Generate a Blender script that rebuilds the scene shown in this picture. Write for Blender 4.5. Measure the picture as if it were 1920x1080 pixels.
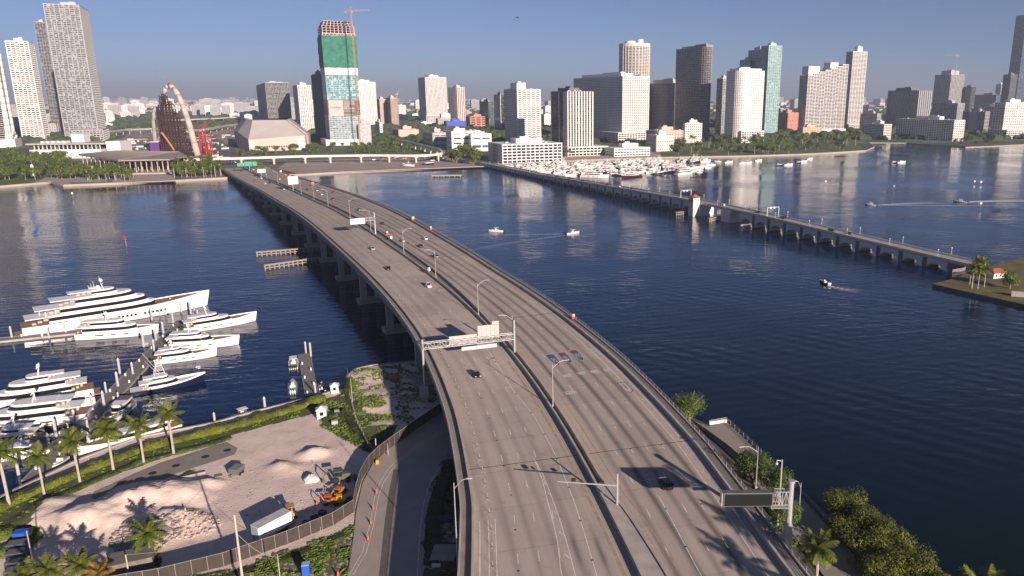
import bpy, math, random, bisect
from mathutils import Vector, Matrix
random.seed(7)
S = bpy.context.scene
for o in list(bpy.data.objects): bpy.data.objects.remove(o)
COL = S.collection
# ---------------------------------------------------------------- camera, sky, sun, exposure
F, CXP, CYP, HOR, H = 1413., 1100., 540., 183., 88.      # lens in photo pixels, optical centre, horizon row, drone height
TILT = math.atan((CYP-HOR)/F)
cam = bpy.data.cameras.new('camera'); co = bpy.data.objects.new('camera', cam); COL.objects.link(co); S.camera = co
cam.sensor_width = 36; cam.lens = F/1920*36; cam.shift_x = -(CXP-960)/1920
cam.clip_start = 1; cam.clip_end = 90000
co.location = (0, 0, H); co.rotation_euler = (math.radians(90)-TILT, 0, 0)
SUN_EL, SUN_AZ = math.radians(15.5), math.radians(145)      # azimuth clockwise from +Y
W = bpy.data.worlds.new('World'); S.world = W; W.use_nodes = True
nt = W.node_tree; bg = nt.nodes['Background']
sky = nt.nodes.new('ShaderNodeTexSky'); sky.sky_type = 'NISHITA'; sky.sun_disc = False
sky.sun_elevation = SUN_EL; sky.sun_rotation = SUN_AZ; sky.air_density = 0.7; sky.dust_density = 0.0; sky.ozone_density = 4.0
hs = nt.nodes.new('ShaderNodeHueSaturation'); hs.inputs['Saturation'].default_value = 0.8; nt.links.new(sky.outputs[0], hs.inputs['Color'])
tn = nt.nodes.new('ShaderNodeMix'); tn.data_type = 'RGBA'; tn.blend_type = 'MULTIPLY'; tn.inputs[0].default_value = 1; tn.inputs[7].default_value = (0.575, 0.605, 0.755, 1); nt.links.new(hs.outputs[0], tn.inputs[6])
nt.links.new(tn.outputs[2], bg.inputs[0]); bg.inputs[1].default_value = 0.058
sl = bpy.data.lights.new('sun', 'SUN'); sl.energy = 5.0; sl.angle = math.radians(0.6); sl.color = (1.0, 0.84, 0.72)
so = bpy.data.objects.new('sun', sl); COL.objects.link(so)
TOSUN = Vector((math.sin(SUN_AZ)*math.cos(SUN_EL), math.cos(SUN_AZ)*math.cos(SUN_EL), math.sin(SUN_EL)))
so.rotation_euler = (-TOSUN).to_track_quat('-Z', 'Y').to_euler(); so.location = (200, -300, 300)
S.view_settings.view_transform = 'Standard'; S.view_settings.look = 'None'; S.view_settings.exposure = 0.75; S.view_settings.gamma = 1
S.render.resolution_x = 1920; S.render.resolution_y = 1080
S.cycles.max_bounces = 6; S.cycles.diffuse_bounces = 2; S.cycles.glossy_bounces = 3; S.cycles.transparent_max_bounces = 12
S.cycles.volume_bounces = 0
# ---------------------------------------------------------------- survey helpers: photo pixel -> place on a level plane
ct, st = math.cos(TILT), math.sin(TILT)
def P(px, py, z=0.):
    u = (px-CXP)/F; v = (CYP-py)/F
    k = (z-H)/(-st+v*ct)
    return Vector((u*k, (ct+v*st)*k, z))
def AZ(px, py):
    u = (px-CXP)/F; v = (CYP-py)/F
    return Vector((u, ct+v*st)).normalized()
def ZAT(py, x, y):
    v = (CYP-py)/F                      # height seen at row py over ground point x,y
    return H + y*(v*ct-st)/(ct+v*st)
# ---------------------------------------------------------------- object helpers
def tag(o, label=None, cat=None, group=None, kind=None):
    if label: o['label'] = label
    if cat: o['category'] = cat
    if group: o['group'] = group
    if kind: o['kind'] = kind
    return o
def empty(name, loc=(0, 0, 0), rz=0., label=None, cat=None, group=None):
    o = bpy.data.objects.new(name, None); COL.objects.link(o); o.location = loc; o.rotation_euler = (0, 0, rz)
    o.empty_display_size = 0.5
    return tag(o, label, cat, group)
KIDS = {}
def dup(root, loc, rz=None, sc=None, label=None, group=None, cat=None):
    r = root.copy(); COL.objects.link(r); r.location = loc
    if rz is not None: r.rotation_euler = (root.rotation_euler[0], root.rotation_euler[1], rz)
    if sc is not None: r.scale = (sc,)*3 if not hasattr(sc, '__len__') else sc
    tag(r, label, cat, group)
    for ch in KIDS.get(root.name, []):
        c = ch.copy(); COL.objects.link(c); c.parent = r; KIDS.setdefault(r.name, []).append(c)
        for g in KIDS.get(ch.name, []):
            d = g.copy(); COL.objects.link(d); d.parent = c; KIDS.setdefault(c.name, []).append(d)
    return r
class MB:
    def __init__(s): s.v = []; s.f = []; s.m = []; s.uv = None
    def add(s, vs, fs, mi=0):
        n = len(s.v); s.v += [tuple(v) for v in vs]; s.f += [tuple(i+n for i in f) for f in fs]; s.m += [mi]*len(fs); return s
    def box(s, c, d, rz=0., mi=0, taper=1.):
        x, y, z = c; a, b, h = d[0]/2, d[1]/2, d[2]/2; cs, sn = math.cos(rz), math.sin(rz); vs = []
        for zz, t in ((-h, 1.), (h, taper)):
            for xx, yy in ((-a, -b), (a, -b), (a, b), (-a, b)):
                xx *= t; yy *= t; vs.append((x+xx*cs-yy*sn, y+xx*sn+yy*cs, z+zz))
        return s.add(vs, [(3, 2, 1, 0), (4, 5, 6, 7), (0, 1, 5, 4), (1, 2, 6, 5), (2, 3, 7, 6), (3, 0, 4, 7)], mi)
    def bx(s, x0, x1, y0, y1, z0, z1, mi=0): return s.box(((x0+x1)/2, (y0+y1)/2, (z0+z1)/2), (abs(x1-x0), abs(y1-y0), abs(z1-z0)), 0, mi)
    def prism(s, poly, z0, z1, mi=0, bot=True):
        n = len(poly); vs = [(p[0], p[1], z0) for p in poly]+[(p[0], p[1], z1) for p in poly]
        fs = [(i, (i+1) % n, n+(i+1) % n, n+i) for i in range(n)]+[tuple(range(n, 2*n))]
        if bot: fs.append(tuple(range(n-1, -1, -1)))
        return s.add(vs, fs, mi)
    def tube(s, p0, p1, r0, r1=None, n=6, mi=0, cap=True):
        r1 = r0 if r1 is None else r1; p0 = Vector(p0); p1 = Vector(p1); d = (p1-p0)
        if d.length < 1e-6: return s
        d.normalize(); a = d.orthogonal().normalized(); b = d.cross(a); vs = []
        for p, r in ((p0, r0), (p1, r1)):
            for i in range(n):
                t = 2*math.pi*i/n; vs.append(p+a*math.cos(t)*r+b*math.sin(t)*r)
        fs = [(i, (i+1) % n, n+(i+1) % n, n+i) for i in range(n)]
        if cap: fs += [tuple(range(n-1, -1, -1)), tuple(range(n, 2*n))]
        return s.add(vs, fs, mi)
    def path(s, pts, rs, n=6, mi=0):
        for a, b, r0, r1 in zip(pts, pts[1:], rs, rs[1:]): s.tube(a, b, r0, r1, n, mi)
        return s
    def loft(s, rings, mi=0, closed=True, cap=True):
        n = len(rings[0]); vs = [p for r in rings for p in r]; fs = []
        for k in range(len(rings)-1):
            for i in range(n if closed else n-1):
                j = (i+1) % n; fs.append((k*n+i, k*n+j, (k+1)*n+j, (k+1)*n+i))
        if cap and closed: fs += [tuple(range(n-1, -1, -1)), tuple((len(rings)-1)*n+i for i in range(n))]
        return s.add(vs, fs, mi)
    def ball(s, c, r, mi=0, seg=8, rings=5, zs=1.):
        R = []
        for k in range(rings+1):
            t = math.pi*(k+0.02)/(rings+0.04)-math.pi/2
            R.append([(c[0]+r*math.cos(t)*math.cos(2*math.pi*i/seg), c[1]+r*math.cos(t)*math.sin(2*math.pi*i/seg), c[2]+r*zs*math.sin(t)) for i in range(seg)])
        return s.loft(R, mi)
    def build(s, name, mats, parent=None, loc=None, smooth=False, rz=0.):
        me = bpy.data.meshes.new(name); me.from_pydata(s.v, [], s.f)
        mats = mats if isinstance(mats, (list, tuple)) else [mats]
        for m in mats: me.materials.append(m)
        if len(mats) > 1: me.polygons.foreach_set('material_index', s.m)
        if smooth: me.polygons.foreach_set('use_smooth', [True]*len(s.f))
        me.update(); o = bpy.data.objects.new(name, me); COL.objects.link(o)
        if parent is not None: o.parent = parent; KIDS.setdefault(parent.name, []).append(o)
        if loc is not None: o.location = loc
        if rz: o.rotation_euler = (0, 0, rz)
        return o
# ---------------------------------------------------------------- materials
MATS = {}
def mat(name, col, rough=0.7, metal=0., var=0.12, vs=0.3, bump=0., bs=4., spec=0.5, var2=None, emit=None):
    """principled surface with a soft noise over its base colour; var = strength, vs = scale per metre"""
    if name in MATS: return MATS[name]
    m = bpy.data.materials.new(name); m.use_nodes = True; t = m.node_tree; b = t.nodes['Principled BSDF']
    b.inputs['Roughness'].default_value = rough; b.inputs['Metallic'].default_value = metal
    b.inputs['Specular IOR Level'].default_value = spec
    if var:
        tc = t.nodes.new('ShaderNodeTexCoord'); no = t.nodes.new('ShaderNodeTexNoise'); no.inputs['Scale'].default_value = vs; no.inputs['Detail'].default_value = 5
        no.inputs['Roughness'].default_value = 0.65
        t.links.new(tc.outputs['Object'], no.inputs['Vector'])
        r = t.nodes.new('ShaderNodeValToRGB'); r.color_ramp.elements[0].position = 0.3; r.color_ramp.elements[1].position = 0.7
        c2 = var2 or [min(1, c*(1+var)) for c in col]
        r.color_ramp.elements[0].color = (*[c*(1-var) for c in col], 1); r.color_ramp.elements[1].color = (*c2, 1)
        t.links.new(no.outputs['Fac'], r.inputs[0]); t.links.new(r.outputs[0], b.inputs['Base Color'])
    else: b.inputs['Base Color'].default_value = (*col, 1)
    if bump:
        tc = t.nodes.new('ShaderNodeTexCoord'); n2 = t.nodes.new('ShaderNodeTexNoise'); n2.inputs['Scale'].default_value = bs; n2.inputs['Detail'].default_value = 4
        t.links.new(tc.outputs['Object'], n2.inputs['Vector'])
        bp = t.nodes.new('ShaderNodeBump'); bp.inputs['Strength'].default_value = bump; bp.inputs['Distance'].default_value = 0.3
        t.links.new(n2.outputs['Fac'], bp.inputs['Height']); t.links.new(bp.outputs[0], b.inputs['Normal'])
    if emit: b.inputs['Emission Color'].default_value = (*col, 1); b.inputs['Emission Strength'].default_value = emit
    MATS[name] = m; return m
def glassmat(name, col, curtain=(0.35, 0.33, 0.3), share=0.25, rough=0.12, fh=3.2, bw=3.0, spec=0.7, metal=0.0):
    """window wall: each floor/bay cell gets its own tone, some with pale curtains"""
    if name in MATS: return MATS[name]
    m = bpy.data.materials.new(name); m.use_nodes = True; t = m.node_tree; b = t.nodes['Principled BSDF']
    b.inputs['Roughness'].default_value = rough; b.inputs['Specular IOR Level'].default_value = spec; b.inputs['Metallic'].default_value = metal
    tc = t.nodes.new('ShaderNodeTexCoord'); sn = t.nodes.new('ShaderNodeVectorMath'); sn.operation = 'SNAP'; sn.inputs[1].default_value = (bw, bw, fh)
    ad = t.nodes.new('ShaderNodeVectorMath'); ad.operation = 'ADD'; ad.inputs[1].default_value = (0.37, 0.41, 0.01)
    wn = t.nodes.new('ShaderNodeTexWhiteNoise'); wn.noise_dimensions = '3D'
    t.links.new(tc.outputs['Object'], ad.inputs[0]); t.links.new(ad.outputs[0], sn.inputs[0]); t.links.new(sn.outputs[0], wn.inputs['Vector'])
    r = t.nodes.new('ShaderNodeValToRGB'); e = r.color_ramp.elements; r.color_ramp.interpolation = 'LINEAR'
    e[0].position = 0; e[0].color = (*[c*0.6 for c in col], 1); e[1].position = 1; e[1].color = (*curtain, 1)
    x = e.new(max(0.05, 1-share-0.08)); x.color = (*[c*1.5 for c in col], 1)
    x = e.new(1-share*0.5); x.color = (*[(a*0.6+c*0.4) for a, c in zip(curtain, col)], 1)
    t.links.new(wn.outputs['Value'], r.inputs[0]); t.links.new(r.outputs[0], b.inputs['Base Color'])
    MATS[name] = m; return m
WHITE = mat('white_render', (0.74, 0.71, 0.69), 0.6, var=0.06, vs=0.05)
CREAM = mat('cream_concrete', (0.7, 0.64, 0.58), 0.7, var=0.07, vs=0.05)
PINK = mat('pale_stone_wall', (0.52, 0.43, 0.38), 0.75, var=0.08, vs=0.05)
GREYC = mat('grey_concrete', (0.33, 0.32, 0.31), 0.8, var=0.12, vs=0.2)
CONC = mat('weathered_concrete', (0.36, 0.335, 0.305), 0.85, var=0.18, vs=0.35, bump=0.15)
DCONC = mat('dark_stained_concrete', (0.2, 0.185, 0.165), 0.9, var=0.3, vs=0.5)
ROOF = mat('roof_membrane', (0.42, 0.4, 0.38), 0.8, var=0.2, vs=0.1)
DROOF = mat('dark_roof', (0.1, 0.1, 0.11), 0.7, var=0.2, vs=0.1)
STEEL = mat('galvanised_steel', (0.5, 0.5, 0.5), 0.45, 0.4, var=0.08, vs=1.)
DSTEEL = mat('dark_metal', (0.03, 0.03, 0.033), 0.5, 0.2, var=0.1)
PAINTW = mat('white_gloss_paint', (0.8, 0.79, 0.77), 0.25, var=0.02)
GELCOAT = mat('white_gelcoat', (0.82, 0.8, 0.78), 0.18, var=0.015, vs=0.2)
NAVY = mat('navy_gelcoat', (0.010, 0.014, 0.035), 0.3, var=0.05)
BOATGL = mat('smoked_boat_glass', (0.012, 0.013, 0.016), 0.08, var=0.0, spec=0.8)
TEAK = mat('teak_deck', (0.3, 0.19, 0.11), 0.7, var=0.15, vs=2.)
CANVAS = mat('grey_canvas', (0.12, 0.12, 0.13), 0.9, var=0.1, vs=1.)
ORANGE = mat('orange_plastic', (0.9, 0.13, 0.02), 0.5, var=0.05)
REDP = mat('red_paint', (0.5, 0.02, 0.03), 0.45, var=0.1)
YELLOW = mat('yellow_paint', (0.75, 0.42, 0.02), 0.45, var=0.08)
BLUEP = mat('blue_paint', (0.02, 0.1, 0.5), 0.45, var=0.08)
GREENP = mat('sign_green', (0.0, 0.3, 0.16), 0.45, var=0.04)
BLACK = mat('black_rubber', (0.015, 0.015, 0.016), 0.8, var=0.1)
REDTILE = mat('red_roof_tile', (0.42, 0.1, 0.06), 0.8, var=0.2, vs=1.)
WOOD = mat('weathered_timber', (0.28, 0.23, 0.18), 0.9, var=0.25, vs=1.5)
DECKW = mat('grey_dock_boards', (0.2, 0.185, 0.17), 0.9, var=0.2, vs=1.2)
PILE = mat('pale_pile_sleeve', (0.42, 0.43, 0.45), 0.5, var=0.1, vs=1.)
RUST = mat('brown_rusted_steel', (0.055, 0.022, 0.017), 0.8, 0.2, var=0.3, vs=0.2)
BARK = mat('grey_bark', (0.2, 0.17, 0.14), 0.9, var=0.25, vs=3.)
PALMBARK = mat('palm_trunk', (0.4, 0.36, 0.31), 0.85, var=0.15, vs=3.)
def leafmat(name, c1, c2, vs=0.35, tr=0.25):
    if name in MATS: return MATS[name]
    m = mat(name, c1, 0.55, var=0.35, vs=vs, var2=c2, spec=0.3)
    t = m.node_tree; b = t.nodes['Principled BSDF']; out = t.nodes['Material Output']
    tl = t.nodes.new('ShaderNodeBsdfTranslucent'); mx = t.nodes.new('ShaderNodeMixShader'); mx.inputs[0].default_value = tr
    src = b.inputs['Base Color'].links[0].from_socket
    t.links.new(src, tl.inputs[0]); t.links.new(b.outputs[0], mx.inputs[1]); t.links.new(tl.outputs[0], mx.inputs[2]); t.links.new(mx.outputs[0], out.inputs[0])
    return m
LEAF = leafmat('tree_leaves', (0.085, 0.145, 0.028), (0.19, 0.25, 0.045))
LEAFD = leafmat('dark_tree_leaves', (0.055, 0.1, 0.024), (0.13, 0.18, 0.038))
LEAFY = leafmat('mangrove_leaves', (0.085, 0.115, 0.016), (0.2, 0.21, 0.035), 0.25)
HEDGE = leafmat('hedge_leaves', (0.09, 0.13, 0.015), (0.24, 0.26, 0.03), 0.3)
PALML = leafmat('palm_fronds', (0.075, 0.12, 0.02), (0.22, 0.24, 0.04), 0.5)
PALMY = leafmat('yellowing_fronds', (0.25, 0.17, 0.03), (0.4, 0.25, 0.06), 0.8)
ORD = ['nearest', 'second', 'third', 'fourth', 'fifth', 'sixth', 'seventh', 'eighth', 'ninth', 'tenth', 'eleventh', 'twelfth', 'thirteenth', 'fourteenth', 'fifteenth', 'sixteenth', 'seventeenth', 'eighteenth', 'nineteenth', 'twentieth']
def ordn(i):
    if i < 20: return ORD[i]
    t = ['', '', 'twenty', 'thirty', 'forty', 'fifty', 'sixty', 'seventy', 'eighty', 'ninety']; n = i+1
    d = ['', 'first', 'second', 'third', 'fourth', 'fifth', 'sixth', 'seventh', 'eighth', 'ninth']
    if n % 10 == 0: return {20:'twentieth',30:'thirtieth',40:'fortieth',50:'fiftieth',60:'sixtieth',70:'seventieth',80:'eightieth',90:'ninetieth'}[n % 100]
    return t[(n//10) % 10]+'-'+d[n % 10]
def text(body, size, name, m, parent, M_, ext=0.01, sx=1.):
    c = bpy.data.curves.new(name, 'FONT'); c.body = body; c.size = size; c.align_x = 'CENTER'; c.align_y = 'CENTER'; c.extrude = ext; c.offset = size*0.015
    o = bpy.data.objects.new(name, c); COL.objects.link(o); bpy.context.view_layer.update()
    me = bpy.data.meshes.new_from_object(o); bpy.data.objects.remove(o); me.transform(M_ @ Matrix.Diagonal((sx, 1, 1, 1))); me.materials.clear(); me.materials.append(m); me.name = name
    o = bpy.data.objects.new(name, me); COL.objects.link(o)
    if parent is not None: o.parent = parent; KIDS.setdefault(parent.name, []).append(o)
    return o
# ================================================================ water, land, haze
def nodes_mat(name):
    m = bpy.data.materials.new(name); m.use_nodes = True; MATS[name] = m
    return m, m.node_tree, m.node_tree.nodes['Principled BSDF']
def N(t, ty, **k):
    n = t.nodes.new(ty)
    for a, v in k.items():
        if a.startswith('i_'):
            key = a[2:]; key = int(key) if key.isdigit() else key.replace('_', ' ')
            n.inputs[key].default_value = v
        else: setattr(n, a, v)
    return n
def ramp(t, src, stops, interp='LINEAR'):
    r = t.nodes.new('ShaderNodeValToRGB'); r.color_ramp.interpolation = interp; e = r.color_ramp.elements
    while len(e) < len(stops): e.new(0.5)
    for i, (p, c) in enumerate(stops):
        e[i].position = p; e[i].color = (*c, 1) if len(c) == 3 else c
    t.links.new(src, r.inputs[0]); return r
WATER, t, b = nodes_mat('bay_water')
b.inputs['Roughness'].default_value = 0.05; b.inputs['IOR'].default_value = 1.33
geo = N(t, 'ShaderNodeNewGeometry')
n0 = N(t, 'ShaderNodeTexNoise', i_Scale=0.012, i_Detail=3.); t.links.new(geo.outputs['Position'], n0.inputs['Vector'])
r0 = ramp(t, n0.outputs['Fac'], [(0.3, (0.0008, 0.0115, 0.045)), (0.7, (0.0015, 0.020, 0.075))])
# shallows by the near shore are greener and browner: distance to a line of shore on the right
sx = N(t, 'ShaderNodeSeparateXYZ'); t.links.new(geo.outputs['Position'], sx.inputs[0])
mr = N(t, 'ShaderNodeMapRange'); mr.inputs[1].default_value = 120; mr.inputs[2].default_value = 380; mr.inputs[3].default_value = 1; mr.inputs[4].default_value = 0; t.links.new(sx.outputs['Y'], mr.inputs[0])
mr2 = N(t, 'ShaderNodeMapRange'); mr2.inputs[1].default_value = -20; mr2.inputs[2].default_value = 20; mr2.inputs[3].default_value = 0; mr2.inputs[4].default_value = 1; t.links.new(sx.outputs['X'], mr2.inputs[0])
mu = N(t, 'ShaderNodeMath', operation='MULTIPLY'); t.links.new(mr.outputs[0], mu.inputs[0]); t.links.new(mr2.outputs[0], mu.inputs[1])
mx = N(t, 'ShaderNodeMix', data_type='RGBA'); t.links.new(mu.outputs[0], mx.inputs[0]); t.links.new(r0.outputs[0], mx.inputs[6]); mx.inputs[7].default_value = (0.0016, 0.0085, 0.0095, 1)
t.links.new(mx.outputs[2], b.inputs['Base Color'])
# ripples: small chop + long swell lines
mp = N(t, 'ShaderNodeMapping'); mp.inputs['Rotation'].default_value = (0, 0, math.radians(25)); mp.inputs['Scale'].default_value = (0.45, 1., 1.)
t.links.new(geo.outputs['Position'], mp.inputs[0])
w1 = N(t, 'ShaderNodeTexNoise', i_Scale=0.42, i_Detail=4., i_Roughness=0.55); t.links.new(mp.outputs[0], w1.inputs['Vector'])
mp2 = N(t, 'ShaderNodeMapping'); mp2.inputs['Rotation'].default_value = (0, 0, math.radians(72)); mp2.inputs['Location'].default_value = (40, 0, 0); t.links.new(geo.outputs['Position'], mp2.inputs[0])
w2 = N(t, 'ShaderNodeTexWave', i_Scale=0.06, i_Distortion=3.5, i_Detail=2.); w2.inputs['Detail Scale'].default_value = 0.35; t.links.new(mp2.outputs[0], w2.inputs['Vector'])
w3 = N(t, 'ShaderNodeTexNoise', i_Scale=0.011, i_Detail=3.); t.links.new(geo.outputs['Position'], w3.inputs['Vector'])
r3 = ramp(t, w3.outputs['Fac'], [(0.38, (0.08, 0.08, 0.08)), (0.66, (1.15, 1.15, 1.15))])
w4 = N(t, 'ShaderNodeTexNoise', i_Scale=0.14, i_Detail=3., i_Roughness=.5); t.links.new(mp.outputs[0], w4.inputs['Vector'])
wa = N(t, 'ShaderNodeMath', operation='MULTIPLY_ADD'); t.links.new(w4.outputs['Fac'], wa.inputs[0]); wa.inputs[1].default_value = 1.6; t.links.new(w1.outputs['Fac'], wa.inputs[2])
m1 = N(t, 'ShaderNodeMath', operation='MULTIPLY'); t.links.new(wa.outputs[0], m1.inputs[0]); t.links.new(r3.outputs[0], m1.inputs[1])
m2a = N(t, 'ShaderNodeMath', operation='MULTIPLY_ADD'); t.links.new(w2.outputs['Fac'], m2a.inputs[0]); m2a.inputs[1].default_value = 0.12; t.links.new(m1.outputs[0], m2a.inputs[2])
# spreading swell of a passed boat on the near right water
mp5 = N(t, 'ShaderNodeMapping'); mp5.inputs['Rotation'].default_value = (0, 0, math.radians(-50)); t.links.new(geo.outputs['Position'], mp5.inputs[0])
w5 = N(t, 'ShaderNodeTexWave', i_Scale=0.045, i_Distortion=4.5, i_Detail=2.); w5.inputs['Detail Scale'].default_value = 0.15; t.links.new(mp5.outputs[0], w5.inputs['Vector'])
n5 = N(t, 'ShaderNodeTexNoise', i_Scale=0.016, i_Detail=1.); t.links.new(mp5.outputs[0], n5.inputs['Vector']); r5 = ramp(t, n5.outputs['Fac'], [(0.45, (0, 0, 0)), (0.66, (1, 1, 1))])
ma = N(t, 'ShaderNodeMapRange'); ma.inputs[1].default_value = 440; ma.inputs[2].default_value = 250; ma.inputs[3].default_value = 0; ma.inputs[4].default_value = 0.5; t.links.new(sx.outputs['Y'], ma.inputs[0])
mb_ = N(t, 'ShaderNodeMath', operation='MULTIPLY'); t.links.new(ma.outputs[0], mb_.inputs[0]); t.links.new(mr2.outputs[0], mb_.inputs[1]); mc_ = N(t, 'ShaderNodeMath', operation='MULTIPLY'); t.links.new(mb_.outputs[0], mc_.inputs[0]); t.links.new(r5.outputs[0], mc_.inputs[1])
m2 = N(t, 'ShaderNodeMath', operation='MULTIPLY_ADD'); t.links.new(w5.outputs['Fac'], m2.inputs[0]); t.links.new(mc_.outputs[0], m2.inputs[1]); t.links.new(m2a.outputs[0], m2.inputs[2])
bp = N(t, 'ShaderNodeBump', i_Strength=0.45, i_Distance=0.5); t.links.new(m2.outputs[0], bp.inputs['Height']); t.links.new(bp.outputs[0], b.inputs['Normal'])
wm = MB()
wm.add([(-30000, -1500, 0), (30000, -1500, 0), (30000, 40000, 0), (-30000, 40000, 0)], [(0, 1, 2, 3)])
tag(wm.build('water', WATER), kind='structure')
# ---- land materials
CITYG, t, b = nodes_mat('city_ground'); b.inputs['Roughness'].default_value = 0.95
geo = N(t, 'ShaderNodeNewGeometry'); n = N(t, 'ShaderNodeTexNoise', i_Scale=0.006, i_Detail=8., i_Roughness=0.7); t.links.new(geo.outputs['Position'], n.inputs['Vector'])
r = ramp(t, n.outputs['Fac'], [(0.38, (0.035, 0.055, 0.025)), (0.5, (0.07, 0.085, 0.045)), (0.56, (0.2, 0.18, 0.16)), (0.7, (0.13, 0.125, 0.12))]); t.links.new(r.outputs[0], b.inputs['Base Color'])
PAVE = mat('pale_paving', (0.4, 0.34, 0.29), 0.9, var=0.12, vs=0.05)
DIRT = mat('bare_dirt', (0.36, 0.29, 0.25), 0.95, var=0.2, vs=0.03)
WORKS, t, b = nodes_mat('works_ground'); b.inputs['Roughness'].default_value = .95; geo = N(t, 'ShaderNodeNewGeometry'); n = N(t, 'ShaderNodeTexNoise', i_Scale=0.022, i_Detail=9., i_Roughness=.72); t.links.new(geo.outputs['Position'], n.inputs['Vector'])
r = ramp(t, n.outputs['Fac'], [(.34, (.06, .075, .035)), (.42, (.13, .12, .11)), (.5, (.3, .24, .21)), (.58, (.42, .34, .3)), (.66, (.2, .18, .17))]); t.links.new(r.outputs[0], b.inputs['Base Color'])
GRASSM = mat('mown_grass', (0.09, 0.13, 0.03), 0.95, var=0.3, vs=0.05)
ASPH = mat('asphalt', (0.12, 0.115, 0.11), 0.9, var=0.2, vs=0.1)
shoreW = [(-1100, 420), (-100, 360), (0, 352), (98, 344), (120, 350), (300, 343), (420, 336), (575, 329), (640, 325), (915, 314), (925, 311), (1000, 306), (1120, 301), (1240, 297), (1400, 294), (1500, 291), (1560, 288), (1622, 284)]
cove = [(1640, 276), (1630, 268), (1700, 269), (1810, 277), (1860, 275), (1920, 272), (2100, 263), (2600, 262)]
pts = [P(*p, 0) for p in shoreW]+[P(*p, 0) for p in cove]
poly = [(p.x, p.y) for p in pts]+[(30000, 9000), (30000, 39900), (-30000, 39900), (-30000, 3000)]
def fan(mb, poly, z0, z1, mi=0): mb.prism(poly, z0, z1, mi, bot=False)
from mathutils.geometry import tessellate_polygon
def landmass(name, poly, z, m, mside=None, z0=-2.):
    mb = MB(); tri = tessellate_polygon([[Vector((p[0], p[1], 0)) for p in poly]]); n = len(poly)
    mb.add([(p[0], p[1], z) for p in poly], [tuple(q) for q in tri])
    for i in range(n):
        a, c = poly[i], poly[(i+1) % n]; mb.add([(a[0], a[1], z0), (c[0], c[1], z0), (c[0], c[1], z), (a[0], a[1], z)], [(0, 1, 2, 3)], 1)
    o = mb.build(name, [m, mside or CONC]); 
    # make the top face up
    me = o.data
    for p_ in me.polygons:
        if p_.material_index == 0 and p_.normal.z < 0: p_.flip()
    return tag(o, kind='structure')
landmass('mainland_ground', poly, 1.4, CITYG)
def sheet(name, pix, z, m, kind='structure', zz=None):
    poly = [(P(x, y, z).x, P(x, y, z).y) for x, y in pix]
    mb = MB(); tri = tessellate_polygon([[Vector((p[0], p[1], 0)) for p in poly]])
    mb.add([(p[0], p[1], z) for p in poly], [tuple(q) for q in tri]); o = mb.build(name, m)
    for p_ in o.data.polygons:
        if p_.normal.z < 0: p_.flip()
    return tag(o, kind=kind) if kind else o
# seawall promenade strips and flat grounds of the far shore
def strip(name, pts3, w0, w1, z, m, kind='structure'):
    """ribbon along 2D points, from offset w0 to w1 to the left of travel"""
    mb = MB(); L = offs(pts3, w0); R = offs(pts3, w1)
    mb.add([(p.x, p.y, z) for p in L]+[(p.x, p.y, z) for p in R], [(i, i+1, len(L)+i+1, len(L)+i) for i in range(len(L)-1)]); o = mb.build(name, m)
    for p_ in o.data.polygons:
        if p_.normal.z < 0: p_.flip()
    return tag(o, kind=kind)
def offs(pts, d):
    out = []
    for i, p in enumerate(pts):
        a = pts[max(0, i-1)]; c = pts[min(len(pts)-1, i+1)]; t_ = Vector((c[0]-a[0], c[1]-a[1])).normalized()
        out.append(Vector((p[0]-t_.y*d, p[1]+t_.x*d)))
    return out
def resamp(pts, step):
    out = [Vector(pts[0])]; acc = 0
    for a, c in zip(pts, pts[1:]):
        a = Vector(a); c = Vector(c); L = (c-a).length; k = max(1, round(L/step))
        for i in range(1, k+1): out.append(a.lerp(c, i/k))
    return out
sh = [Vector((p.x, p.y)) for p in pts[:len(shoreW)]]
strip('promenade', sh[:9], 0.02, 14, 1.41, PAVE); strip('promenade', sh[8:16], 0.02, 9, 1.41, PAVE)
ms = MB()
for a, c in zip(sh, sh[1:]):
    d = (c-a); ms.box(((a.x+c.x)/2, (a.y+c.y)/2, 1.0), (d.length, 1.2, 2.2), math.atan2(d.y, d.x))
tag(ms.build('seawall', PAVE), 'long pale concrete seawall edging the far city shore', 'seawall')
sheet('dirt_lot', [(566, 327), (640, 323), (915, 313), (850, 292), (700, 296), (540, 302), (520, 316)], 1.425, DIRT)
sheet('museum_plaza', [(205, 344), (330, 341), (322, 318), (240, 318)], 1.43, PAVE)
sheet('park_lawn', [(-60, 352), (60, 344), (90, 330), (60, 322), (-60, 330)], 1.43, GRASSM)
sheet('plaza', [(60, 343), (200, 341), (190, 332), (90, 332)], 1.434, PAVE)
sheet('marina_quay', [(925, 309), (1000, 305), (1120, 299), (1240, 295), (1238, 285), (930, 290)], 1.43, PAVE)
sheet('park_ground', [(1240, 295), (1400, 292), (1560, 286), (1620, 282), (1600, 262), (1240, 268)], 1.43, GRASSM)
sheet('construction_ground', [(215, 318), (430, 312), (470, 240), (380, 225), (250, 240), (200, 290)], 1.428, WORKS)
sheet('boulevard', [(452, 312), (408, 312), (372, 262), (350, 238), (372, 238), (420, 268), (500, 300)], 1.445, ASPH)
sheet('green_belt', [(470, 300), (850, 288), (780, 262), (700, 250), (480, 268)], 1.436, GRASSM)
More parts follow.
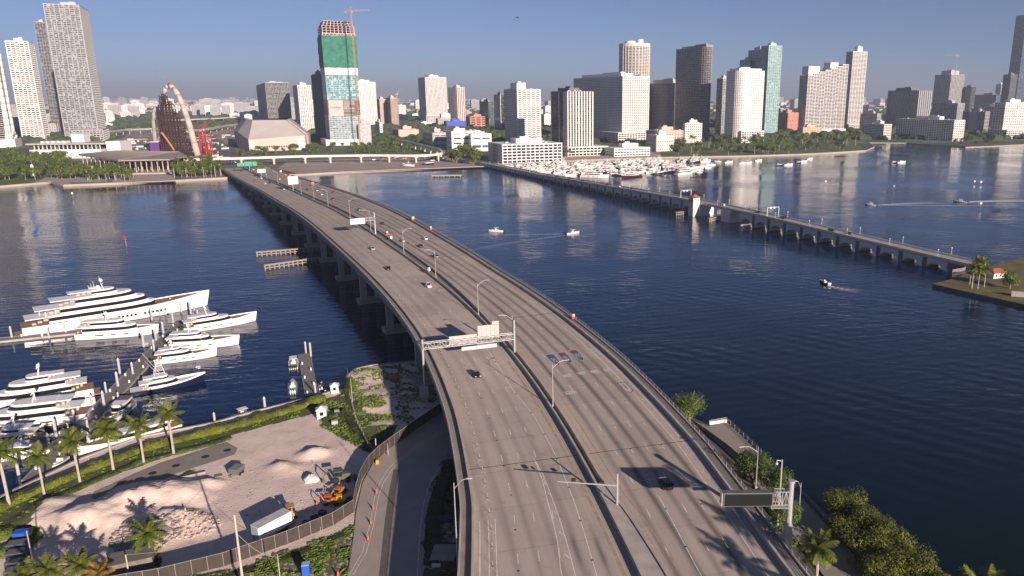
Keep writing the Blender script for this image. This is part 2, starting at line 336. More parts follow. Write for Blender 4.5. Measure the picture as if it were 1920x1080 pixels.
# ---- haze box
def haze(density):
    m = bpy.data.materials.new('haze_air'); m.use_nodes = True; t = m.node_tree; t.nodes.clear()
    o = t.nodes.new('ShaderNodeOutputMaterial'); v = t.nodes.new('ShaderNodeVolumePrincipled'); v.inputs['Density'].default_value = density
    v.inputs['Color'].default_value = (0.47, 0.54, 0.70, 1); v.inputs['Anisotropy'].default_value = 0.0
    t.links.new(v.outputs[0], o.inputs['Volume'])
    mb = MB().bx(-32000, 32000, -3000, 42000, -3, 420); ob = mb.build('haze', m); tag(ob, kind='stuff'); return ob
haze(0.5/5400)
# ================================================================ the big causeway bridge
ZP = [(40, 7.5), (60, 8), (112, 9.5), (180, 12), (260, 15), (340, 17), (420, 17.5), (500, 16.5), (620, 12.5), (720, 8.5), (800, 6), (900, 4.5), (980, 3.2), (1400, 2.2)]
def zdeck(y):
    for (a, b_), (c, d) in zip(ZP, ZP[1:]):
        if a <= y <= c:
            k = (y-a)/(c-a); return b_+(d-b_)*k
    return ZP[0][1] if y < 40 else 2.2
def onB(px, py, dz=0.):
    z = 10
    for _ in range(50): p = P(px, py, z); z = .5*z+.5*(zdeck(p.y)+dz)
    return p
Mp = [(447, 311), (504, 339), (543, 355), (582, 374), (634, 397), (684, 426), (710, 447), (759, 478), (817, 520), (884, 572), (925, 616), (956, 644), (985, 676), (1013, 722), (1047, 764), (1070, 800), (1098, 855), (1131, 919), (1178, 1000), (1220, 1080)]
mp_ = [onB(*p) for p in Mp][::-1]
# smooth: fit cubic-ish by averaging repeatedly on a resampled line
cl = [Vector((24, 40)), Vector((21, 62)), Vector((17.5, 82))]+[Vector((p.x, p.y)) for p in mp_]
cl += [Vector((-530, 1108)), Vector((-640, 1290)), Vector((-800, 1560))]
CLN = resamp(cl, 4)
for _ in range(220):
    CLN = [CLN[0]]+[(CLN[i-1]+CLN[i]*2+CLN[i+1])/4 for i in range(1, len(CLN)-1)]+[CLN[-1]]
SS = [0.]
for a, c in zip(CLN, CLN[1:]): SS.append(SS[-1]+(c-a).length)
def interp(x, tab):
    if x <= tab[0][0]: return tab[0][1]
    for (a, b_), (c, d) in zip(tab, tab[1:]):
        if x <= c: return b_+(d-b_)*(x-a)/(c-a)
    return tab[-1][1]
def at(s):
    i = min(max(bisect.bisect(SS, s)-1, 0), len(SS)-2); k = (s-SS[i])/(SS[i+1]-SS[i])
    a, c = CLN[i], CLN[i+1]; p = a.lerp(c, k)
    i0 = max(0, i-2); i1 = min(len(CLN)-1, i+3); t_ = (CLN[i1]-CLN[i0]).normalized(); return p, t_
def BW(s, o, dz=0.):
    """place at distance s along the bridge, o metres right of the median line"""
    p, t_ = at(s); q = Vector((p.x+t_.y*o, p.y-t_.x*o)); z = ZF(s)
    return Vector((q.x, q.y, z+dz))
ZS = [zdeck(p.y) for p in CLN]
for _ in range(60): ZS = [ZS[0]]+[(ZS[i-1]+ZS[i]*2+ZS[i+1])/4 for i in range(1, len(ZS)-1)]+[ZS[-1]]
def ZF(s):
    i = min(max(bisect.bisect(SS, s)-1, 0), len(SS)-2); k = (s-SS[i])/(SS[i+1]-SS[i]); return ZS[i]*(1-k)+ZS[i+1]*k
def YS(y):
    lo, hi = 0, SS[-1]
    for _ in range(40):
        m = (lo+hi)/2
        if at(m)[0].y < y: lo = m
        else: hi = m
    return lo
def SO(px, py, dz=0.):
    """photo pixel -> (s, offset) on the deck"""
    p = onB(px, py, dz); best = None
    for i in range(0, len(CLN)-1):
        a, c = CLN[i], CLN[i+1]; d = c-a; t_ = max(0, min(1, (Vector((p.x, p.y))-a).dot(d)/d.length_squared)); q = a+d*t_; dd = (Vector((p.x, p.y))-q).length
        if best is None or dd < best[0]:
            cr = d.x*(p.y-a.y)-d.y*(p.x-a.x); best = (dd, SS[i]+t_*d.length, -dd if cr > 0 else dd)
    return best[1], best[2]
S1 = YS(940); S0 = 0.; SN = YS(112)
WLt = [(0, 37), (YS(112), 31.4), (YS(139), 28.4), (YS(178), 26.6), (YS(240), 25.4), (YS(620), 25.2), (YS(900), 25.2)]
WRt = [(0, 26.5), (YS(112), 27.2), (YS(150), 29.2), (YS(200), 29.6), (YS(300), 28.6), (YS(345), 30), (YS(420), 32.4), (YS(560), 36.5), (YS(700), 35.5), (YS(860), 32)]
WLf = lambda s: interp(s, WLt)
WRf = lambda s: interp(s, WRt)
DECK, t, b = nodes_mat('bridge_deck_concrete'); b.inputs['Roughness'].default_value = 0.85
uvn = N(t, 'ShaderNodeUVMap'); sep = N(t, 'ShaderNodeSeparateXYZ'); t.links.new(uvn.outputs[0], sep.inputs[0])
# u = metres across, v = metres along. tyre and oil tracks per lane, stains, joints
geo = N(t, 'ShaderNodeNewGeometry')
nb = N(t, 'ShaderNodeTexNoise', i_Scale=0.06, i_Detail=6., i_Roughness=0.6); t.links.new(geo.outputs['Position'], nb.inputs['Vector'])
mpp = N(t, 'ShaderNodeMapping'); mpp.inputs['Scale'].default_value = (0.9, 0.02, 1); t.links.new(uvn.outputs[0], mpp.inputs[0])
nl = N(t, 'ShaderNodeTexNoise', i_Scale=1., i_Detail=3.); t.links.new(mpp.outputs[0], nl.inputs['Vector'])
base = ramp(t, nb.outputs['Fac'], [(0.3, (0.42, 0.355, 0.305)), (0.7, (0.495, 0.42, 0.365))])
m1 = N(t, 'ShaderNodeMix', data_type='RGBA', blend_type='MULTIPLY'); m1.inputs[0].default_value = 0.55
rl = ramp(t, nl.outputs['Fac'], [(0.3, (0.82, 0.82, 0.83)), (0.65, (1.05, 1.04, 1.03))]); t.links.new(base.outputs[0], m1.inputs[6]); t.links.new(rl.outputs[0], m1.inputs[7])
# dark lane centre bands: |frac(u/3.75)-.5| 
dv = N(t, 'ShaderNodeMath', operation='DIVIDE'); t.links.new(sep.outputs[0], dv.inputs[0]); dv.inputs[1].default_value = 3.75
fr = N(t, 'ShaderNodeMath', operation='FRACT'); t.links.new(dv.outputs[0], fr.inputs[0])
su = N(t, 'ShaderNodeMath', operation='SUBTRACT'); t.links.new(fr.outputs[0], su.inputs[0]); su.inputs[1].default_value = 0.5
ab = N(t, 'ShaderNodeMath', operation='ABSOLUTE'); t.links.new(su.outputs[0], ab.inputs[0])
mrg = N(t, 'ShaderNodeMapRange'); mrg.inputs[1].default_value = 0.03; mrg.inputs[2].default_value = 0.32; mrg.inputs[3].default_value = 1; mrg.inputs[4].default_value = 0; t.links.new(ab.outputs[0], mrg.inputs[0])
at1 = N(t, 'ShaderNodeAttribute', attribute_name='oil'); mo = N(t, 'ShaderNodeMath', operation='MULTIPLY'); ml_ = N(t, 'ShaderNodeMath', operation='MAXIMUM'); t.links.new(mrg.outputs[0], ml_.inputs[0]); ml_.inputs[1].default_value = .12; t.links.new(ml_.outputs[0], mo.inputs[0]); t.links.new(at1.outputs['Fac'], mo.inputs[1])
m2 = N(t, 'ShaderNodeMix', data_type='RGBA', blend_type='MIX'); t.links.new(mo.outputs[0], m2.inputs[0]); t.links.new(m1.outputs[2], m2.inputs[6]); m2.inputs[7].default_value = (0.085, 0.075, 0.07, 1)
vv = N(t, 'ShaderNodeMath', operation='DIVIDE'); t.links.new(sep.outputs[1], vv.inputs[0]); vv.inputs[1].default_value = 14.2
vf = N(t, 'ShaderNodeMath', operation='FRACT'); t.links.new(vv.outputs[0], vf.inputs[0]); jr = ramp(t, vf.outputs[0], [(0.0, (.72, .72, .72)), (0.012, (1, 1, 1))]); jr.color_ramp.interpolation = 'CONSTANT'
m3 = N(t, 'ShaderNodeMix', data_type='RGBA', blend_type='MULTIPLY'); m3.inputs[0].default_value = .6; t.links.new(m2.outputs[2], m3.inputs[6]); t.links.new(jr.outputs[0], m3.inputs[7])
# cast slabs poured at different times: each 14 m bay has its own tone; old patches
fl_ = N(t, 'ShaderNodeMath', operation='FLOOR'); t.links.new(vv.outputs[0], fl_.inputs[0]); fu_ = N(t, 'ShaderNodeMath', operation='DIVIDE'); t.links.new(sep.outputs[0], fu_.inputs[0]); fu_.inputs[1].default_value = 11.3; fu2 = N(t, 'ShaderNodeMath', operation='FLOOR'); t.links.new(fu_.outputs[0], fu2.inputs[0])
cb = N(t, 'ShaderNodeCombineXYZ'); t.links.new(fl_.outputs[0], cb.inputs[0]); t.links.new(fu2.outputs[0], cb.inputs[1]); wn_ = N(t, 'ShaderNodeTexWhiteNoise'); t.links.new(cb.outputs[0], wn_.inputs['Vector'])
sr = ramp(t, wn_.outputs['Value'], [(0., (.9, .9, .91)), (1., (1.06, 1.05, 1.04))]); m4 = N(t, 'ShaderNodeMix', data_type='RGBA', blend_type='MULTIPLY'); m4.inputs[0].default_value = 1.; t.links.new(m3.outputs[2], m4.inputs[6]); t.links.new(sr.outputs[0], m4.inputs[7])
sn_ = N(t, 'ShaderNodeTexNoise', i_Scale=.35, i_Detail=7., i_Roughness=.75); t.links.new(geo.outputs['Position'], sn_.inputs['Vector']); ss_ = ramp(t, sn_.outputs['Fac'], [(.28, (.62, .6, .58)), (.42, (1, 1, 1)), (.7, (1.05, 1.04, 1.02))]); m5 = N(t, 'ShaderNodeMix', data_type='RGBA', blend_type='MULTIPLY'); m5.inputs[0].default_value = .8; t.links.new(m4.outputs[2], m5.inputs[6]); t.links.new(ss_.outputs[0], m5.inputs[7])
t.links.new(m5.outputs[2], b.inputs['Base Color'])
nf = N(t, 'ShaderNodeTexNoise', i_Scale=3., i_Detail=3.); t.links.new(geo.outputs['Position'], nf.inputs['Vector'])
bp = N(t, 'ShaderNodeBump', i_Strength=0.12, i_Distance=0.1); t.links.new(nf.outputs['Fac'], bp.inputs['Height']); t.links.new(bp.outputs[0], b.inputs['Normal'])
PARA = mat('barrier_concrete', (0.42, 0.37, 0.33), 0.85, var=0.2, vs=0.25)
def brow(o0, o1, z0, z1, s0, s1, step=4., mi=0, mb=None):
    """extruded bar following the bridge between offsets (callables or numbers) and heights above deck"""
    f0 = o0 if callable(o0) else (lambda s: o0); f1 = o1 if callable(o1) else (lambda s: o1)
    mb = mb or MB(); n = max(1, round((s1-s0)/step)); R = []
    for i in range(n+1):
        s = s0+(s1-s0)*i/n; R.append([BW(s, f0(s), z0), BW(s, f1(s), z0), BW(s, f1(s), z1), BW(s, f0(s), z1)])
    return mb.loft(R, mi)
def dsheet(name, f0, f1, s0, s1, m, dz, nacross=14, step=4., oil=None, parent=None):
    n = max(1, round((s1-s0)/step)); vs = []; uv = []; oi = []
    for i in range(n+1):
        s = s0+(s1-s0)*i/n
        for k in range(nacross+1):
            o = f0(s)+(f1(s)-f0(s))*k/nacross; vs.append(BW(s, o, dz)); uv.append((o, s)); oi.append(oil(s, o) if oil else 0)
    fs = [(i*(nacross+1)+k, i*(nacross+1)+k+1, (i+1)*(nacross+1)+k+1, (i+1)*(nacross+1)+k) for i in range(n) for k in range(nacross)]
    mb = MB(); mb.add(vs, fs); o = mb.build(name, m, parent); me = o.data; ul = me.uv_layers.new(name='UVMap')
    for l in me.loops: ul.data[l.index].uv = uv[l.vertex_index]
    a = me.attributes.new('oil', 'FLOAT', 'POINT')
    for i, v in enumerate(oi): a.data[i].value = v
    return o
BR = empty('causeway_bridge', (0, 0, 0), 0, 'long curved concrete causeway bridge carrying the motorway across the bay to the city', 'bridge')
LS = lambda s: -(WLf(s)-2.7); RS = lambda s: WRf(s)-3.2
MEDN = [(0, 5.4), (YS(112), 3.6), (YS(128), 2.6), (YS(136), 1.6), (YS(145), 1.1), (YS(240), 1.1), (YS(300), 3.0), (YS(420), 4.0), (YS(700), 3.4), (YS(900), 1.6), (SS[-1], 1.1)]
MG = lambda s: interp(s, MEDN)                       # median structure on the right of the line
YS170 = YS(190)
STAINS = [(*SO(1078, 1035), 1., 7.), (*SO(1128, 1035), .9, 7.), (*SO(885, 930), .5, 30.), (*SO(935, 1010), .6, 22.), (*SO(985, 1040), .45, 18.)]
def fades(s, o):   # oil tracks fade in the middle of the left bridge
    e = min(1, max(0, (o-2.5)/3)) * min(1, max(0, (RS(s)-1.8-o)/2.5)) if o > 0 else 0.34*min(1, max(0, (-o-5)/4))
    e = e*(0.62+0.2*math.sin(s*0.05+o))
    e += (.1 if o < 0 else 0)*max(0, min(1, (YS170-s)/40))  # left roadway also darkens towards its near end
    for (s_, o_, a_, l_) in STAINS: e = max(e, a_*math.exp(-((s-s_)/l_)**2-((o-o_)/.9)**2))
    return e
dsheet('road_deck', LS, lambda s: -0.9, 0, S1, DECK, 0.0, 30, oil=fades, parent=BR)
dsheet('road_deck', lambda s: MG(s), RS, 0, S1, DECK, 0.0, 22, oil=fades, parent=BR)
slab = brow(lambda s: -WLf(s), lambda s: WRf(s), -0.9, -0.05, 0, S1)
slab.build('deck_slab', CONC, BR)
SWM = mat('sidewalk_concrete', (0.25, 0.22, 0.2), 0.9, var=0.2, vs=0.2)
brow(lambda s: -WLf(s)+0.3, lambda s: LS(s)-0.45, -0.05, 0.22, 0, S1).build('sidewalk', SWM, BR)
brow(lambda s: RS(s)+0.45, lambda s: WRf(s)-0.3, -0.05, 0.22, 0, S1).build('sidewalk', SWM, BR)
brow(lambda s: -WLf(s), lambda s: -WLf(s)+0.28, -1.0, 1.05, 0, S1).build('outer_parapet', PARA, BR)
brow(lambda s: LS(s)-0.45, LS, -0.05, 1.0, 0, S1).build('traffic_barrier', PARA, BR)
brow(RS, lambda s: RS(s)+0.45, -0.05, 1.0, 0, S1).build('traffic_barrier', PARA, BR)
brow(lambda s: WRf(s)-0.28, lambda s: WRf(s), -1.0, 0.55, 0, S1).build('outer_parapet', PARA, BR)
brow(-0.9, -0.45, -0.05, 1.05, 0, S1).build('median_barrier', PARA, BR)
brow(lambda s: MG(s)-0.45, MG, -0.05, 1.05, 0, S1).build('median_barrier', PARA, BR)
brow(-0.45, lambda s: MG(s)-0.45, -0.05, 0.82, 0, YS(140)).build('median_fill', PARA, BR)
brow(-0.45, lambda s: MG(s)-0.45, -0.05, -0.02, YS(140), S1).build('median_gap_shade', DCONC, BR)  # dark floor stands in for the shade inside the open gap
# handrails: right fence and left rail as posts + bars
def rail(off, h, step, s0, s1, name, z0, bars=(1., .6)):
    mb = MB(); n = int((s1-s0)/step)
    for i in range(n+1):
        s = s0+i*step; p = BW(s, off(s), z0); mb.tube(p, p+Vector((0, 0, h)), 0.045, n=4, cap=False)
    for b_ in bars:
        pts_ = [BW(s0+(s1-s0)*i/(n), off(s0+(s1-s0)*i/n), z0+h*b_) for i in range(n+1)]
        for a, c in zip(pts_, pts_[1:]): mb.tube(a, c, 0.04, n=4, cap=False)
    return mb.build(name, STEEL, BR)
rail(lambda s: WRf(s)-0.14, 1.1, 2.5, 0, YS(560), 'guard_rail', 0.55, (1., 0.66, 0.33))
rail(lambda s: -WLf(s)+0.14, 0.35, 3., 0, YS(420), 'guard_rail', 1.05, (1.,))
rail(lambda s: RS(s)+0.22, 0.4, 4., 0, YS(420), 'guard_rail', 1.0, (1.,))
# girders
for nm, o0, o1 in (('girder', lambda s: -WLf(s)+0.9, lambda s: -WLf(s)+1.7), ('girder', lambda s: -WLf(s)+5, lambda s: -WLf(s)+5.8), ('girder', lambda s: -WLf(s)+10, lambda s: -WLf(s)+10.8), ('girder', lambda s: -8, lambda s: -7.2), ('girder', lambda s: -2.6, lambda s: -1.8), ('girder', lambda s: 2.6, lambda s: 3.4), ('girder', lambda s: 10, lambda s: 10.8), ('girder', lambda s: 18, lambda s: 18.8), ('girder', lambda s: WRf(s)-1.8, lambda s: WRf(s)-1.)):
    brow(o0, o1, -2.9, -0.9, 10, YS(930)).build(nm, CONC, BR)
# piers every 49 m
ps = [(787, 690), (747, 625), (698, 570), (658, 526), (620, 491), (600, 462), (567, 441), (541, 421), (520, 405), (503, 389), (487, 376), (473, 365), (456, 355), (442, 345)]
def near_s(p):
    i = min(range(len(CLN)), key=lambda i: (CLN[i]-Vector((p.x, p.y))).length); return SS[i]
sp = [near_s(P(*p, 0.5)) for p in ps]
sp0 = sp[0]; dsp = (sp[-1]-sp[0])/(len(sp)-1)
for k in range(-3, len(sp)+2):
    s = sp0+k*dsp
    if s < 8: continue
    for side in (-1, 1):
        lo, hi = ((-WLf(s)+1.2, -2.) if side < 0 else (2., WRf(s)-1.2)); pr = MB(); z = ZF(s); p, t_ = at(s); rz = math.atan2(t_.y, t_.x)
        gnd = 2. if (k <= 0 or k > len(sp)-2) else 0.
        a = BW(s, lo); c = BW(s, hi); mid = (a+c)/2; w = (c-a).length
        if k < 0 and z < 6: continue
        pr.box((mid.x, mid.y, z-3.6), (2.2, w, 1.4), rz)                                   # cap beam
        for f in (0.08, 0.36, 0.64, 0.92):
            q = a.lerp(c, f); pr.box((q.x, q.y, (z-4.3+gnd+(1.6 if not gnd else -0.5))/2), (1.9, 2.6, z-4.3-gnd-(1.6 if not gnd else -0.5)), rz)
        if not gnd:
            for (f0, f1) in ((-0.04, 0.48), (0.52, 1.04)):
                q0 = a.lerp(c, f0); q1 = a.lerp(c, f1); q = (q0+q1)/2; pr.box((q.x, q.y, 0.75), (6.5, (q1-q0).length, 1.9), rz)
        pr.build('pier', CONC, BR)
# expansion joints across the deck
JT = mat('joint_seal', (0.05, 0.045, 0.04), 0.9, var=0.1)
for k in range(-3, len(sp)+1):
    s = sp0+(k+0.0)*dsp if k else sp0
    if s < 6 or k % 2: continue
    for f0, f1 in ((LS, lambda s: -0.9), (MG, RS)):
        mb = MB(); mb.add([BW(s-0.1, f0(s), 0.012), BW(s-0.1, f1(s), 0.012), BW(s+0.1, f1(s), 0.012), BW(s+0.1, f0(s), 0.012)], [(0, 1, 2, 3)]); mb.build('expansion_joint', JT, BR)
# ---- road markings, as one painted part per kind
MW = mat('worn_white_paint', (0.74, 0.69, 0.64), 0.8, var=0.25, vs=0.8); MY = mat('faded_yellow_paint', (0.38, 0.29, 0.19), 0.85, var=0.25, vs=0.5)
def stripe(mb, fo, w, s0, s1, step=4.):
    f = fo if callable(fo) else (lambda s: fo); n = max(1, math.ceil((s1-s0)/step))
    vs = []
    for i in range(n+1):
        s = s0+(s1-s0)*i/n; vs += [BW(s, f(s)-w/2, 0.008), BW(s, f(s)+w/2, 0.008)]
    mb.add(vs, [(2*i, 2*i+1, 2*i+3, 2*i+2) for i in range(n)])
def so_line(pix):
    q = sorted(SO(*p) for p in pix); return lambda s: interp(s, q)
mk = MB()
lnA = lambda s: LS(s)+3.4; 
for s0_, s1_, f in ((0, YS(134), lambda s: LS(s)+1.0), (0, YS(134), lambda s: LS(s)+3.9), (0, YS(134), lambda s: LS(s)+2.6)): stripe(mk, f, 0.14, s0_, s1_)
# solid line between lanes on the left roadway, splitting to a chevroned gore
g0 = so_line([(909, 649), (960, 730), (1002, 781), (1018, 810), (1040, 850), (1078, 945), (1098, 1008), (1118, 1078)])
stripe(mk, g0, 0.14, 0, YS(240))
gl = so_line([(1002, 862), (1015, 895), (1032, 960), (1046, 1020), (1052, 1079)]); gr = so_line([(1002, 862), (1020, 895), (1048, 970), (1066, 1030), (1078, 1079)])
stripe(mk, gl, 0.14, 0, SO(1002, 862)[0]); stripe(mk, gr, 0.14, 0, SO(1002, 862)[0])
for px, py in ((1025, 925), (1036, 960), (1046, 1000), (1058, 1042), (1066, 1085)):
    s, _ = SO(px, py); m_ = (gl(s)+gr(s))/2
    for e in (gl(s), gr(s)): 
        a = BW(s-1.6, e, 0.009); c = BW(s, m_, 0.009); d = Vector((0, 0.35, 0)); mb = mk; mb.add([a, c, c+d, a+d], [(0, 1, 2, 3)])
def chev(s, o0, o1, back=1.6, w=0.18):
    m_ = (o0+o1)/2
    for e in (o0, o1):
        mk.add([BW(s, e, 0.01), BW(s+back, m_, 0.01), BW(s+back+w, m_, 0.01), BW(s+w, e, 0.01)], [(0, 1, 2, 3)])
s = 18
while s < YS(300):
    o = LS(s); (chev(s, o+2.6, o+3.9) if s < YS(134) else chev(s, o+2.3, o+3.5, 1.3, 0.14)); s += 5.6
# dashes: left roadway
dl1 = so_line([(955, 800), (964, 860), (951, 905), (953, 930), (962, 985), (971, 1065)]); 
for off in (lambda s: LS(s)+7.6, lambda s: LS(s)+11.3, lambda s: LS(s)+15.0):
    s = 8
    while s < YS(700): stripe(mk, off, 0.14, s, s+3.); s += 12.2
for off in (lambda s: RS(s)-7.1, lambda s: RS(s)-10.8, lambda s: RS(s)-14.5, lambda s: RS(s)-18.2):
    s = 4
    while s < YS(800): stripe(mk, off, 0.14, s, s+3.); s += 12.2
wr0 = so_line([(1512, 1078), (1462, 1010), (1300, 790), (1260, 760)])
stripe(mk, lambda s: RS(s)-3.4, 0.14, 0, YS(800)); stripe(mk, lambda s: RS(s)-1.6, 0.12, 0, YS(230)); stripe(mk, lambda s: RS(s)-14.5, 0.14, 0, YS(134))
s = 6
while s < YS(300):
    o = RS(s); chev(s+1.3, o-3.3, o-1.7, -1.3, 0.15); s += 7.4
mk.build('lane_markings', MW, BR)
my = MB(); stripe(my, lambda s: -3.2, 0.7, 0, YS(210)); stripe(my, lambda s: MG(s)+1.2, 0.16, 0, YS(420)); stripe(my, lambda s: -2.3, 0.14, 0, YS(600)); stripe(my, lambda s: MG(s)+2.6, 0.3, 0, YS(240)); my.build('yellow_edge_lines', MY, BR)
# reflective studs
st_ = MB(); random.seed(3)
for off in (g0, lambda s: RS(s)-14.5, lambda s: RS(s)-7.1, lambda s: LS(s)+7.6):
    s = 6
    while s < YS(260):
        p = BW(s, off(s), 0.02); st_.box((p.x, p.y, p.z), (0.3, 0.3, 0.06)); s += 12.2
st_.build('road_studs', BLACK, BR)
# ---- painted route shields and words on the right roadway
def road_frame(px, py):
    s, o = SO(px, py); p, t_ = at(s); q = BW(s, o, 0.0); slope = (ZF(s+2)-ZF(s-2))/4
    yv = Vector((t_.x, t_.y, slope)).normalized(); xv = yv.cross(Vector((0, 0, 1))).normalized(); zv = xv.cross(yv)
    return Matrix(((xv.x, yv.x, zv.x, q.x), (xv.y, yv.y, zv.y, q.y), (xv.z, yv.z, zv.z, q.z), (0, 0, 0, 1))), s, o
SHB = mat('shield_blue_paint', (0.07, 0.09, 0.2), 0.8, var=0.3, vs=1.); SHR = mat('shield_red_paint', (0.22, 0.06, 0.06), 0.8, var=0.3, vs=1.); SHW = mat('shield_white_paint', (0.46, 0.42, 0.4), 0.8, var=0.15)
def shield_pts(k=1.): return [(x*k, y*k) for x, y in ((-1., .8), (-.62, .93), (-.3, .84), (0, .96), (.3, .84), (.62, .93), (1., .8), (1.06, .3), (.92, -.3), (.55, -.8), (0, -1.08), (-.55, -.8), (-.92, -.3), (-1.06, .3))]
def flat(mb, pts_, M_, z, sx, sy, mi=0): mb.add([M_ @ Vector((x*sx, y*sy, z)) for x, y in pts_], [tuple(range(len(pts_)-1, -1, -1))], mi)
for i, (px, py, num) in enumerate(((1038, 673, '95'), (1060, 669, '95'), (1082, 664, '395'))):
    M_, s, o = road_frame(px, py); mb = MB(); a, h_ = 1.15, 4.6
    flat(mb, shield_pts(1.12), M_, 0.012, a, h_, 0); flat(mb, shield_pts(1.), M_, 0.016, a, h_, 1)
    top = [(-1., .42), (1., .42), (1., .8), (.62, .93), (.3, .84), (0, .96), (-.3, .84), (-.62, .93), (-1., .8)]
    mb.add([M_ @ Vector((x*a*.98, y*h_*.98, 0.02)) for x, y in top], [tuple(range(len(top)))], 1 if i == 0 else 2)
    mb.build('painted_route_shield', [SHW, SHB, SHR], BR)
    text(num, 2.0, 'painted_route_number', SHW, BR, M_ @ Matrix.Translation((0, -.8, 0.024)) @ Matrix.Diagonal((0.75, 2.4, 1, 1)), 0.001)
M_, s, o = road_frame(1173, 724); mb = MB()
us = [(-.8, .9), (-.35, .8), (0, .92), (.35, .8), (.8, .9), (1., .55), (.8, .15), (1.02, -.35), (.7, -.8), (.2, -.92), (0, -1.05), (-.2, -.92), (-.7, -.8), (-1.02, -.35), (-.8, .15), (-1., .55)]
flat(mb, [(x*1.15, y*1.08) for x, y in us], M_, 0.012, 1.15, 3.6, 0); flat(mb, us, M_, 0.016, 1.15, 3.6, 1); mb.build('painted_route_shield', [BLACK, SHW], BR)
text('1', 2.2, 'painted_route_number', BLACK, BR, M_ @ Matrix.Translation((0, 0, 0.022)) @ Matrix.Diagonal((0.9, 2.0, 1, 1)), 0.001)
for px, py, w_ in ((1064, 704, 'WEST'), (1091, 699, 'WEST'), (1115, 696, 'WEST'), (1139, 692, 'EXIT'), (1070, 736, 'SOUTH')):
    M_, s, o = road_frame(px, py); text(w_, 1.25, 'painted_road_word', MW, BR, M_ @ Matrix.Translation((0, 0, 0.012)) @ Matrix.Diagonal((0.75, 2.3, 1, 1)), 0.001)
# road on the far land side
RD = MB()
# ================================================================ towers of the skyline
GA = math.radians(25)          # the street grid is turned 25 degrees
EDIR = Vector((math.cos(GA), math.sin(GA))); NDIR = Vector((-math.sin(GA), math.cos(GA)))
GL = glassmat('city_window_glass', (0.035, 0.045, 0.055), (.42, .42, .42), share=0.35)
GLB = glassmat('blue_window_glass', (0.03, 0.06, 0.1), (0.3, 0.34, 0.38), 0.2)
GLT = glassmat('teal_window_glass', (0.08, 0.2, 0.23), (0.45, 0.55, 0.55), 0.25)
GLD = glassmat('dark_window_glass', (0.012, 0.014, 0.018), (0.18, 0.17, 0.16), 0.2)
GLP = glassmat('pale_film_glass', (0.28, 0.36, 0.4), (0.6, 0.62, 0.62), 0.3, rough=0.3)
TEALW = mat('pale_teal_render', (0.4, 0.52, 0.5), 0.6, var=0.06, vs=0.05)
GREYW = mat('mid_grey_render', (0.42, 0.41, 0.41), 0.7, var=0.07, vs=0.05)
BROWNW = mat('brown_concrete', (0.3, 0.24, 0.2), 0.8, var=0.1, vs=0.05)
SALMON = mat('salmon_render', (0.52, 0.25, 0.18), 0.8, var=0.1, vs=0.05)
DARKW = mat('dark_grey_render', (0.13, 0.13, 0.14), 0.7, var=0.1, vs=0.05)
NETG = mat('green_scaffold_net', (0.035, 0.17, 0.115), 0.9, var=0.4, vs=0.12)
def offset_poly(poly, d):
    n = len(poly); out = []
    for i in range(n):
        a, b_, c = Vector(poly[i-1]), Vector(poly[i]), Vector(poly[(i+1) % n]); u = (b_-a).normalized(); v = (c-b_).normalized()
        n1 = Vector((u.y, -u.x)); n2 = Vector((v.y, -v.x)); m_ = (n1+n2); k = d/max(0.3, m_.length_squared/2)
        out.append((b_.x+m_.x*k, b_.y+m_.y*k))
    return out
def facade(poly, z0, z1, fh=3.4, slab=(0.5, 0.35), bay=4., pier=(0.6, 0.45), faces=None, skip=(), nb=0):
    """glass core, slab edges and piers as three meshes; faces = per-edge overrides {i: dict(bay=, pier=, wall=)}"""
    core, sl_, pr = MB(), MB(), MB(); faces = faces or {}
    slab = (slab[0]*1.2+.1, slab[1])
    core.prism(poly, z0, z1); n = max(1, round((z1-z0)/fh)); h = (z1-z0)/n
    for k in range(n+1):
        so_ = slab[1]; P2 = offset_poly(poly, so_); zz = z0+k*h
        if k == n: sl_.prism(offset_poly(poly, so_+.12), zz-slab[0]*.6, zz+1.0)
        else: sl_.prism(P2, max(z0, zz-slab[0]*.4), zz+slab[0]*.6)
    m = len(poly)
    for i in range(m):
        if i in skip: continue
        a, b_ = Vector(poly[i]), Vector(poly[(i+1) % m]); d = b_-a; L = d.length
        if L < 1.: continue
        u = d/L; nn = Vector((u.y, -u.x)); f = faces.get(i, {}); by = f.get('bay', bay); pw, po = f.get('pier', pier); pw *= 1.2; rz = math.atan2(u.y, u.x)
        if pw > 0:
            q = max(1, round(L/by))
            for j in range(q+1):
                c = a+u*(L*j/q)+nn*(po/2-0.1); pr.box((c.x, c.y, (z0+z1)/2+.2), (pw, po+0.2, z1-z0+.4), rz)
        for (w0, w1) in f.get('wall', ()):            # blank wall strips between fractions
            c = a+u*(L*(w0+w1)/2)+nn*((slab[1]+0.1)/2); pr.box((c.x, c.y, (z0+z1)/2+.15), (L*(w1-w0), slab[1]+0.16, z1-z0+.3), rz)
        if 'par' in f:                               # balcony parapets
            ph, po2 = f['par']
            for k in range(1, n):
                c = a+d/2+nn*(po2/2); sl_.box((c.x, c.y, z0+k*h+ph/2), (L*0.94, po2, ph), rz)
    return core, sl_, pr
TOW = {}
def solve(xl, xc, xr, yt, yb, left=None):
    left = (xc < 450) if left is None else left
    C3 = P(xc, yb, 1.4); az = AZ(xc, yt); r = math.hypot(C3.x, C3.y); C = az*r
    u, v = (NDIR, -EDIR) if left else (EDIR, NDIR)
    def hit(px, d):
        a = AZ(px, yt); det = d.x*(-a.y)+a.x*d.y; k = (-C.x*(-a.y)+(-a.x)*C.y*1.0)/det if abs(det) > 1e-9 else 0
        # C + k d = m a
        k = (C.y*a.x-C.x*a.y)/(d.x*a.y-d.y*a.x); return k
    return C, u, abs(hit(xr, u)), abs(hit(xl, v)), ZAT(yt, C.x, C.y)
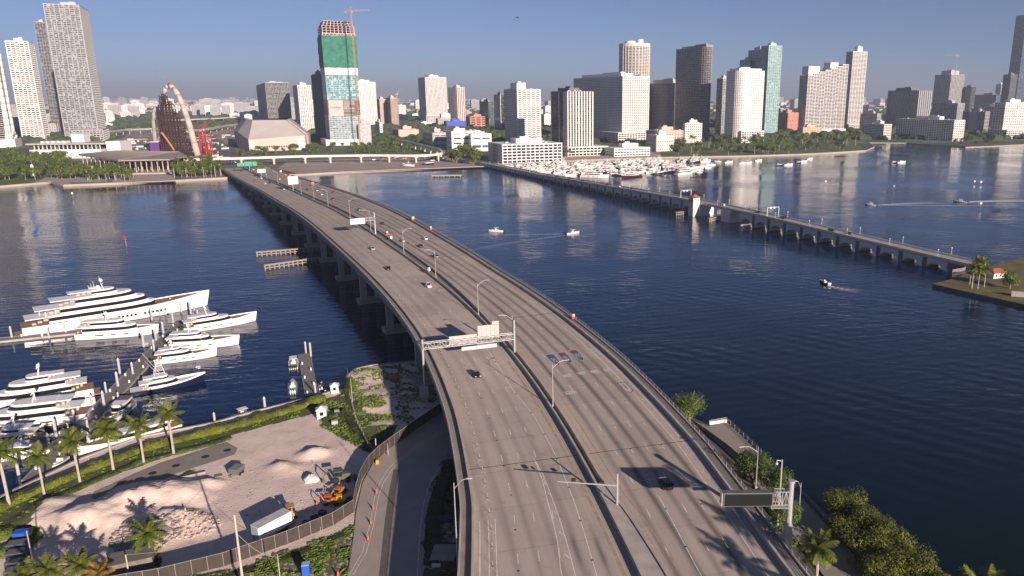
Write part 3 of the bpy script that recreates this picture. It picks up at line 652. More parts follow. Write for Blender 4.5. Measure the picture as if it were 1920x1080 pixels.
def tower(label, xl, xc, xr, yt, yb, gl=GL, fr=WHITE, pm=None, name='apartment_tower', cat='tower', fh=3.4, slab=(0.5, 0.35), bay=4., pier=(0.6, 0.45), faces=None, top=1, podium=None, left=None, rd=None, dmax=None, plant=(0.3, 0.75, 0.3, 0.7, 7.), shape=None, pod_m=None, z0=1.4):
    C, u, s, t_, h = solve(xl, xc, xr, yt, yb, left)
    if dmax: t_ = min(t_, dmax)
    root = empty(name, (C.x, C.y, z0), math.atan2(u.y, u.x), label, cat)
    poly = [(0, 0), (s, 0), (s, t_), (0, t_)]
    if shape == 'roundR': poly = [(0, 0)]+[(s-t_*.5+t_*.5*math.sin(a), t_*.5-t_*.5*math.cos(a)) for a in [math.pi*i/8 for i in range(9)]]+[(0, t_)] if s > t_*.6 else [(s*(0.5+0.5*math.sin(a)), s*.5-s*.5*math.cos(a)) for a in [-1.5+1.5*i/5 for i in range(6)]]+[(s, t_), (0, t_)]
    if shape == 'roundC': poly = [(r_*(1-math.sin(a)), r_*(1-math.cos(a))) for r_ in [min(s, t_)*.4] for a in [math.pi/2-math.pi/2*i/6 for i in range(7)]]+[(s, 0), (s, t_), (0, t_)]
    if shape == 'chamfer': c_ = min(s, t_)*.22; poly = [(0, c_), (c_, 0), (s-c_, 0), (s, c_), (s, t_), (0, t_)]
    H_ = h-z0
    co_, sl_, pr = facade(poly, 0, H_, fh, slab, bay, pier, faces)
    co_.build('glazing', gl, root); sl_.build('floor_bands', fr, root)
    if pr.v: pr.build('pier_wall', pm or fr, root)
    if top:
        rf = MB().prism(offset_poly(poly, -0.3), H_, H_+0.5).build('roof', ROOF, root)
        a, b_, c, d, ph = plant; rr = random.Random(round(xl*7+yt))
        pb = MB().bx(s*a, s*b_, t_*c, t_*d, H_+.5, H_+ph); pb.bx(s*(a+.08), s*(a+(b_-a)*.5), t_*(c+.05), t_*(c+(d-c)*.5), H_+ph, H_+ph+2.5)
        pb.build('plant_room', fr, rf); e = MB()
        for _ in range(7): 
            x, y = s*rr.uniform(.08, .92), t_*rr.uniform(.08, .92); w = rr.uniform(1.5, 4); e.box((x, y, H_+1.4), (w, w*rr.uniform(.6, 1.4), 2.2))
        e.build('rooftop_unit', GREYW, rf)
    if podium:      # (x0,x1,y0,y1,h) in metres from the corner
        x0, x1, y0, y1, ph = podium; po = empty_part('podium', root)
        c2, s2, p2 = facade([(x0, y0), (x1, y0), (x1, y1), (x0, y1)], 0, ph, 4.2, (1.1, .3), 6., (1.0, .35)); g = c2.build('glazing', gl, po); s2.build('floor_bands', pod_m or fr, po); p2.build('pier_wall', pod_m or fr, po)
    TOW[label] = (root, s, t_, H_); return root, s, t_, H_
def empty_part(name, parent):
    o = bpy.data.objects.new(name, None); COL.objects.link(o); o.parent = parent; KIDS.setdefault(parent.name, []).append(o); return o
BALC = dict(slab=(1.25, 1.3), pier=(0.5, 0.9), bay=9.)
def par(i, bay=4., pier=(0.6, 0.45), **k): return {i: dict(bay=bay, pier=pier, **k)}
# --- left cluster
tower('white tower with a checkered balcony grid at the left edge of the skyline', 10, 52, 62, 78, 264, fr=WHITE, slab=(1.5, .7), bay=7.5, pier=(1.5, .7), fh=4.2)
tower('slim dark glass tower tucked behind the tall grey grid tower', 64, 84, 92, 42, 250, gl=GLD, fr=GREYW, slab=(.5, .2), pier=(.3, .25), bay=5.)
tower('tallest grey tower with a fine balcony grid, left of the arched bridge works', 82, 147, 163, 10, 264, gl=GL, fr=GREYW, slab=(.95, 1.1), bay=8., pier=(.9, 1.1), fh=3.6, podium=(-30, 60, -12, 40, 22), plant=(.1, .9, .1, .55, 6.))
# one thousand museum style exoskeleton at the frame edge
def exo():
    C, u, s, t_, h = solve(-120, -40, -30, -60, 278); root = empty('office_tower', (C.x, C.y, 1.4), math.atan2(u.y, u.x), 'curved white exoskeleton tower cut off by the left edge of the picture', 'tower'); H_ = h-1.4
    s = 34; t_ = 62
    co_, sl_, pr = facade([(2, 2), (s-2, 2), (s-2, t_-2), (2, t_-2)], 0, H_, 3.8, (.8, .7), 90., (0, 0)); co_.build('glazing', GLD, root); sl_.build('floor_bands', GREYW, root)
    e = MB(); 
    for x0, y0, dx, dy in ((0, 0, 1, 0), (s, 0, -1, 0), (0, 0, 0, 1), (0, t_, 0, -1), (s, t_, -1, 0), (s, 0, 0, 1)):
        L = s if dx else t_; pts_ = []
        for k in range(25):
            z = H_*k/24; w = 10*math.exp(-z/16.)+3.0*(.5+.5*math.sin(z*.03)); pts_.append(Vector((x0+dx*min(w, L*.45)*.7, y0+dy*min(w, L*.45)*.7, z)))
        e.path(pts_, [3.4-2.*k/24 for k in range(25)], 6)
    for k in range(9):
        a = math.pi*k/8; e.ball((s*.5+(s*.62)*math.cos(a), -1, 26*math.sin(a)), 4.5)
    e.build('exoskeleton', WHITE, root, smooth=True); MB().bx(-8, s+8, -8, t_+8, 0, 14).build('podium', WHITE, root)
exo()
# --- middle
tower('dark glass tower with a wave line and pale left flank, behind the arena', 480, 497, 541, 155, 242, gl=GLD, fr=GREYW, slab=(.6, .3), bay=4.2, pier=(.4, .3), faces={3: dict(bay=5, pier=(1.6, .5))}, pm=GREYW, plant=(.25, .9, .2, .8, 5.))
tower('slim white tower with grey shaded flank, between the dark glass tower and the netted tower', 549, 558, 582, 160, 247, slab=(.9, .4), bay=4.5, pier=(1.4, .6))
tower('narrow dark blue tower just left of the green netted tower', 583, 600, 609, 138, 266, gl=GLB, fr=DARKW, slab=(.6, .3), bay=5, pier=(.5, .4))
def casa():
    C, u, s, t_, h = solve(596, 604, 665, 62, 273); root = empty('unfinished_tower', (C.x, C.y, 1.4), math.atan2(u.y, u.x), 'unfinished tower wrapped in green netting with a banner on its middle floors', 'tower'); H_ = h-1.4
    cx, sx_, px_ = solve(596, 604, 665, 62, 273)[0], s, t_
    zz = lambda py: ZAT(py, C.x, C.y)-1.4
    poly = [(0, 0), (s, 0), (s, t_), (0, t_)]
    for (z0, z1, g, f, sb, by, pw) in ((0, zz(217), GLT, GREYW, (1.1, .25), 5., (.9, .3)), (zz(217), zz(188), GLD, BROWNW, (.6, .2), 5., (.5, .2)), (zz(188), zz(140), GLT, TEALW, (.5, .15), 11., (.5, .25)), (zz(140), zz(125), GLP, WHITE, (1.2, .3), 5., (1.2, .3)), (zz(125), H_, GLD, PINK, (.8, .3), 6., (1.2, .3))):
        a, b_, c = facade(poly, z0, z1, 3.7, sb, by, pw); a.build('glazing', g, root); b_.build('floor_bands', f, root); c.build('pier_wall', f, root)
    sc_ = MB()                       # bare frame on top, stepping in
    for k in range(5):
        z = H_+k*4.2+1; ins = 0 if k < 3 else 2.5+2*(k-3); sc_.prism([(ins, ins), (s-ins, ins), (s-ins, t_-ins), (ins, t_-ins)], z+3.7, z+4.3)
        for i in range(9):
            for j in range(4): sc_.box((ins+.7+(s-2*ins-1.4)*i/8, ins+.7+(t_-2*ins-1.4)*j/3, z+1.85), (1.1, 1.1, 3.7))
    sc_.build('bare_concrete_frame', PINK, root)
    nt_ = MB(); rr = random.Random(2)
    P2 = offset_poly(poly, 1.8); z0, z1 = zz(126), zz(66); R = []; npt = 60
    ring = []
    for i in range(4):
        a, b_ = Vector(P2[i]), Vector(P2[(i+1) % 4]); 
        for k in range(15): ring.append(a.lerp(b_, k/15))
    c0 = Vector((s/2, t_/2))
    for k in range(15):
        z = z0+(z1-z0)*k/14; R.append([(*(p+(p-c0).normalized()*rr.uniform(-.5, .7)), z+rr.uniform(-.4, .4)) for p in ring])
    nt_.loft(R, cap=False); nt_.build('scaffold_netting', NETG, root)
    # banner: on the long lit face, real sheets hung on it
    bx0, bx1, bz0, bz1 = 1.0, s*.885, zz(217.5), zz(188.5)
    xm = bx0+(bx1-bx0)*.52
    b1 = MB().bx(bx0, xm, -.75, -.55, bz0, bz1).build('banner', mat('pale_pink_banner', (0.58, 0.46, 0.43), .8, var=.04, vs=.1), root)
    b2 = MB().bx(xm+.4, bx1, -.75, -.55, bz0, bz1).build('banner', mat('brown_banner', (0.16, 0.12, 0.115), .8, var=.1, vs=.1), root)
    def T(x, z): return Matrix.Translation((x, -.80, z)) @ Matrix.Rotation(math.pi/2, 4, 'X')
    wb, hb = xm-bx0, bz1-bz0; DT = mat('banner_lettering_brown', (0.2, 0.1, 0.09), .8, var=0); LT = mat('banner_lettering_pale', (0.62, 0.55, 0.53), .8, var=0)
    text('CasaBella', hb*.2, 'banner_lettering', DT, b1, T(bx0+wb*.47, bz0+hb*.55), .02, wb*.82/(hb*.2*4.3)); text('MIAMI', hb*.07, 'banner_lettering', DT, b1, T(bx0+wb*.62, bz0+hb*.42), .02)
    wb2 = bx1-xm-.4; xc_ = xm+.4+wb2*.46
    for tx, sz, zf, kx in (('EXCLUSIVE', .125, .91, 1.), ('RESIDENCES', .125, .77, .95), ('NOW', .155, .62, 1.), ('SELLING', .155, .48, 1.), ('SALES GALLERY', .09, .31, .8), ('NOW OPEN', .09, .08, .9)):
        w_ = {'NOW': .4, 'SELLING': .78, 'EXCLUSIVE': .8, 'RESIDENCES': .82, 'SALES GALLERY': .84, 'NOW OPEN': .6}[tx]*wb2
        o = text(tx, hb*sz, 'banner_lettering', LT, b2, T(0, bz0+hb*zf), .02)
        k = w_/max(v.co.x for v in o.data.vertices)/2
        for v in o.data.vertices: v.co.x = v.co.x*k+xm+.4+wb2*.05+w_/2
    MB().bx(-10, s+14, -8, t_+10, 0, 11).build('podium', WHITE, root)
    return C, u, s, t_, H_
CB = casa()
def tower_crane(label, cat_px, py_top, py_base, yb, jl, jr, m, tilt=0., azj=None, w=1.3):
    """mast with lattice, jib and counter jib; (cat_px, py_top) is the slewing joint"""
    base = P(cat_px, yb, 1.4); az = AZ(cat_px, py_top); r = math.hypot(base.x, base.y); C = az*r; zt = ZAT(py_top, C.x, C.y); zb = ZAT(py_base, C.x, C.y) if py_base else 1.4
    root = empty('tower_crane', (C.x, C.y, zb), 0 if azj is None else azj, label, 'crane'); Hh = zt-zb; mb = MB()
    for sx in (-1, 1):
        for sy in (-1, 1): mb.tube((sx*w, sy*w, 0), (sx*w, sy*w, Hh), .23*w, n=4)
    k = 0; z = 0
    while z < Hh-3:
        for a, b_ in (((-w, -w), (w, -w)), ((w, -w), (w, w)), ((w, w), (-w, w)), ((-w, w), (-w, -w))): mb.tube((*a, z), (*b_, z+3), .13*w, n=4)
        z += 3
    mb.build('mast', m, root); j = MB(); cs = math.cos(tilt); sn = math.sin(tilt)
    for L, sg in ((jr, 1), (jl, -1)):
        for y in (-1, 1): j.tube((0, y, Hh), (sg*L*cs, y, Hh+L*sn*sg), .25, n=4)
        j.tube((0, 0, Hh+2.2), (sg*L*cs, 0, Hh+L*sn*sg+.8), .25, n=4); q = int(L/4)
        for i in range(q): j.tube((sg*L*i/q, -1, Hh+L*sn*sg*i/q), (sg*L*(i+.5)/q, 0, Hh+1.8+L*sn*sg*i/q), .15, n=4); j.tube((sg*L*(i+.5)/q, 0, Hh+1.8+L*sn*sg*i/q), (sg*L*(i+1)/q, 1, Hh+L*sn*sg*(i+1)/q), .15, n=4)
    j.tube((0, 0, Hh), (0, 0, Hh+8), .4, n=4); j.tube((0, 0, Hh+8), (jr*.7*cs, 0, Hh+1+jr*.7*sn), .15, n=4); j.tube((0, 0, Hh+8), (-jl*.8, 0, Hh+1-jl*.8*sn), .15, n=4)
    j.build('jib', m, root); MB().box((-jl+3, 0, Hh-1.5), (4, 2.6, 3.4)).build('counterweight', GREYC, root); MB().box((1.8, 1.6, Hh-.8), (2, 1.8, 2.2)).build('cab', WHITE, root); return root
CRO = mat('pale_orange_steel', (0.6, 0.27, 0.17), .6, var=.1); CRR = mat('crane_red_steel', (0.42, 0.05, 0.05), .55, var=.1); CRY = mat('crane_grey_steel', (0.35, 0.36, 0.38), .6, var=.1)
tower_crane('orange tower crane standing over the green netted tower', 658, 21, None, 274, 15, 38, CRO, 0., -.3, .85)
tower_crane('orange tower crane beside the pair of brown towers', 744, 176, None, 240, 6, 12, CRO, .9)
tower_crane('pale crane on top of the unfinished tower at the far right', 1795, 104, 140, 228, 9, 48, CRY, .03, math.pi-.2)
tower('white grid tower right behind the green netted tower', 667, 670, 703, 154, 240, slab=(1.1, .4), bay=4.2, pier=(1.6, .5), plant=(.1, .7, .2, .8, 6.))
tower('left one of the two squat brown towers beside the orange crane', 706, 712, 722, 186, 236, gl=GLD, fr=PINK, pm=PINK, slab=(1.8, .3), bay=5., pier=(2.2, .35))
tower('right one of the two squat brown towers beside the orange crane', 722, 732, 744, 184, 237, gl=GLD, fr=PINK, slab=(1.8, .3), bay=5., pier=(2.2, .35), faces={3: dict(wall=((0, 1),))}, pm=BROWNW)
tower('broad white tower with tall window strips on a wide garage podium, centre of the skyline', 784, 797, 836, 145, 232, slab=(.8, .4), bay=4.4, pier=(1.3, .6), podium=(-4, 52, -8, 30, 26), faces={3: dict(bay=6)}, plant=(.25, .7, .2, .8, 8.))
tower('smaller cream tower with a dark flank, right of the broad garage-podium tower', 841, 857, 870, 164, 232, gl=GLD, fr=CREAM, slab=(.5, .3), bay=6.5, pier=(2.4, .5), faces={3: dict(wall=((.1, .95),))}, pm=CREAM)
tower('low dark blue office block with roof masts in the middle distance', 899, 916, 927, 191, 240, gl=GLB, fr=DARKW, slab=(.5, .3), bay=5., pier=(.7, .5), name='office_block')
tower('slim black tower with one white edge, left of the balcony-band hotel tower', 926, 938, 948, 178, 246, gl=GLD, fr=DARKW, pm=WHITE, slab=(.3, .2), bay=14, pier=(1.0, .5), name='office_tower')
tower('white tower of strong horizontal balcony bands rising from the waterfront at the small bridge', 946, 970, 1012, 168, 276, fr=WHITE, slab=(1.5, .8), bay=9., pier=(2., .8), fh=3.3, gl=GLD, faces={3: dict(bay=5, pier=(1., .6))}, plant=(.1, .5, .2, .7, 12.))
tower('white terraced block at the foot of the balcony-band tower, beside the small bridge', 916, 942, 1053, 272, 307, fr=WHITE, slab=(1.0, .6), bay=6.5, pier=(1.1, .6), fh=4.3, gl=GLD, name='terrace_block', cat='building', faces={3: dict(wall=((.0, .3), (.7, 1.)), bay=5)})
tower('cream tower of tall vertical fins with a black glass flank, near the marina', 1034, 1064, 1111, 172, 292, gl=GLD, fr=DARKW, pm=CREAM, slab=(.7, .3), bay=4.6, pier=(1.7, .9), faces={3: dict(bay=30, pier=(2.5, .9), wall=((.75, 1),))}, plant=(.2, .6, .2, .9, 6.), podium=(-6, 62, -14, 30, 13), pod_m=CREAM)
tower('huge white slab tower with a long shaded side of balconies above the marina', 1076, 1168, 1217, 143, 268, fr=WHITE, slab=(1.3, .6), bay=5., pier=(1.4, .6), fh=3.2, gl=GLD, plant=(.15, .6, .1, .9, 7.), podium=(-20, 46, -22, 60, 20))
def cylinder_tower():
    base = P(1190, 250, 1.4); az = AZ(1190, 85); r = math.hypot(base.x, base.y); C = az*r; R_ = r*27/F; H_ = ZAT(83, C.x, C.y)-1.4
    root = empty('round_tower', (C.x, C.y, 1.4), 0, 'round white tower with a small drum on its roof, behind the huge white slab tower', 'tower')
    poly = [(R_*math.cos(a), R_*math.sin(a)) for a in [2*math.pi*i/28 for i in range(28)]]
    a, b_, c = facade(poly, 0, H_, 3.4, (.9, .5), 30, (1.3, .9)); a.build('glazing', GLD, root); b_.build('floor_bands', CREAM, root); c.build('pier_wall', CREAM, root)
    rf = MB().prism(offset_poly(poly, 1.), H_-6, H_+1).build('crown_band', CREAM, root); m = MB(); m.prism([(R_*.35+p[0]*.22, p[1]*.22) for p in poly], H_+1, H_+11); m.prism([(-R_*.3+p[0]*.35, p[1]*.35) for p in poly], H_+1, H_+7); m.build('plant_room', WHITE, root)
cylinder_tower()
tower('dark gridded tower with a pale right flank, right of the huge white slab tower', 1219, 1266, 1286, 156, 254, gl=GLD, fr=GREYW, pm=GREYC, slab=(.7, .4), bay=4.5, pier=(.9, .5), plant=(.05, .4, .1, .9, 9.))
tower('dark bronze tower with rounded end and close balcony lines, tallest right of centre', 1269, 1322, 1348, 88, 262, gl=GLD, fr=mat('bronze_grey_bands', (0.25, 0.22, 0.21), .6, var=.08), slab=(.9, 1.2), bay=11., pier=(.5, .6), fh=3.5, shape='roundR', plant=(.2, .7, .05, .9, 5.))
tower('white garage block at the foot of the dark bronze tower', 1281, 1285, 1316, 232, 268, gl=GLD, fr=WHITE, slab=(1.4, .4), bay=5, pier=(1.2, .5), name='garage_block', cat='building', dmax=30)
tower('narrow grey-blue tower squeezed between the bronze tower and the white rounded tower', 1345, 1356, 1368, 148, 258, gl=GLB, fr=GREYW, slab=(.8, .4), bay=5, pier=(.8, .5))
tower('white tower with rounded corner and blank pale wall strip, right of the bronze tower', 1364, 1386, 1433, 133, 268, gl=GL, fr=WHITE, slab=(1.3, .5), bay=4.4, pier=(1.6, .6), fh=3.2, shape='roundC', plant=(.05, .95, .1, .9, 5.), podium=(8, 62, -6, 30, 22), faces={6: dict(wall=((0., .16),), bay=4.4)})
tower('tall pale teal tower behind the white rounded tower', 1428, 1442, 1466, 86, 254, gl=GLT, fr=TEALW, slab=(.9, .9), bay=6., pier=(1.1, .9), fh=3.5)
tower('middle step of the teal glass tower group', 1404, 1432, 1440, 93, 252, gl=GLT, fr=TEALW, slab=(.6, .5), bay=7., pier=(.8, .5), fh=3.5)
tower('lowest step of the teal glass tower group', 1388, 1406, 1420, 112, 251, gl=GLT, fr=TEALW, slab=(.6, .5), bay=7., pier=(.8, .5), fh=3.5)
tower('salmon and cream tower with small windows beside the teal towers', 1454, 1478, 1497, 212, 250, gl=GLD, fr=SALMON, slab=(1.8, .4), bay=5., pier=(2.2, .5))
def stepped():
    C, u, s, t_, h = solve(1502, 1517, 1591, 120, 250); t_ = min(t_, 34); root = empty('stepped_tower', (C.x, C.y, 1.4), math.atan2(u.y, u.x), 'broad white tower whose top climbs in steps towards the slim banded tower', 'tower')
    zz = lambda px, py: ZAT(py, C.x+u.x*s*(px-1517)/74, C.y+u.y*s*(px-1517)/74)-1.4; c_, b_, p_, rf = MB(), MB(), MB(), MB()
    for i in range(7):
        f0, f1 = i/7, (i+1)/7; H_ = zz(1517+74*f0, 142-24*f0)
        a, q, r_ = facade([(s*f0+.02*i, 0), (s*f1, 0), (s*f1, t_), (s*f0+.02*i, t_)], 0, H_, 3.4, (.9, .7), 7., (1., .6), {0: dict(bay=s/14, pier=(.8, .6))}, skip=(1,) if i < 6 else ())
        for m, n in ((c_, a), (b_, q), (p_, r_)): m.add(n.v, n.f)
        rf.bx(s*f0+.6, s*f1-.6, .6, t_-.6, H_, H_+1.2)
    c_.build('glazing', GLD, root); b_.build('floor_bands', WHITE, root); p_.build('pier_wall', WHITE, root); r2 = rf.build('roof', ROOF, root)
    MB().bx(s*.02, s*.3, 3, t_-3, zz(1520, 140), zz(1520, 124)).build('plant_room', WHITE, r2); MB().bx(s*.56, s*.76, 3, t_-3, zz(1560, 130), zz(1565, 117)).build('plant_room', WHITE, r2)
    MB().bx(-10, s+4, -5, t_, 0, 9).build('podium', WHITE, root); TOW['stepped'] = (root, s, t_, 100)
stepped()
tower('slim tall banded tower at the right end of the stepped white tower', 1588, 1600, 1626, 97, 243, fr=WHITE, slab=(1.1, 1.1), bay=10., pier=(.8, .6), fh=3.4, gl=GLD, plant=(.35, .7, .1, .6, 14.), podium=(-4, 46, -10, 30, 14), dmax=45)
tower('low blue glazed block beyond the inlet', 1614, 1645, 1652, 214, 250, gl=GLB, fr=GREYW, name='apartment_block', slab=(1.2, .4), cat='building')
tower('low white block with open parking floors across the inlet', 1622, 1658, 1672, 234, 262, gl=GLD, fr=WHITE, name='garage_block', slab=(1.2, .4), cat='building')
tower('dark ribbed tower with a lit cream right face, right of the inlet', 1666, 1724, 1747, 170, 244, gl=GLB, fr=DARKW, pm=GREYW, slab=(.6, .3), bay=5., pier=(1., .8), faces={0: dict(bay=8, pier=(2.2, 1.), par=(2.0, .8))}, plant=(.1, .8, .3, .8, 8.))
tower('long low white slab block on the waterfront at the right', 1682, 1790, 1809, 226, 265, gl=GLD, fr=WHITE, slab=(1.3, .5), bay=6., pier=(1.5, .6), name='apartment_slab', cat='building')
tower('unfinished tower with brown raw top floors at the far right', 1754, 1784, 1809, 140, 226, gl=GLB, fr=GREYW, pm=PINK, slab=(.5, .3), bay=7., pier=(1.8, .5), plant=(.2, .8, .2, .8, 16.))
tower('blue glazed mid-rise in front of the unfinished far-right tower', 1748, 1796, 1809, 194, 240, gl=GLB, fr=GREYW, slab=(1., .4), bay=7)
tower('dark glass block just right of the unfinished far-right tower', 1806, 1822, 1830, 163, 226, gl=GLD, fr=DARKW, slab=(.5, .3), bay=5)
tower('long dark low ridge of flats behind the right-hand mid-rises', 1828, 1868, 1884, 178, 222, gl=GLB, fr=DARKW, slab=(.6, .4), bay=7, name='apartment_slab', cat='building')
tower('grey slab block left of the white corner tower at the right edge', 1806, 1848, 1856, 210, 252, gl=GLD, fr=GREYW, slab=(1., .4), bay=7, name='apartment_slab', cat='building', faces={3: dict(wall=((.3, .7),))})
tower('pale mid-rise peeping between the grey slab block and the white corner tower', 1846, 1868, 1876, 200, 246, gl=GLD, fr=WHITE, slab=(1., .4), bay=7)
tower('white corner tower on a low podium near the right edge', 1866, 1886, 1930, 193, 260, gl=GL, fr=WHITE, slab=(1.3, .7), bay=7., pier=(1.6, .8), podium=(-6, 60, -16, 30, 18))
tower('dark grey tower with square windows near the right edge', 1882, 1896, 1908, 140, 226, gl=GLD, fr=DARKW, slab=(1.2, .4), bay=4.5, pier=(1.2, .5))
tower('tallest dark tower cut off by the right edge of the picture', 1906, 1926, 1950, 28, 222, gl=GLB, fr=DARKW, slab=(.5, 1.2), bay=8., pier=(.5, .5), fh=4.2)
tower('small bright tower far behind, left of the dark square-window tower', 1868, 1878, 1884, 158, 214, fr=WHITE, gl=GLB, slab=(1, .4), bay=6)
# --- lower pieces between the towers
tower('long white mall block behind the curved guideway', 838, 848, 900, 247, 283, gl=GLD, fr=WHITE, name='mall_block', cat='building', fh=9, slab=(4.5, .4), bay=14, pier=(3., .5), dmax=60, plant=(.1, .5, .2, .5, 5.))
tower('white mall wing with a dark glass foot beside the terraced block', 880, 884, 920, 252, 284, gl=GLB, fr=WHITE, name='mall_block', cat='building', fh=12, slab=(8., .4), bay=20, pier=(2., .5), dmax=50, plant=(.2, .7, .2, .6, 4.))
tower('grey sided low hall left of the long white mall block', 788, 812, 838, 250, 278, gl=GLD, fr=GREYW, name='mall_block', cat='building', fh=9, slab=(5., .3), bay=14, pier=(2.5, .4), dmax=70)
tower('pink beige low hall behind the trees in the middle', 730, 748, 784, 244, 262, gl=GLD, fr=PINK, name='hall', cat='building', fh=12, slab=(8., .3), bay=20, pier=(2.5, .4), dmax=60)
tower('bright blue windowless hall beside the garage podium', 833, 838, 873, 228, 243, gl=GLB, fr=mat('bright_blue_cladding', (0.03, 0.07, 0.42), .6, var=.05, vs=.05), name='hall', cat='building', fh=30, slab=(18., .3), bay=60, pier=(3., .5), dmax=40)
tower('red and pink low office block beyond the blue hall', 874, 882, 912, 219, 240, gl=GLD, fr=SALMON, name='office_block', cat='building', fh=6, slab=(2.5, .3), bay=18, pier=(3., .5))
tower('pale two-step building behind the marina palms', 1213, 1232, 1262, 255, 284, gl=GLD, fr=CREAM, name='club_house', cat='building', fh=6, slab=(3.2, .3), bay=4.5, pier=(2.4, .4), dmax=40)
tower('pink and cream building behind the marina club house', 1213, 1232, 1280, 246, 276, gl=GLD, fr=PINK, name='school_building', cat='building', fh=5, slab=(2.6, .3), bay=6, pier=(3., .4), dmax=40)
tower('low cream houses block below the stepped white tower', 1496, 1506, 1540, 240, 256, gl=GLD, fr=mat('warm_cream_render', (.55, .43, .3), .8, var=.1, vs=.1), name='town_house_block', cat='building', fh=4, slab=(2., .3), bay=5, pier=(2., .4), dmax=30)
tower('long glazed marina pavilion below the huge white slab tower', 1130, 1152, 1218, 279, 294, gl=GLB, fr=WHITE, name='marina_pavilion', cat='building', fh=4, slab=(1.5, .5), bay=5, pier=(.8, .6), dmax=30)
tower('white garage block behind the green netted tower', 704, 712, 716, 230, 252, gl=GLD, fr=WHITE, name='garage_block', cat='building', fh=6, slab=(2.5, .4), bay=9, pier=(1.5, .5))
tower('grey podium building at the right foot of the green netted tower', 668, 672, 694, 234, 272, gl=GLP, fr=GREYW, name='podium_block', cat='building', fh=4, slab=(1.5, .3), bay=5, pier=(1.5, .4))
tower('pale warehouse block left of the arena on the horizon', 372, 374, 412, 186, 206, gl=GLD, fr=mat('pale_green_grey_wall', (.42, .44, .37), .8, var=.1, vs=.02), name='warehouse', cat='building', left=False, fh=30, slab=(26., .4), bay=80, pier=(3., .5), plant=(.2, .6, .3, .7, 8.))
# ================================================================ vegetation kit
def leafball(rr, n, R_, zs=.75, size=.9, cen=(0, 0, 0), inner=.55, mb=None, lobes=7):
    """n leaf faces spread through several lobes"""
    mb = mb or MB(); L = []
    for i in range(lobes):
        a = rr.uniform(0, 6.28); e = rr.uniform(-.5, 1.); d = R_*rr.uniform(.25, .62); L.append((Vector((math.cos(a)*d, math.sin(a)*d, e*R_*zs*.55)), R_*rr.uniform(.35, .6)))
    vs = []; fs = []
    for i in range(n):
        c, r = L[i % lobes]; v = Vector((rr.gauss(0, 1), rr.gauss(0, 1), rr.gauss(0, 1)*.8)).normalized(); p = c+v*r*rr.uniform(inner, 1.); p.z *= 1
        nn = (v+Vector((rr.uniform(-.8, .8), rr.uniform(-.8, .8), rr.uniform(-.2, 1.)))).normalized(); a = nn.orthogonal().normalized(); a.rotate(Matrix.Rotation(rr.uniform(0, 6.28), 3, nn)); b_ = nn.cross(a); s = size*rr.uniform(.55, 1.25)
        p = p+Vector(cen); k = len(vs); vs += [p+a*s*.5, p+b_*s*.28, p-a*s*.5, p-b_*s*.28]; fs.append((k, k+1, k+2, k+3))
    return mb.add(vs, fs)
def make_tree(name, R_, hgt, n, size, m, seed, label, group, cat='tree', lobes=8, zs=.75):
    rr = random.Random(seed); root = empty(name, (0, 0, -500), 0, label, cat, group); tr = MB(); th = hgt-R_*zs*.9
    tr.path([Vector((0, 0, -.3)), Vector((.1, .05, th*.5)), Vector((0, .1, th))], [R_*.09, R_*.065, R_*.05], 6)
    for i in range(5):
        a = i*1.26+rr.uniform(-.3, .3); tr.path([Vector((0, 0, th*.8)), Vector((math.cos(a)*R_*.35, math.sin(a)*R_*.35, th+R_*.2)), Vector((math.cos(a)*R_*.65, math.sin(a)*R_*.65, th+R_*.5))], [R_*.045, R_*.03, R_*.012], 5)
    tr.build('trunk', BARK, root); leafball(rr, n, R_, zs, size, (0, 0, hgt-R_*zs*.75), lobes=lobes).build('crown', m, root); return root
def make_palm(name, hgt, fl, nf, seg, leaf, m, seed, label, group, royal=True, lw=.2):
    rr = random.Random(seed); root = empty(name, (0, 0, -500), 0, label, 'palm tree', group); tr = MB(); k = 7; lean = rr.uniform(-.03, .03)
    pts_ = [Vector((lean*hgt*(i/k)**2, 0, hgt*i/k)) for i in range(k+1)]; tr.path(pts_, [.34, .3, .26, .27, .28, .26, .22, .17] if royal else [.26, .22, .2, .18, .17, .16, .15, .15], 7)
    tr.build('trunk', PALMBARK, root); cr = MB(); top = pts_[-1]
    if royal: cr.path([top, top+Vector((0, 0, 1.5))], [.2, .1], 7)
    for i in range(nf):
        az = i*2.4+rr.uniform(-.2, .2); el = 1.25-1.75*(i/nf)+rr.uniform(-.1, .1); p = top+Vector((0, 0, 1.1 if royal else 0)); d = Vector((math.cos(az)*math.cos(el), math.sin(az)*math.cos(el), math.sin(el))); st_ = fl/seg; rach = [p]
        side = Vector((-math.sin(az), math.cos(az), 0))
        for q in range(seg):
            d = (d+Vector((0, 0, -.95/seg))*(.6+.8*q/seg)).normalized(); p = p+d*st_; rach.append(p)
        for q in range(seg):
            a, b_ = rach[q], rach[q+1]; w = leaf*math.sin(math.pi*min(.97, (q+.9)/(seg+.3)))**.6
            if lw <= 0:
                cr.add([a, b_, b_+side*w*.8-Vector((0, 0, w*.35)), a+side*w*.8-Vector((0, 0, w*.35))], [(0, 1, 2, 3)]); cr.add([a, b_, b_-side*w*.8-Vector((0, 0, w*.35)), a-side*w*.8-Vector((0, 0, w*.35))], [(0, 1, 2, 3)]); continue
            for u in range(3):
                c = a.lerp(b_, (u+.5)/3); fw = (b_-a).normalized()
                for sg in (-1, 1):
                    tip = c+side*sg*w*rr.uniform(.8, 1.1)+fw*w*.45-Vector((0, 0, w*rr.uniform(.25, .7))); cr.add([c-fw*lw*.5, c+fw*lw*.5, tip+fw*.04, tip-fw*.04], [(0, 1, 2, 3)])
    cr.build('crown', m, root); return root
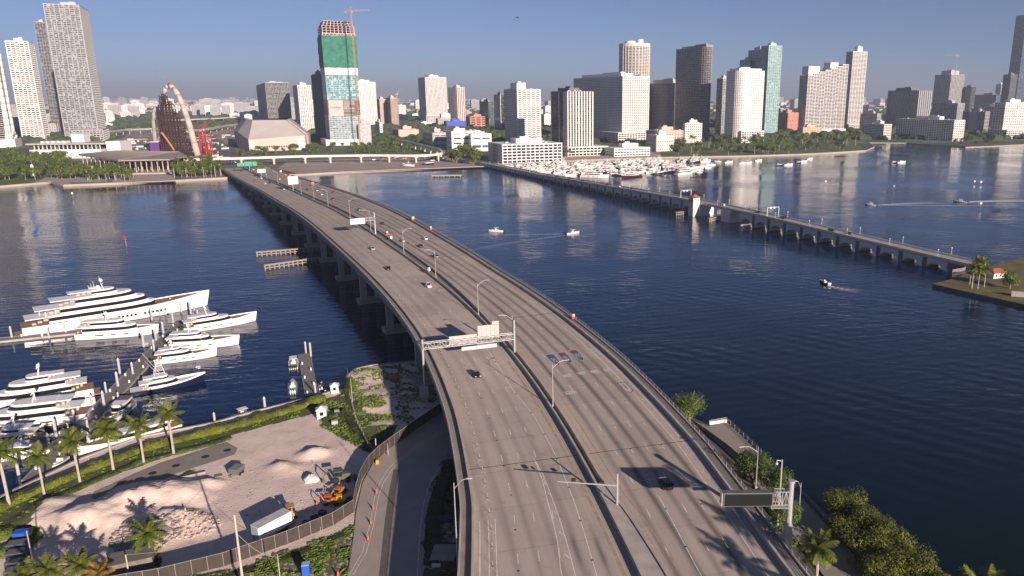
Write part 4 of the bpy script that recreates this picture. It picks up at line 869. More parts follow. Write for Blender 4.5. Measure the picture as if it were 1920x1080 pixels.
def place(proto, used, loc, rz=0., sc=1., label=None, group=None):
    if proto.name not in used:
        used.add(proto.name); proto.location = loc; proto.rotation_euler = (0, 0, rz); proto.scale = (sc,)*3
        tag(proto, label, None, group); return proto
    return dup(proto, loc, rz, sc, label, group)
USED = set()
def inpoly(x, y, poly):
    c = False; j = len(poly)-1
    for i in range(len(poly)):
        if (poly[i][1] > y) != (poly[j][1] > y) and x < (poly[j][0]-poly[i][0])*(y-poly[i][1])/(poly[j][1]-poly[i][1])+poly[i][0]: c = not c
        j = i
    return c
FT = [make_tree('shade_tree', 5.5, 9.5, 420, 1.5, (LEAF, LEAFD, LEAF)[i], 20+i, 'leafy park tree', 'park trees') for i in range(3)]
FP = [make_palm('palm_tree', 9+2*i, 3.6, 13, 4, 1.1, PALML, 40+i, 'palm', 'park palms', True, 0) for i in range(2)]
def vary(rr, y, ys, a, b_, label):
    sc = rr.uniform(a, b_); f = (sc-a)/(b_-a); g = (y-min(ys))/(max(ys)-min(ys)); sz = ('small', 'mid-sized', 'large')[min(2, int(f*3))]; rw = ('far', 'middle', 'near')[min(2, int(g*3))]
    return sc, f'{sz} {label}, {rw} rows'
def scatter(pix, n, protos, label, group, seed, z=1.42, smin=.7, smax=1.15, mind=4.):
    rr = random.Random(seed); xs = [p[0] for p in pix]; ys = [p[1] for p in pix]; pl = []; k = 0; tries = 0
    while k < n and tries < n*60:
        tries += 1; x, y = rr.uniform(min(xs), max(xs)), rr.uniform(min(ys), max(ys))
        if not inpoly(x, y, pix): continue
        q = P(x, y, z)
        if any((q.x-a)**2+(q.y-b_)**2 < mind*mind for a, b_ in pl): continue
        pl.append((q.x, q.y)); pr = protos[rr.randrange(len(protos))]; k += 1
        place(pr, USED, q, rr.uniform(0, 6.28), *vary(rr, y, ys, smin, smax, label), group)
scatter([(-10, 340), (55, 342), (96, 330), (130, 328), (130, 300), (-10, 288)], 84, FT, 'tree in the park left of the canopy museum', 'park trees on the far left shore', 1, smin=.9, smax=1.45)
scatter([(90, 338), (250, 340), (240, 326), (150, 320), (110, 326)], 44, FT+FT+FP, 'tree before the canopy museum', 'trees before the canopy museum', 2, smin=.8, smax=1.3)
scatter([(160, 343), (258, 340), (250, 328), (170, 330)], 26, FP, 'grove palm before the canopy museum', 'palms before the canopy museum', 3)
scatter([(320, 334), (418, 332), (412, 312), (330, 314)], 60, FT[:1]+FT[2:]+FP, 'tree between the canopy museum and the bridge', 'clump beside the bridge landing', 4, smin=.8, smax=1.3)
scatter([(440, 293), (560, 290), (700, 288), (830, 282), (760, 268), (700, 252), (690, 272), (560, 280), (450, 284)], 76, FT, 'tree behind the elevated guideway', 'trees behind the guideway', 5, smin=.7, smax=1.2)
scatter([(842, 308), (895, 312), (898, 292), (850, 290)], 14, FT[:1], 'bright green tree at the arched bridge landing', 'clump by the small bridge', 6, smin=1.3, smax=1.9)
scatter([(1240, 292), (1400, 292), (1560, 286), (1622, 281), (1600, 262), (1400, 262), (1250, 276)], 104, FT+FP, 'tree on the wooded point', 'trees of the wooded point', 7, smin=1.05, smax=1.7)
scatter([(1655, 265), (1700, 266), (1810, 273), (1865, 272), (1840, 264), (1700, 260)], 24, FT[1:2], 'dark tree on the right seawall', 'trees on the right seawall', 8)
scatter([(1135, 288), (1215, 292), (1240, 290), (1215, 282)], 12, FP, 'palm on the marina quay', 'palms on the marina quay', 9)
scatter([(1060, 300), (1075, 300), (1075, 292), (1060, 292)], 4, FP, 'palm by the white terraced block', 'palms by the terraced block', 10)
scatter([(475, 323), (497, 322), (490, 312), (470, 314)], 4, FT[:1], 'lone green tree right of the bridge landing', 'trees right of the landing', 11)
# distant tree cover and distant town: too many to count
def far_cover():
    rr = random.Random(11); mb = MB()
    def blob(x, y, r, h):
        n = 6; R = []
        for k, (f, zz) in enumerate(((1., 0), (.92, .6), (.45, 1.))): R.append([(x+r*f*rr.uniform(.75, 1.2)*math.cos(6.28*i/n), y+r*f*rr.uniform(.75, 1.2)*math.sin(6.28*i/n), 1.4+h*zz*rr.uniform(.8, 1.1)) for i in range(n)])
        mb.loft(R)
    k = 0
    while k < 7000:
        py = 183+rr.random()**1.6*82+4; px = rr.uniform(-30, 1950); q = P(px, py, 1.4)
        if py > 240 and (215 < px < 470): continue
        if py > 262 and px > 1240: continue
        r = rr.uniform(6, 14)*(1+q.y/4500.); blob(q.x, q.y, r, rr.uniform(5, 10)*(1+q.y/9000.)); k += 1
    tag(mb.build('distant_tree_cover', mat('distant_foliage', (0.03, 0.055, 0.02), .9, var=.5, vs=.02, var2=(.09, .12, .04))), kind='stuff')
far_cover()
LB = []
def low_build(seed):
    rr = random.Random(seed); w, d, h = rr.uniform(22, 60), rr.uniform(16, 30), rr.choice((7, 9, 12, 18, 26, 34)); m = rr.choice((WHITE, CREAM, PINK, WHITE, GREYW, WHITE)); root = empty('low_building', (0, 0, -600), 0, 'low building', 'building')
    c, s, p_ = facade([(-w/2, -d/2), (w/2, -d/2), (w/2, d/2), (-w/2, d/2)], 0, h, 3.6, (1.9, .3), 4.5, (1.9, .35)); c.build('glazing', GLD, root); s.build('walls', m, root)
    for f in p_.f: pass
    p_.build('pier_wall', m, root); MB().bx(-w*.3, w*.1, -d*.3, d*.3, h, h+3).build('plant_room', m, root); return root
LBP = [low_build(90+i) for i in range(9)]
LBN = [f"{ {'white_render': 'white', 'cream_concrete': 'cream', 'pale_stone_wall': 'stone coloured', 'grey_concrete': 'grey', 'mid_grey_render': 'grey'}[KIDS[b_.name][1].data.materials[0].name] } { ('low', 'tall')[max(v.co.z for v in KIDS[b_.name][1].data.vertices) > 15] } town block" for b_ in LBP]
def low_city():
    rr = random.Random(5); k = 0; pl = []; t_ = 0
    zones = [((470, 700), (196, 232), 'beyond the arena', 40), ((180, 480), (188, 240), 'behind the arch works', 90), ((-20, 180), (192, 262), 'behind the left-hand towers', 34), ((700, 1050), (190, 240), 'in the middle of the skyline', 60), ((1430, 1680), (188, 240), 'near the inlet', 40), ((1000, 1240), (190, 255), 'behind the marina towers', 16), ((1680, 1940), (195, 222), 'behind the right-hand shore blocks', 18)]
    for (xa, xb), (ya, yb_), lb, n in zones:
        j = 0
        while j < n:
            t_ += 1
            if t_ > 20000: break
            px, py = rr.uniform(xa, xb), ya+rr.random()**1.3*(yb_-ya); q = P(px, py, 1.4)
            if py > 222 and 225 < px < 460: continue
            if any((q.x-a)**2+(q.y-b_)**2 < 55*55 for a, b_ in pl): continue
            ok = all(not (abs((q.xy-Vector((r.location.x, r.location.y))).length) < 75) for r, _, _, _ in TOW.values())
            if not ok: continue
            pl.append((q.x, q.y)); f = 1+max(0, (q.y-2200))/3600
            place(LBP[kk := rr.randrange(9)], USED, q, GA+(math.pi/2 if rr.random() < .4 else 0), min(f, 2.6), ('faraway ' if py < 196 else 'distant ' if py < 210 else '')+LBN[kk]+' '+lb, 'low buildings '+lb); j += 1
low_city()
def far_town():
    rr = random.Random(8); mb = MB()
    for _ in range(1500):
        py = 184.2+rr.random()**1.5*26; px = rr.uniform(-30, 1950); q = P(px, py, 1.4); f = 1+q.y/5000
        mb.box((q.x, q.y, 1.4+rr.uniform(3, 9)*f*.5), (rr.uniform(14, 46)*f, rr.uniform(12, 26)*f, rr.uniform(3, 9)*f), GA)
    for _ in range(120):
        py = 185.5+rr.random()*8; px = rr.choice((rr.uniform(180, 560), rr.uniform(-20, 1940))); q = P(px, py, 1.4); h_ = rr.uniform(20, 60); mb.box((q.x, q.y, h_/2), (rr.uniform(25, 90), 25, h_), GA)
    tag(mb.build('distant_town', mat('distant_town_walls', (0.36, 0.33, 0.31), .8, var=.25, vs=.004)), kind='stuff')
far_town()
# ================================================================ special buildings and works of the far shore
def WP(px, py, Y):
    a = AZ(px, py); x = a.x/a.y*Y; return Vector((x, Y, ZAT(py, x, Y)))
def arena():
    Y = P(510, 284, 1.4).y; rt = [(441, 262, 243, 70), (449, 279, 247, 12), (468, 284, 262, 0), (574, 281, 254, 8), (583, 268, 250, 60)]
    root = empty('arena', P(510, 284, 1.4), 0, 'big faceted pale arena with sloping roof left of the netted tower', 'arena'); o = root.location; base = []; top = []
    for px, yb, yt, _ in rt:
        q = P(px, yb, 1.4); base.append(q-o); top.append(Vector((q.x, q.y, ZAT(yt, q.x, q.y)))-o)
    bk = [Vector((34, 78, 0)), Vector((-30, 100, 0)), Vector((-66, 70, 0))]; b2 = base+bk; t2 = top+[Vector((v.x, v.y, 24)) for v in bk]
    mid = Vector((sum(v.x for v in b2)/len(b2), sum(v.y for v in b2)/len(b2), 0)); ap = []
    for v in t2: q = mid.lerp(v, .6); q.z = 0; ap.append(Vector((q.x-6, q.y, 49)))
    mb = MB(); mb.loft([b2, t2]); mb.build('wall', mat('arena_wall', (.55, .45, .4), .7, var=.06, vs=.02), root); MB().loft([t2, ap]).build('roof', mat('arena_roof', (.5, .45, .42), .6, var=.08, vs=.02), root)
    g = MB()
    for i, (f0, f1) in ((0, (.1, .9)), (2, (.02, .1)), (2, (.86, .99)), (3, (.1, .8))):
        a, b_, c, d = base[i].lerp(base[i+1], f0), base[i].lerp(base[i+1], f1), top[i].lerp(top[i+1], f1), top[i].lerp(top[i+1], f0)
        u = (b_-a).normalized(); nn = Vector((u.y, -u.x, 0)); nn = nn if nn.y < 0 else -nn; g.loft([[a+nn*.6, b_+nn*.6, c+nn*.6-Vector((0, 0, 3)), d+nn*.6-Vector((0, 0, 3))], [a, b_, c-Vector((0, 0, 3)), d-Vector((0, 0, 3))]][::-1])
        for k in range(1, 8): q0, q1 = a.lerp(b_, k/8), d.lerp(c, k/8); g.tube(q0+nn*.8, q1+nn*.8-Vector((0, 0, 3)), .35, n=4, mi=1)
    g.build('glass_wall', [GLP, WHITE], root)
    s = MB()
    for k in range(26): q = base[2].lerp(base[3], .12+.74*k/25); s.box((q.x, q.y-.3, 7), (1.6, .6, 2.2))
    s.build('window', GLD, root)
arena()
def museum():
    root = empty('canopy_museum', P(250, 322, 1.4), 0, 'low museum with broad flat timber canopy roof on thin columns at the water', 'museum'); o = root.location
    roof = [P(x, y, 17)-o for x, y in ((148, 291), (222, 302), (318, 300), (350, 294), (338, 286), (218, 284))]
    mb = MB().prism([(p.x, p.y) for p in roof], 15.2, 16.8); 
    for k in range(40): 
        a, b_ = roof[0].lerp(roof[5], k/40), roof[1].lerp(roof[4], k/40)
        mb.tube((a.x, a.y, 17), (b_.x, b_.y, 17), .5, n=4)
    mb.build('canopy_roof', mat('timber_canopy', (.32, .27, .24), .8, var=.2, vs=.1), root); c = MB(); rr = random.Random(4)
    for k in range(9):
        for j in range(3):
            q = roof[0].lerp(roof[1], (k+.5)/9).lerp(roof[5].lerp(roof[4], (k+.5)/9), j*.22+.03); c.tube((q.x, q.y, 0), (q.x, q.y, 15.4), .5, n=6)
            q = roof[1].lerp(roof[2], (k+.5)/9).lerp(roof[4], j*.2+.04); c.tube((q.x, q.y, 0), (q.x, q.y, 15.4), .5, n=6)
    c.build('columns', PINK, root); w = MB()
    cx = sum(p.x for p in roof)/6; cy = sum(p.y for p in roof)/6
    w.box((cx-14, cy+4, 7.4), (38, 34, 14.6), .1); w.box((cx+22, cy+6, 8.4), (24, 26, 12), -.1); w.build('gallery_block', PINK, root); MB().box((cx+4, cy-4, 9.5), (36, 30, 6), .05).build('glazing', GL, root)
    MB().prism([(p.x*1.02, p.y*1.0-4) for p in roof], 0, 1.6).build('terrace', PAVE, root)
museum()
def science():
    root = empty('science_museum', P(105, 299, 1.4), 0, 'long white museum with a colonnaded terrace and sawtooth roof behind the park', 'museum'); o = root.location
    L = P(58, 298, 1.4)-o; R = P(228, 296, 1.4)-o; d = (R-L); rz = math.atan2(d.y, d.x); m = (L+R)/2; w = d.length
    def bxl(mb, f0, f1, y0, y1, z0, z1): 
        c = L+d*((f0+f1)/2); n = Vector((-d.y, d.x, 0)).normalized()*((y0+y1)/2); mb.box((c.x+n.x, c.y+n.y, (z0+z1)/2), (w*(f1-f0), y1-y0, z1-z0), rz)
    a = MB(); bxl(a, 0, .78, 0, 50, 0, 13); a.build('wall', WHITE, root); g = MB(); bxl(g, .04, .78, 6, 48, 13, 20); g.build('glazing', GLD, root); c = MB()
    for k in range(17): bxl(c, .05+k*.045, .056+k*.045, 1, 3, 13, 20)
    c.build('columns', WHITE, root); r = MB(); bxl(r, -.02, .84, -3, 52, 20, 22); r.build('roof', ROOF, root); s = MB()
    for k in range(5): bxl(s, .12+k*.06, .15+k*.06, 4, 18, 22, 25)
    s.build('roof_light', WHITE, root); e = MB(); bxl(e, .84, 1., 2, 42, 0, 24); bxl(e, .38, .52, 26, 46, 22, 34); e.build('tower_block', WHITE, root)
science()
def sculpture():
    q = P(63, 330, 1.4); root = empty('sculpture', q, 0, 'tall narrow white sculpture standing in the waterside park', 'sculpture'); R = []
    for z, r in ((0, .9), (1.2, .75), (2., 1.1), (4, 2.0), (7, 2.4), (10, 2.3), (12.5, 1.5), (13.6, .3)): R.append([(r*math.cos(6.28*i/12)*.75, r*math.sin(6.28*i/12), z) for i in range(12)])
    MB().loft(R).build('sculpture_body', WHITE, root, smooth=True); MB().bx(-2, 2, -2, 2, -.2, .5).build('plinth', CONC, root)
sculpture()
def arch():
    Y0 = P(372, 293, 1.4).y; root = empty('arch_bridge', (P(372, 293, 1.4).x, Y0, 1.4), 0, 'tall unfinished concrete arch filled with brown steel falsework', 'bridge'); o = root.location
    def pathY(pix): return [WP(x, y, Y)-o for x, y, Y in pix]
    A = [(371, 292, Y0), (364, 268, Y0), (357, 240, Y0+4), (350, 218, Y0+8), (342, 196, Y0+12), (334, 178, Y0+16), (326, 165, Y0+22), (317, 160, Y0+30), (311, 165, Y0+30), (307, 178, Y0+34), (305, 196, Y0+40), (304, 215, Y0+44), (303, 235, Y0+48), (303, 248, Y0+50)]
    MB().path(pathY(A), [4.8, 4.6, 4.4, 4.2, 4., 3.8, 3.7, 3.4, 3., 2.6, 2.4, 2.3, 2.2, 2.2], 8).build('arch_rib', PINK, root, smooth=True)
    B = [(291, 266, Y0+60), (289, 245, Y0+62), (288, 225, Y0+64), (289, 208, Y0+68), (292, 202, Y0+74), (298, 212, Y0+84), (303, 232, Y0+92), (306, 262, Y0+100)]
    MB().path(pathY(B), [3]*8, 8).build('arch_rib', GREYC, root, smooth=True)
    f = MB(); rr = random.Random(3)
    cols = [(306, 214), (310, 196), (314, 182), (319, 176), (325, 180), (331, 190), (337, 204), (343, 218), (350, 238), (357, 262)]
    for j, (px, yt) in enumerate(cols):
        for dy in (0, 14):
            Yc = Y0+34-j*3.4+dy; b_ = WP(px+1, 291, Yc); t_ = WP(px-1, yt, Yc); x = b_.x-o.x; zt = t_.z-o.z; y = Yc-Y0
            for sx in (-1.6, 1.6): f.tube((x+sx, y, 0), (x+sx, y, zt), .8, n=4)
            z = 2
            while z < zt-5: f.tube((x-1.6, y, z), (x+1.6, y, z+4), .5, n=4); f.tube((x+1.6, y, z+4), (x-1.6, y, z+8), .5, n=4); f.tube((x-3, y, z+6), (x+3.5, y, z+6), .55, n=4); z += 8
            if j < len(cols)-1:
                for z in range(10, int(zt), 14): f.tube((x, y, z), (x+9, y-3, z-6+rr.uniform(-2, 2)), .45, n=4)
    f.build('falsework', RUST, root)
    b3 = MB(); b3.path([WP(x, y, Y0+20)-o for x, y in ((303, 248), (316, 266), (330, 286))], [1.6, 1.6, 1.6], 6); b3.build('orange_prop', mat('orange_brown_steel', (.42, .18, .08), .7), root)
    MB().path([WP(318, 160, Y0+30)-o, WP(312, 148, Y0+30)-o], [1.2, .7], 6).build('winch_mast', CRR, root)
    q = P(297, 288, 1.4); t2 = empty('site_tower', q, 0, 'purple wrapped stair tower at the foot of the unfinished arch', 'tower'); MB().box((0, 0, 9), (19, 10, 18)).build('wrapped_body', mat('purple_wrap', (.13, .04, .22), .7, var=.1), t2); MB().bx(-9, 9, -5, 5, 18, 19).build('roof', WHITE, t2)
arch()
for lb, px, yt, yb_, m, jl in (('tall red lattice crane at the right foot of the unfinished arch', 378, 243, 288, CRR, 4), ('short red lattice crane beside the taller red one', 390, 262, 290, CRR, 3)):
    tower_crane(lb, px, yt, None, yb_, jl, 16, m, .9, w=3.4)
def ribbon_bridge(name, label, pix, z, w, th, m, cols, cm=None, rail_=False):
    pts_ = [P(x, y, z) for x, y in pix]; c2 = resamp([(p.x, p.y) for p in pts_], 8)
    for _ in range(6): c2 = [c2[0]]+[(c2[i-1]+c2[i]*2+c2[i+1])/4 for i in range(1, len(c2)-1)]+[c2[-1]]
    root = empty(name, (c2[0].x, c2[0].y, 1.4), 0, label, 'viaduct'); o = c2[0]; L = offs(c2, w/2); R = offs(c2, -w/2); z -= 1.4
    MB().loft([[(a.x-o.x, a.y-o.y, z-th), (b_.x-o.x, b_.y-o.y, z-th), (b_.x-o.x, b_.y-o.y, z), (a.x-o.x, a.y-o.y, z)] for a, b_ in zip(L, R)]).build('deck', m, root)
    for Q in (L, R): MB().loft([[(a.x-o.x-.2, a.y-o.y-.2, z), (a.x-o.x+.2, a.y-o.y+.2, z), (a.x-o.x+.2, a.y-o.y+.2, z+1.1), (a.x-o.x-.2, a.y-o.y-.2, z+1.1)] for a in Q]).build('parapet', m, root)
    tot = len(c2)
    for k in range(cols): p = c2[int((k+.5)*tot/cols)]; MB().box((p.x-o.x, p.y-o.y, (z-th)/2), (1.8, 1.8, z-th)).box((p.x-o.x, p.y-o.y, z-th-.6), (4.5, 2.4, 1.2)).build('column', m, root)
    return root
ribbon_bridge('elevated_guideway', 'slim pale elevated guideway crossing above the bridge landing and curving away', [(300, 300), (320, 300), (440, 297), (560, 293), (700, 291), (790, 292), (822, 290), (833, 286), (824, 280), (790, 272), (750, 262)], 11, 5, 1.5, CREAM, 20)
ribbon_bridge('motorway_flyover', 'long pale motorway flyover far behind the arena', [(310, 226), (400, 222), (500, 217), (620, 214)], 14, 14, 2.2, CREAM, 14)
ribbon_bridge('motorway_flyover', 'curved ramp left of the unfinished arch', [(190, 248), (240, 243), (290, 241), (330, 243)], 12, 10, 2., GREYW, 10)
ribbon_bridge('motorway_flyover', 'ramp running from the arena corner to the unfinished arch', [(352, 246), (392, 241), (420, 236), (470, 230)], 12, 12, 2., PINK, 9)
def pile_of(name, label, cat, grp, spots, mk_, seed):
    rr = random.Random(seed); pr = mk_(); first = True
    for q in spots:
        if first: pr.location = q; pr.rotation_euler = (0, 0, rr.uniform(0, 3.1)); tag(pr, label, cat, grp); first = False
        else: dup(pr, q, rr.uniform(0, 3.1), label=label, group=grp)
def mk_container():
    r = empty('site_container', (0, 0, 0)); MB().bx(-6, 6, -1.25, 1.25, 0, 2.6).build('body', CREAM, r); m = MB()
    for i in range(12): m.bx(-5.8+i*.98, -5.5+i*.98, -1.3, 1.3, .1, 2.5)
    m.build('ribs', CREAM, r); MB().bx(5.95, 6.05, -1.1, 1.1, .1, 2.4).build('door', GREYW, r); return r
rr = random.Random(9)
pile_of('site_container', 'pale site container among the bridge works in the distance', 'container', 'containers of the bridge works', [P(rr.uniform(230, 300), rr.uniform(262, 300), 1.45) for _ in range(26)]+[P(rr.uniform(385, 440), rr.uniform(250, 300), 1.45) for _ in range(18)], mk_container, 3)
def mk_beam():
    r = empty('girder_stack', (0, 0, 0)); MB().bx(-14, 14, -1.2, 1.2, .3, 1.6).build('steel_beam', RUST, r); MB().bx(-13, 13, .2, 1.4, 1.7, 2.8).build('upper_beam', PINK, r); return r
pile_of('girder_stack', 'long girder stack lying in the bridge works', 'girder', 'girders of the bridge works', [P(rr.uniform(222, 420), rr.uniform(240, 300), 1.45) for _ in range(44)], mk_beam, 4)
# barge-like mooring float and near lone items on the water
def barge():
    q = P(838, 331, 0); r = empty('mooring_float', q, .1, 'old flat concrete float moored off the dirt lot', 'float'); MB().bx(-17, 17, -7, 7, 1.2, 2.2).build('deck', CONC, r); m = MB()
    for i in range(6):
        for y in (-6, 6): m.bx(-16+i*6.2, -14.6+i*6.2, y-.7, y+.7, -1, 1.2)
    m.build('legs', DCONC, r)
barge()
# ================================================================ the small arched causeway on the right
def zv(y): return interp(y, [(0, 5.), (330, 4.6), (430, 7.), (520, 9.5), (600, 10), (700, 8.), (850, 5.), (1100, 4.)])
def arched():
    pix = [(1840, 497), (1750, 473), (1600, 437), (1500, 416), (1400, 395), (1290, 383), (1150, 353), (1060, 334), (930, 309), (905, 304)]
    pts_ = []
    for x, y in pix:
        z = 6
        for _ in range(40): q = P(x, y, z); z = zv(q.y)
        pts_.append(q)
    # straighten: least squares line through the samples
    n = len(pts_); mx_ = sum(p.x for p in pts_)/n; my_ = sum(p.y for p in pts_)/n; b_ = sum((p.x-mx_)*(p.y-my_) for p in pts_)/sum((p.y-my_)**2 for p in pts_)
    A = Vector((mx_+b_*(pts_[0].y-my_), pts_[0].y)); B = Vector((mx_+b_*(pts_[-1].y-my_), pts_[-1].y)); d = (B-A); L = d.length; u = d/L; rz = math.atan2(u.y, u.x)
    root = empty('arched_bridge', (A.x, A.y, 0), rz, 'low arched bridge with a red roofed tender house crossing the bay', 'bridge')
    zl = lambda s: zv(A.y+u.y*s); w = 5.6; N_ = 120
    def ext(y0, y1, z0, z1, name, m, s0=0, s1=L, n=N_):
        MB().loft([[(s0+(s1-s0)*i/n, y0, zl(s0+(s1-s0)*i/n)+z0), (s0+(s1-s0)*i/n, y1, zl(s0+(s1-s0)*i/n)+z0), (s0+(s1-s0)*i/n, y1, zl(s0+(s1-s0)*i/n)+z1), (s0+(s1-s0)*i/n, y0, zl(s0+(s1-s0)*i/n)+z1)] for i in range(n+1)]).build(name, m, root)
    ext(-w, w, -.9, -.1, 'deck', PINK); ext(-w+1.4, w-1.4, -.1, -.02, 'roadway', CONC); ext(-w, -w+.3, -.1, .95, 'balustrade', CREAM); ext(w-.3, w, -.1, .95, 'balustrade', CREAM)
    sb = None
    q = P(1312, 402, 0); sb = (Vector((q.x, q.y))-A).dot(u)                     # bascule pier
    gap = (sb-34, sb-6)
    # spandrel walls with arch openings
    s = 12; k = 0
    mb = MB()
    while s < L-12:
        span = 15.5
        if gap[0]-8 < s+span and s < gap[1]+8: s = gap[1]+8.01 if s >= gap[0]-span-8 and s < gap[0] else s+span; s = max(s, gap[1]+8.01); mb.build('arches', CREAM, root) if mb.v else None; mb = MB(); continue
        zt = zl(s+span/2)-.9; r_ = 6.3; hh = max(1.0, zt*.72-.9)
        for y0, y1 in ((-w+.1, -w+.7), (w-.7, w-.1)):
            pa = []; n = 12
            for i in range(n+1):
                a = math.pi*i/n; pa.append((s+span/2-r_*math.cos(a), max(-.5, .4+(hh-.4)*math.sin(a))))
            top = zl(s)-.85; vs = []; 
            for (x, z) in pa: vs += [(x, y0, z), (x, y0, zl(x)-.85), (x, y1, z), (x, y1, zl(x)-.85)]
            mb.add(vs, [f for i in range(n) for f in ((4*i, 4*i+4, 4*i+5, 4*i+1), (4*i+2, 4*i+3, 4*i+7, 4*i+6), (4*i, 4*i+2, 4*i+6, 4*i+4))])
        # barrel
        mb.add([(x, y, z) for i in range(13) for a in [math.pi*i/12] for x, z in [(s+span/2-r_*math.cos(a), max(-.5, .4+(hh-.4)*math.sin(a)))] for y in (-w+.4, w-.4)], [(2*i, 2*i+2, 2*i+3, 2*i+1) for i in range(12)])
        MB().bx(s-1.5, s+1.6, -w+.5, w-.5, -1, zl(s)-.95).build('arch_pier', DCONC, root); s += span
    mb.build('arches', CREAM, root)
    for s_ in (gap[0]-5, gap[1]+3): MB().bx(s_-5, s_+5, -w-1, w+1, -1, zl(s_)-.9).build('bascule_pier', CREAM, root)
    # tender house
    hx = gap[1]+2; T = MB().bx(hx-3, hx+3, w+.5, w+6.5, -1, zl(hx)+4.4); 
    T.build('tender_house', CREAM, root); zt = zl(hx)+4.4
    MB().add([(hx-4, w-.5, zt), (hx+4, w-.5, zt), (hx+4, w+7.5, zt), (hx-4, w+7.5, zt), (hx, w+3.5, zt+2.6)], [(0, 1, 4), (1, 2, 4), (2, 3, 4), (3, 0, 4), (3, 2, 1, 0)]).build('tender_roof', REDTILE, root)
    g = MB()
    for sx in (-1.5, 0, 1.5): g.bx(hx+sx-.45, hx+sx+.45, w+6.4, w+6.56, zt-3.2, zt-1.2); g.bx(hx+3-.02, hx+3.06, w+3.5+sx-.4, w+3.5+sx+.4, zt-3.2, zt-1.2)
    g.build('window', BOATGL, root)
    for (x, lb) in ((gap[0]-48, 1), (gap[1]+26, 1)):
        f = MB(); z = zl(x)
        f.tube((x, -w+.6, z), (x, -w+.6, z+6.5), .22).tube((x, w-.6, z), (x, w-.6, z+6.5), .22).tube((x, -w+.6, z+6.5), (x, w-.6, z+6.5), .2); f.box((x, -1, z+6.2), (.4, 1., 1.4)).box((x, 2, z+6.2), (.4, 1., 1.4)); f.build('signal_frame', WHITE, root)
    # timber fenders
    for (px, py, px2, py2) in ((1268, 405, 1312, 399), (1330, 417, 1366, 409), (1345, 402, 1380, 398)):
        a = P(px, py, 0); b_ = P(px2, py2, 0); dd = b_-a; n = max(3, int(dd.length/2.2)); fr_ = empty('timber_fender', a, math.atan2(dd.y, dd.x), ['long timber fender left of the red roofed tender house', 'short timber fender in front of the opening span', 'timber fender behind the opening span'][[1268, 1330, 1345].index(px)], 'fender'); f = MB()
        for i in range(n+1): f.box((dd.length*i/n, 0, .8), (.7, .7, 4.4))
        f.build('piles', WOOD, fr_); MB().bx(0, dd.length, -.6, 2.2, 2.4, 2.9).bx(0, dd.length, -.5, -.2, .8, 1.3).build('walers', WOOD, fr_)
    # lamps
    lp = None
    for i in range(22):
        s_ = 20+i*(L-40)/22
        for sg in (1, -1):
            q = Vector((A.x+u.x*s_-u.y*sg*(w-.2), A.y+u.y*s_+u.x*sg*(w-.2), zl(s_)))
            if lp is None:
                lp = empty('globe_lamp', q, 0, 'small lamp post on the parapet of the low arched bridge', 'street lamp', 'lamps of the low arched bridge'); MB().tube((0, 0, 0), (0, 0, 4.2), .1, .07).build('pole', WHITE, lp); MB().ball((0, 0, 4.5), .35).build('lamp_head', WHITE, lp)
            else: dup(lp, q)
    return A, u, L, zl, w
VA, VU, VL, VZ, VWid = arched()
# island on the right
isl = [(1748, 538), (1790, 527), (1832, 508), (1920, 487), (2100, 450), (2300, 560), (2100, 640), (1920, 577), (1800, 550)]
landmass('island_ground', [(P(x, y, 0).x, P(x, y, 0).y) for x, y in isl], 1.5, mat('dry_island_grass', (0.13, 0.11, 0.035), .95, var=.35, vs=.15), mat('rock_wall', (.12, .105, .09), .9, var=.3, vs=.5))
def island():
    q = P(1866, 519, 1.5); h = empty('cottage', q, .35, 'small white cottage with a red hip roof on the right-hand islet', 'house'); MB().bx(-6, 6, -4, 4, 0, 3.6).build('wall', WHITE, h)
    MB().add([(-6.8, -4.8, 3.6), (6.8, -4.8, 3.6), (6.8, 4.8, 3.6), (-6.8, 4.8, 3.6), (-3, 0, 6.), (3, 0, 6.)], [(0, 1, 5, 4), (1, 2, 5), (2, 3, 4, 5), (3, 0, 4), (3, 2, 1, 0)]).build('roof', REDTILE, h)
    w = MB()
    for x in (-3.6, 0, 3.6): w.bx(x-.6, x+.6, -4.06, -3.9, 1, 2.4)
    w.build('window', BOATGL, h); h.scale = (.72,)*3; MB().bx(5.9, 6.06, -.6, .6, 0, 2.2).build('door', DSTEEL, h)
    ip = make_palm('palm_tree', 8.5, 3.4, 16, 6, 1.0, PALML, 77, 'palm on the right-hand islet left of the cottage', 'islet palms', False, .2)
    for i, (x, y) in enumerate(((1818, 533), (1828, 526), (1838, 530), (1845, 538), (1833, 541), (1822, 540))): place(ip, USED, P(x, y, 1.5), i*1.3, .95+.12*(i % 3))
    it = make_tree('round_tree', 5.2, 7.5, 2000, .7, LEAF, 78, 'round green tree right of the cottage on the islet', None); place(it, USED, P(1893, 541, 1.5), 0, 1.)
    w2 = empty('site_wall', P(1905, 556, 1.5), -.35, 'low grey wall at the right edge of the islet', 'wall'); MB().bx(-2, 20, -.3, .3, 0, 2.2).build('wall_panel', GREYC, w2); MB().bx(-2.2, 20.2, -.4, .4, 2.2, 2.4).build('coping', CONC, w2)
island()
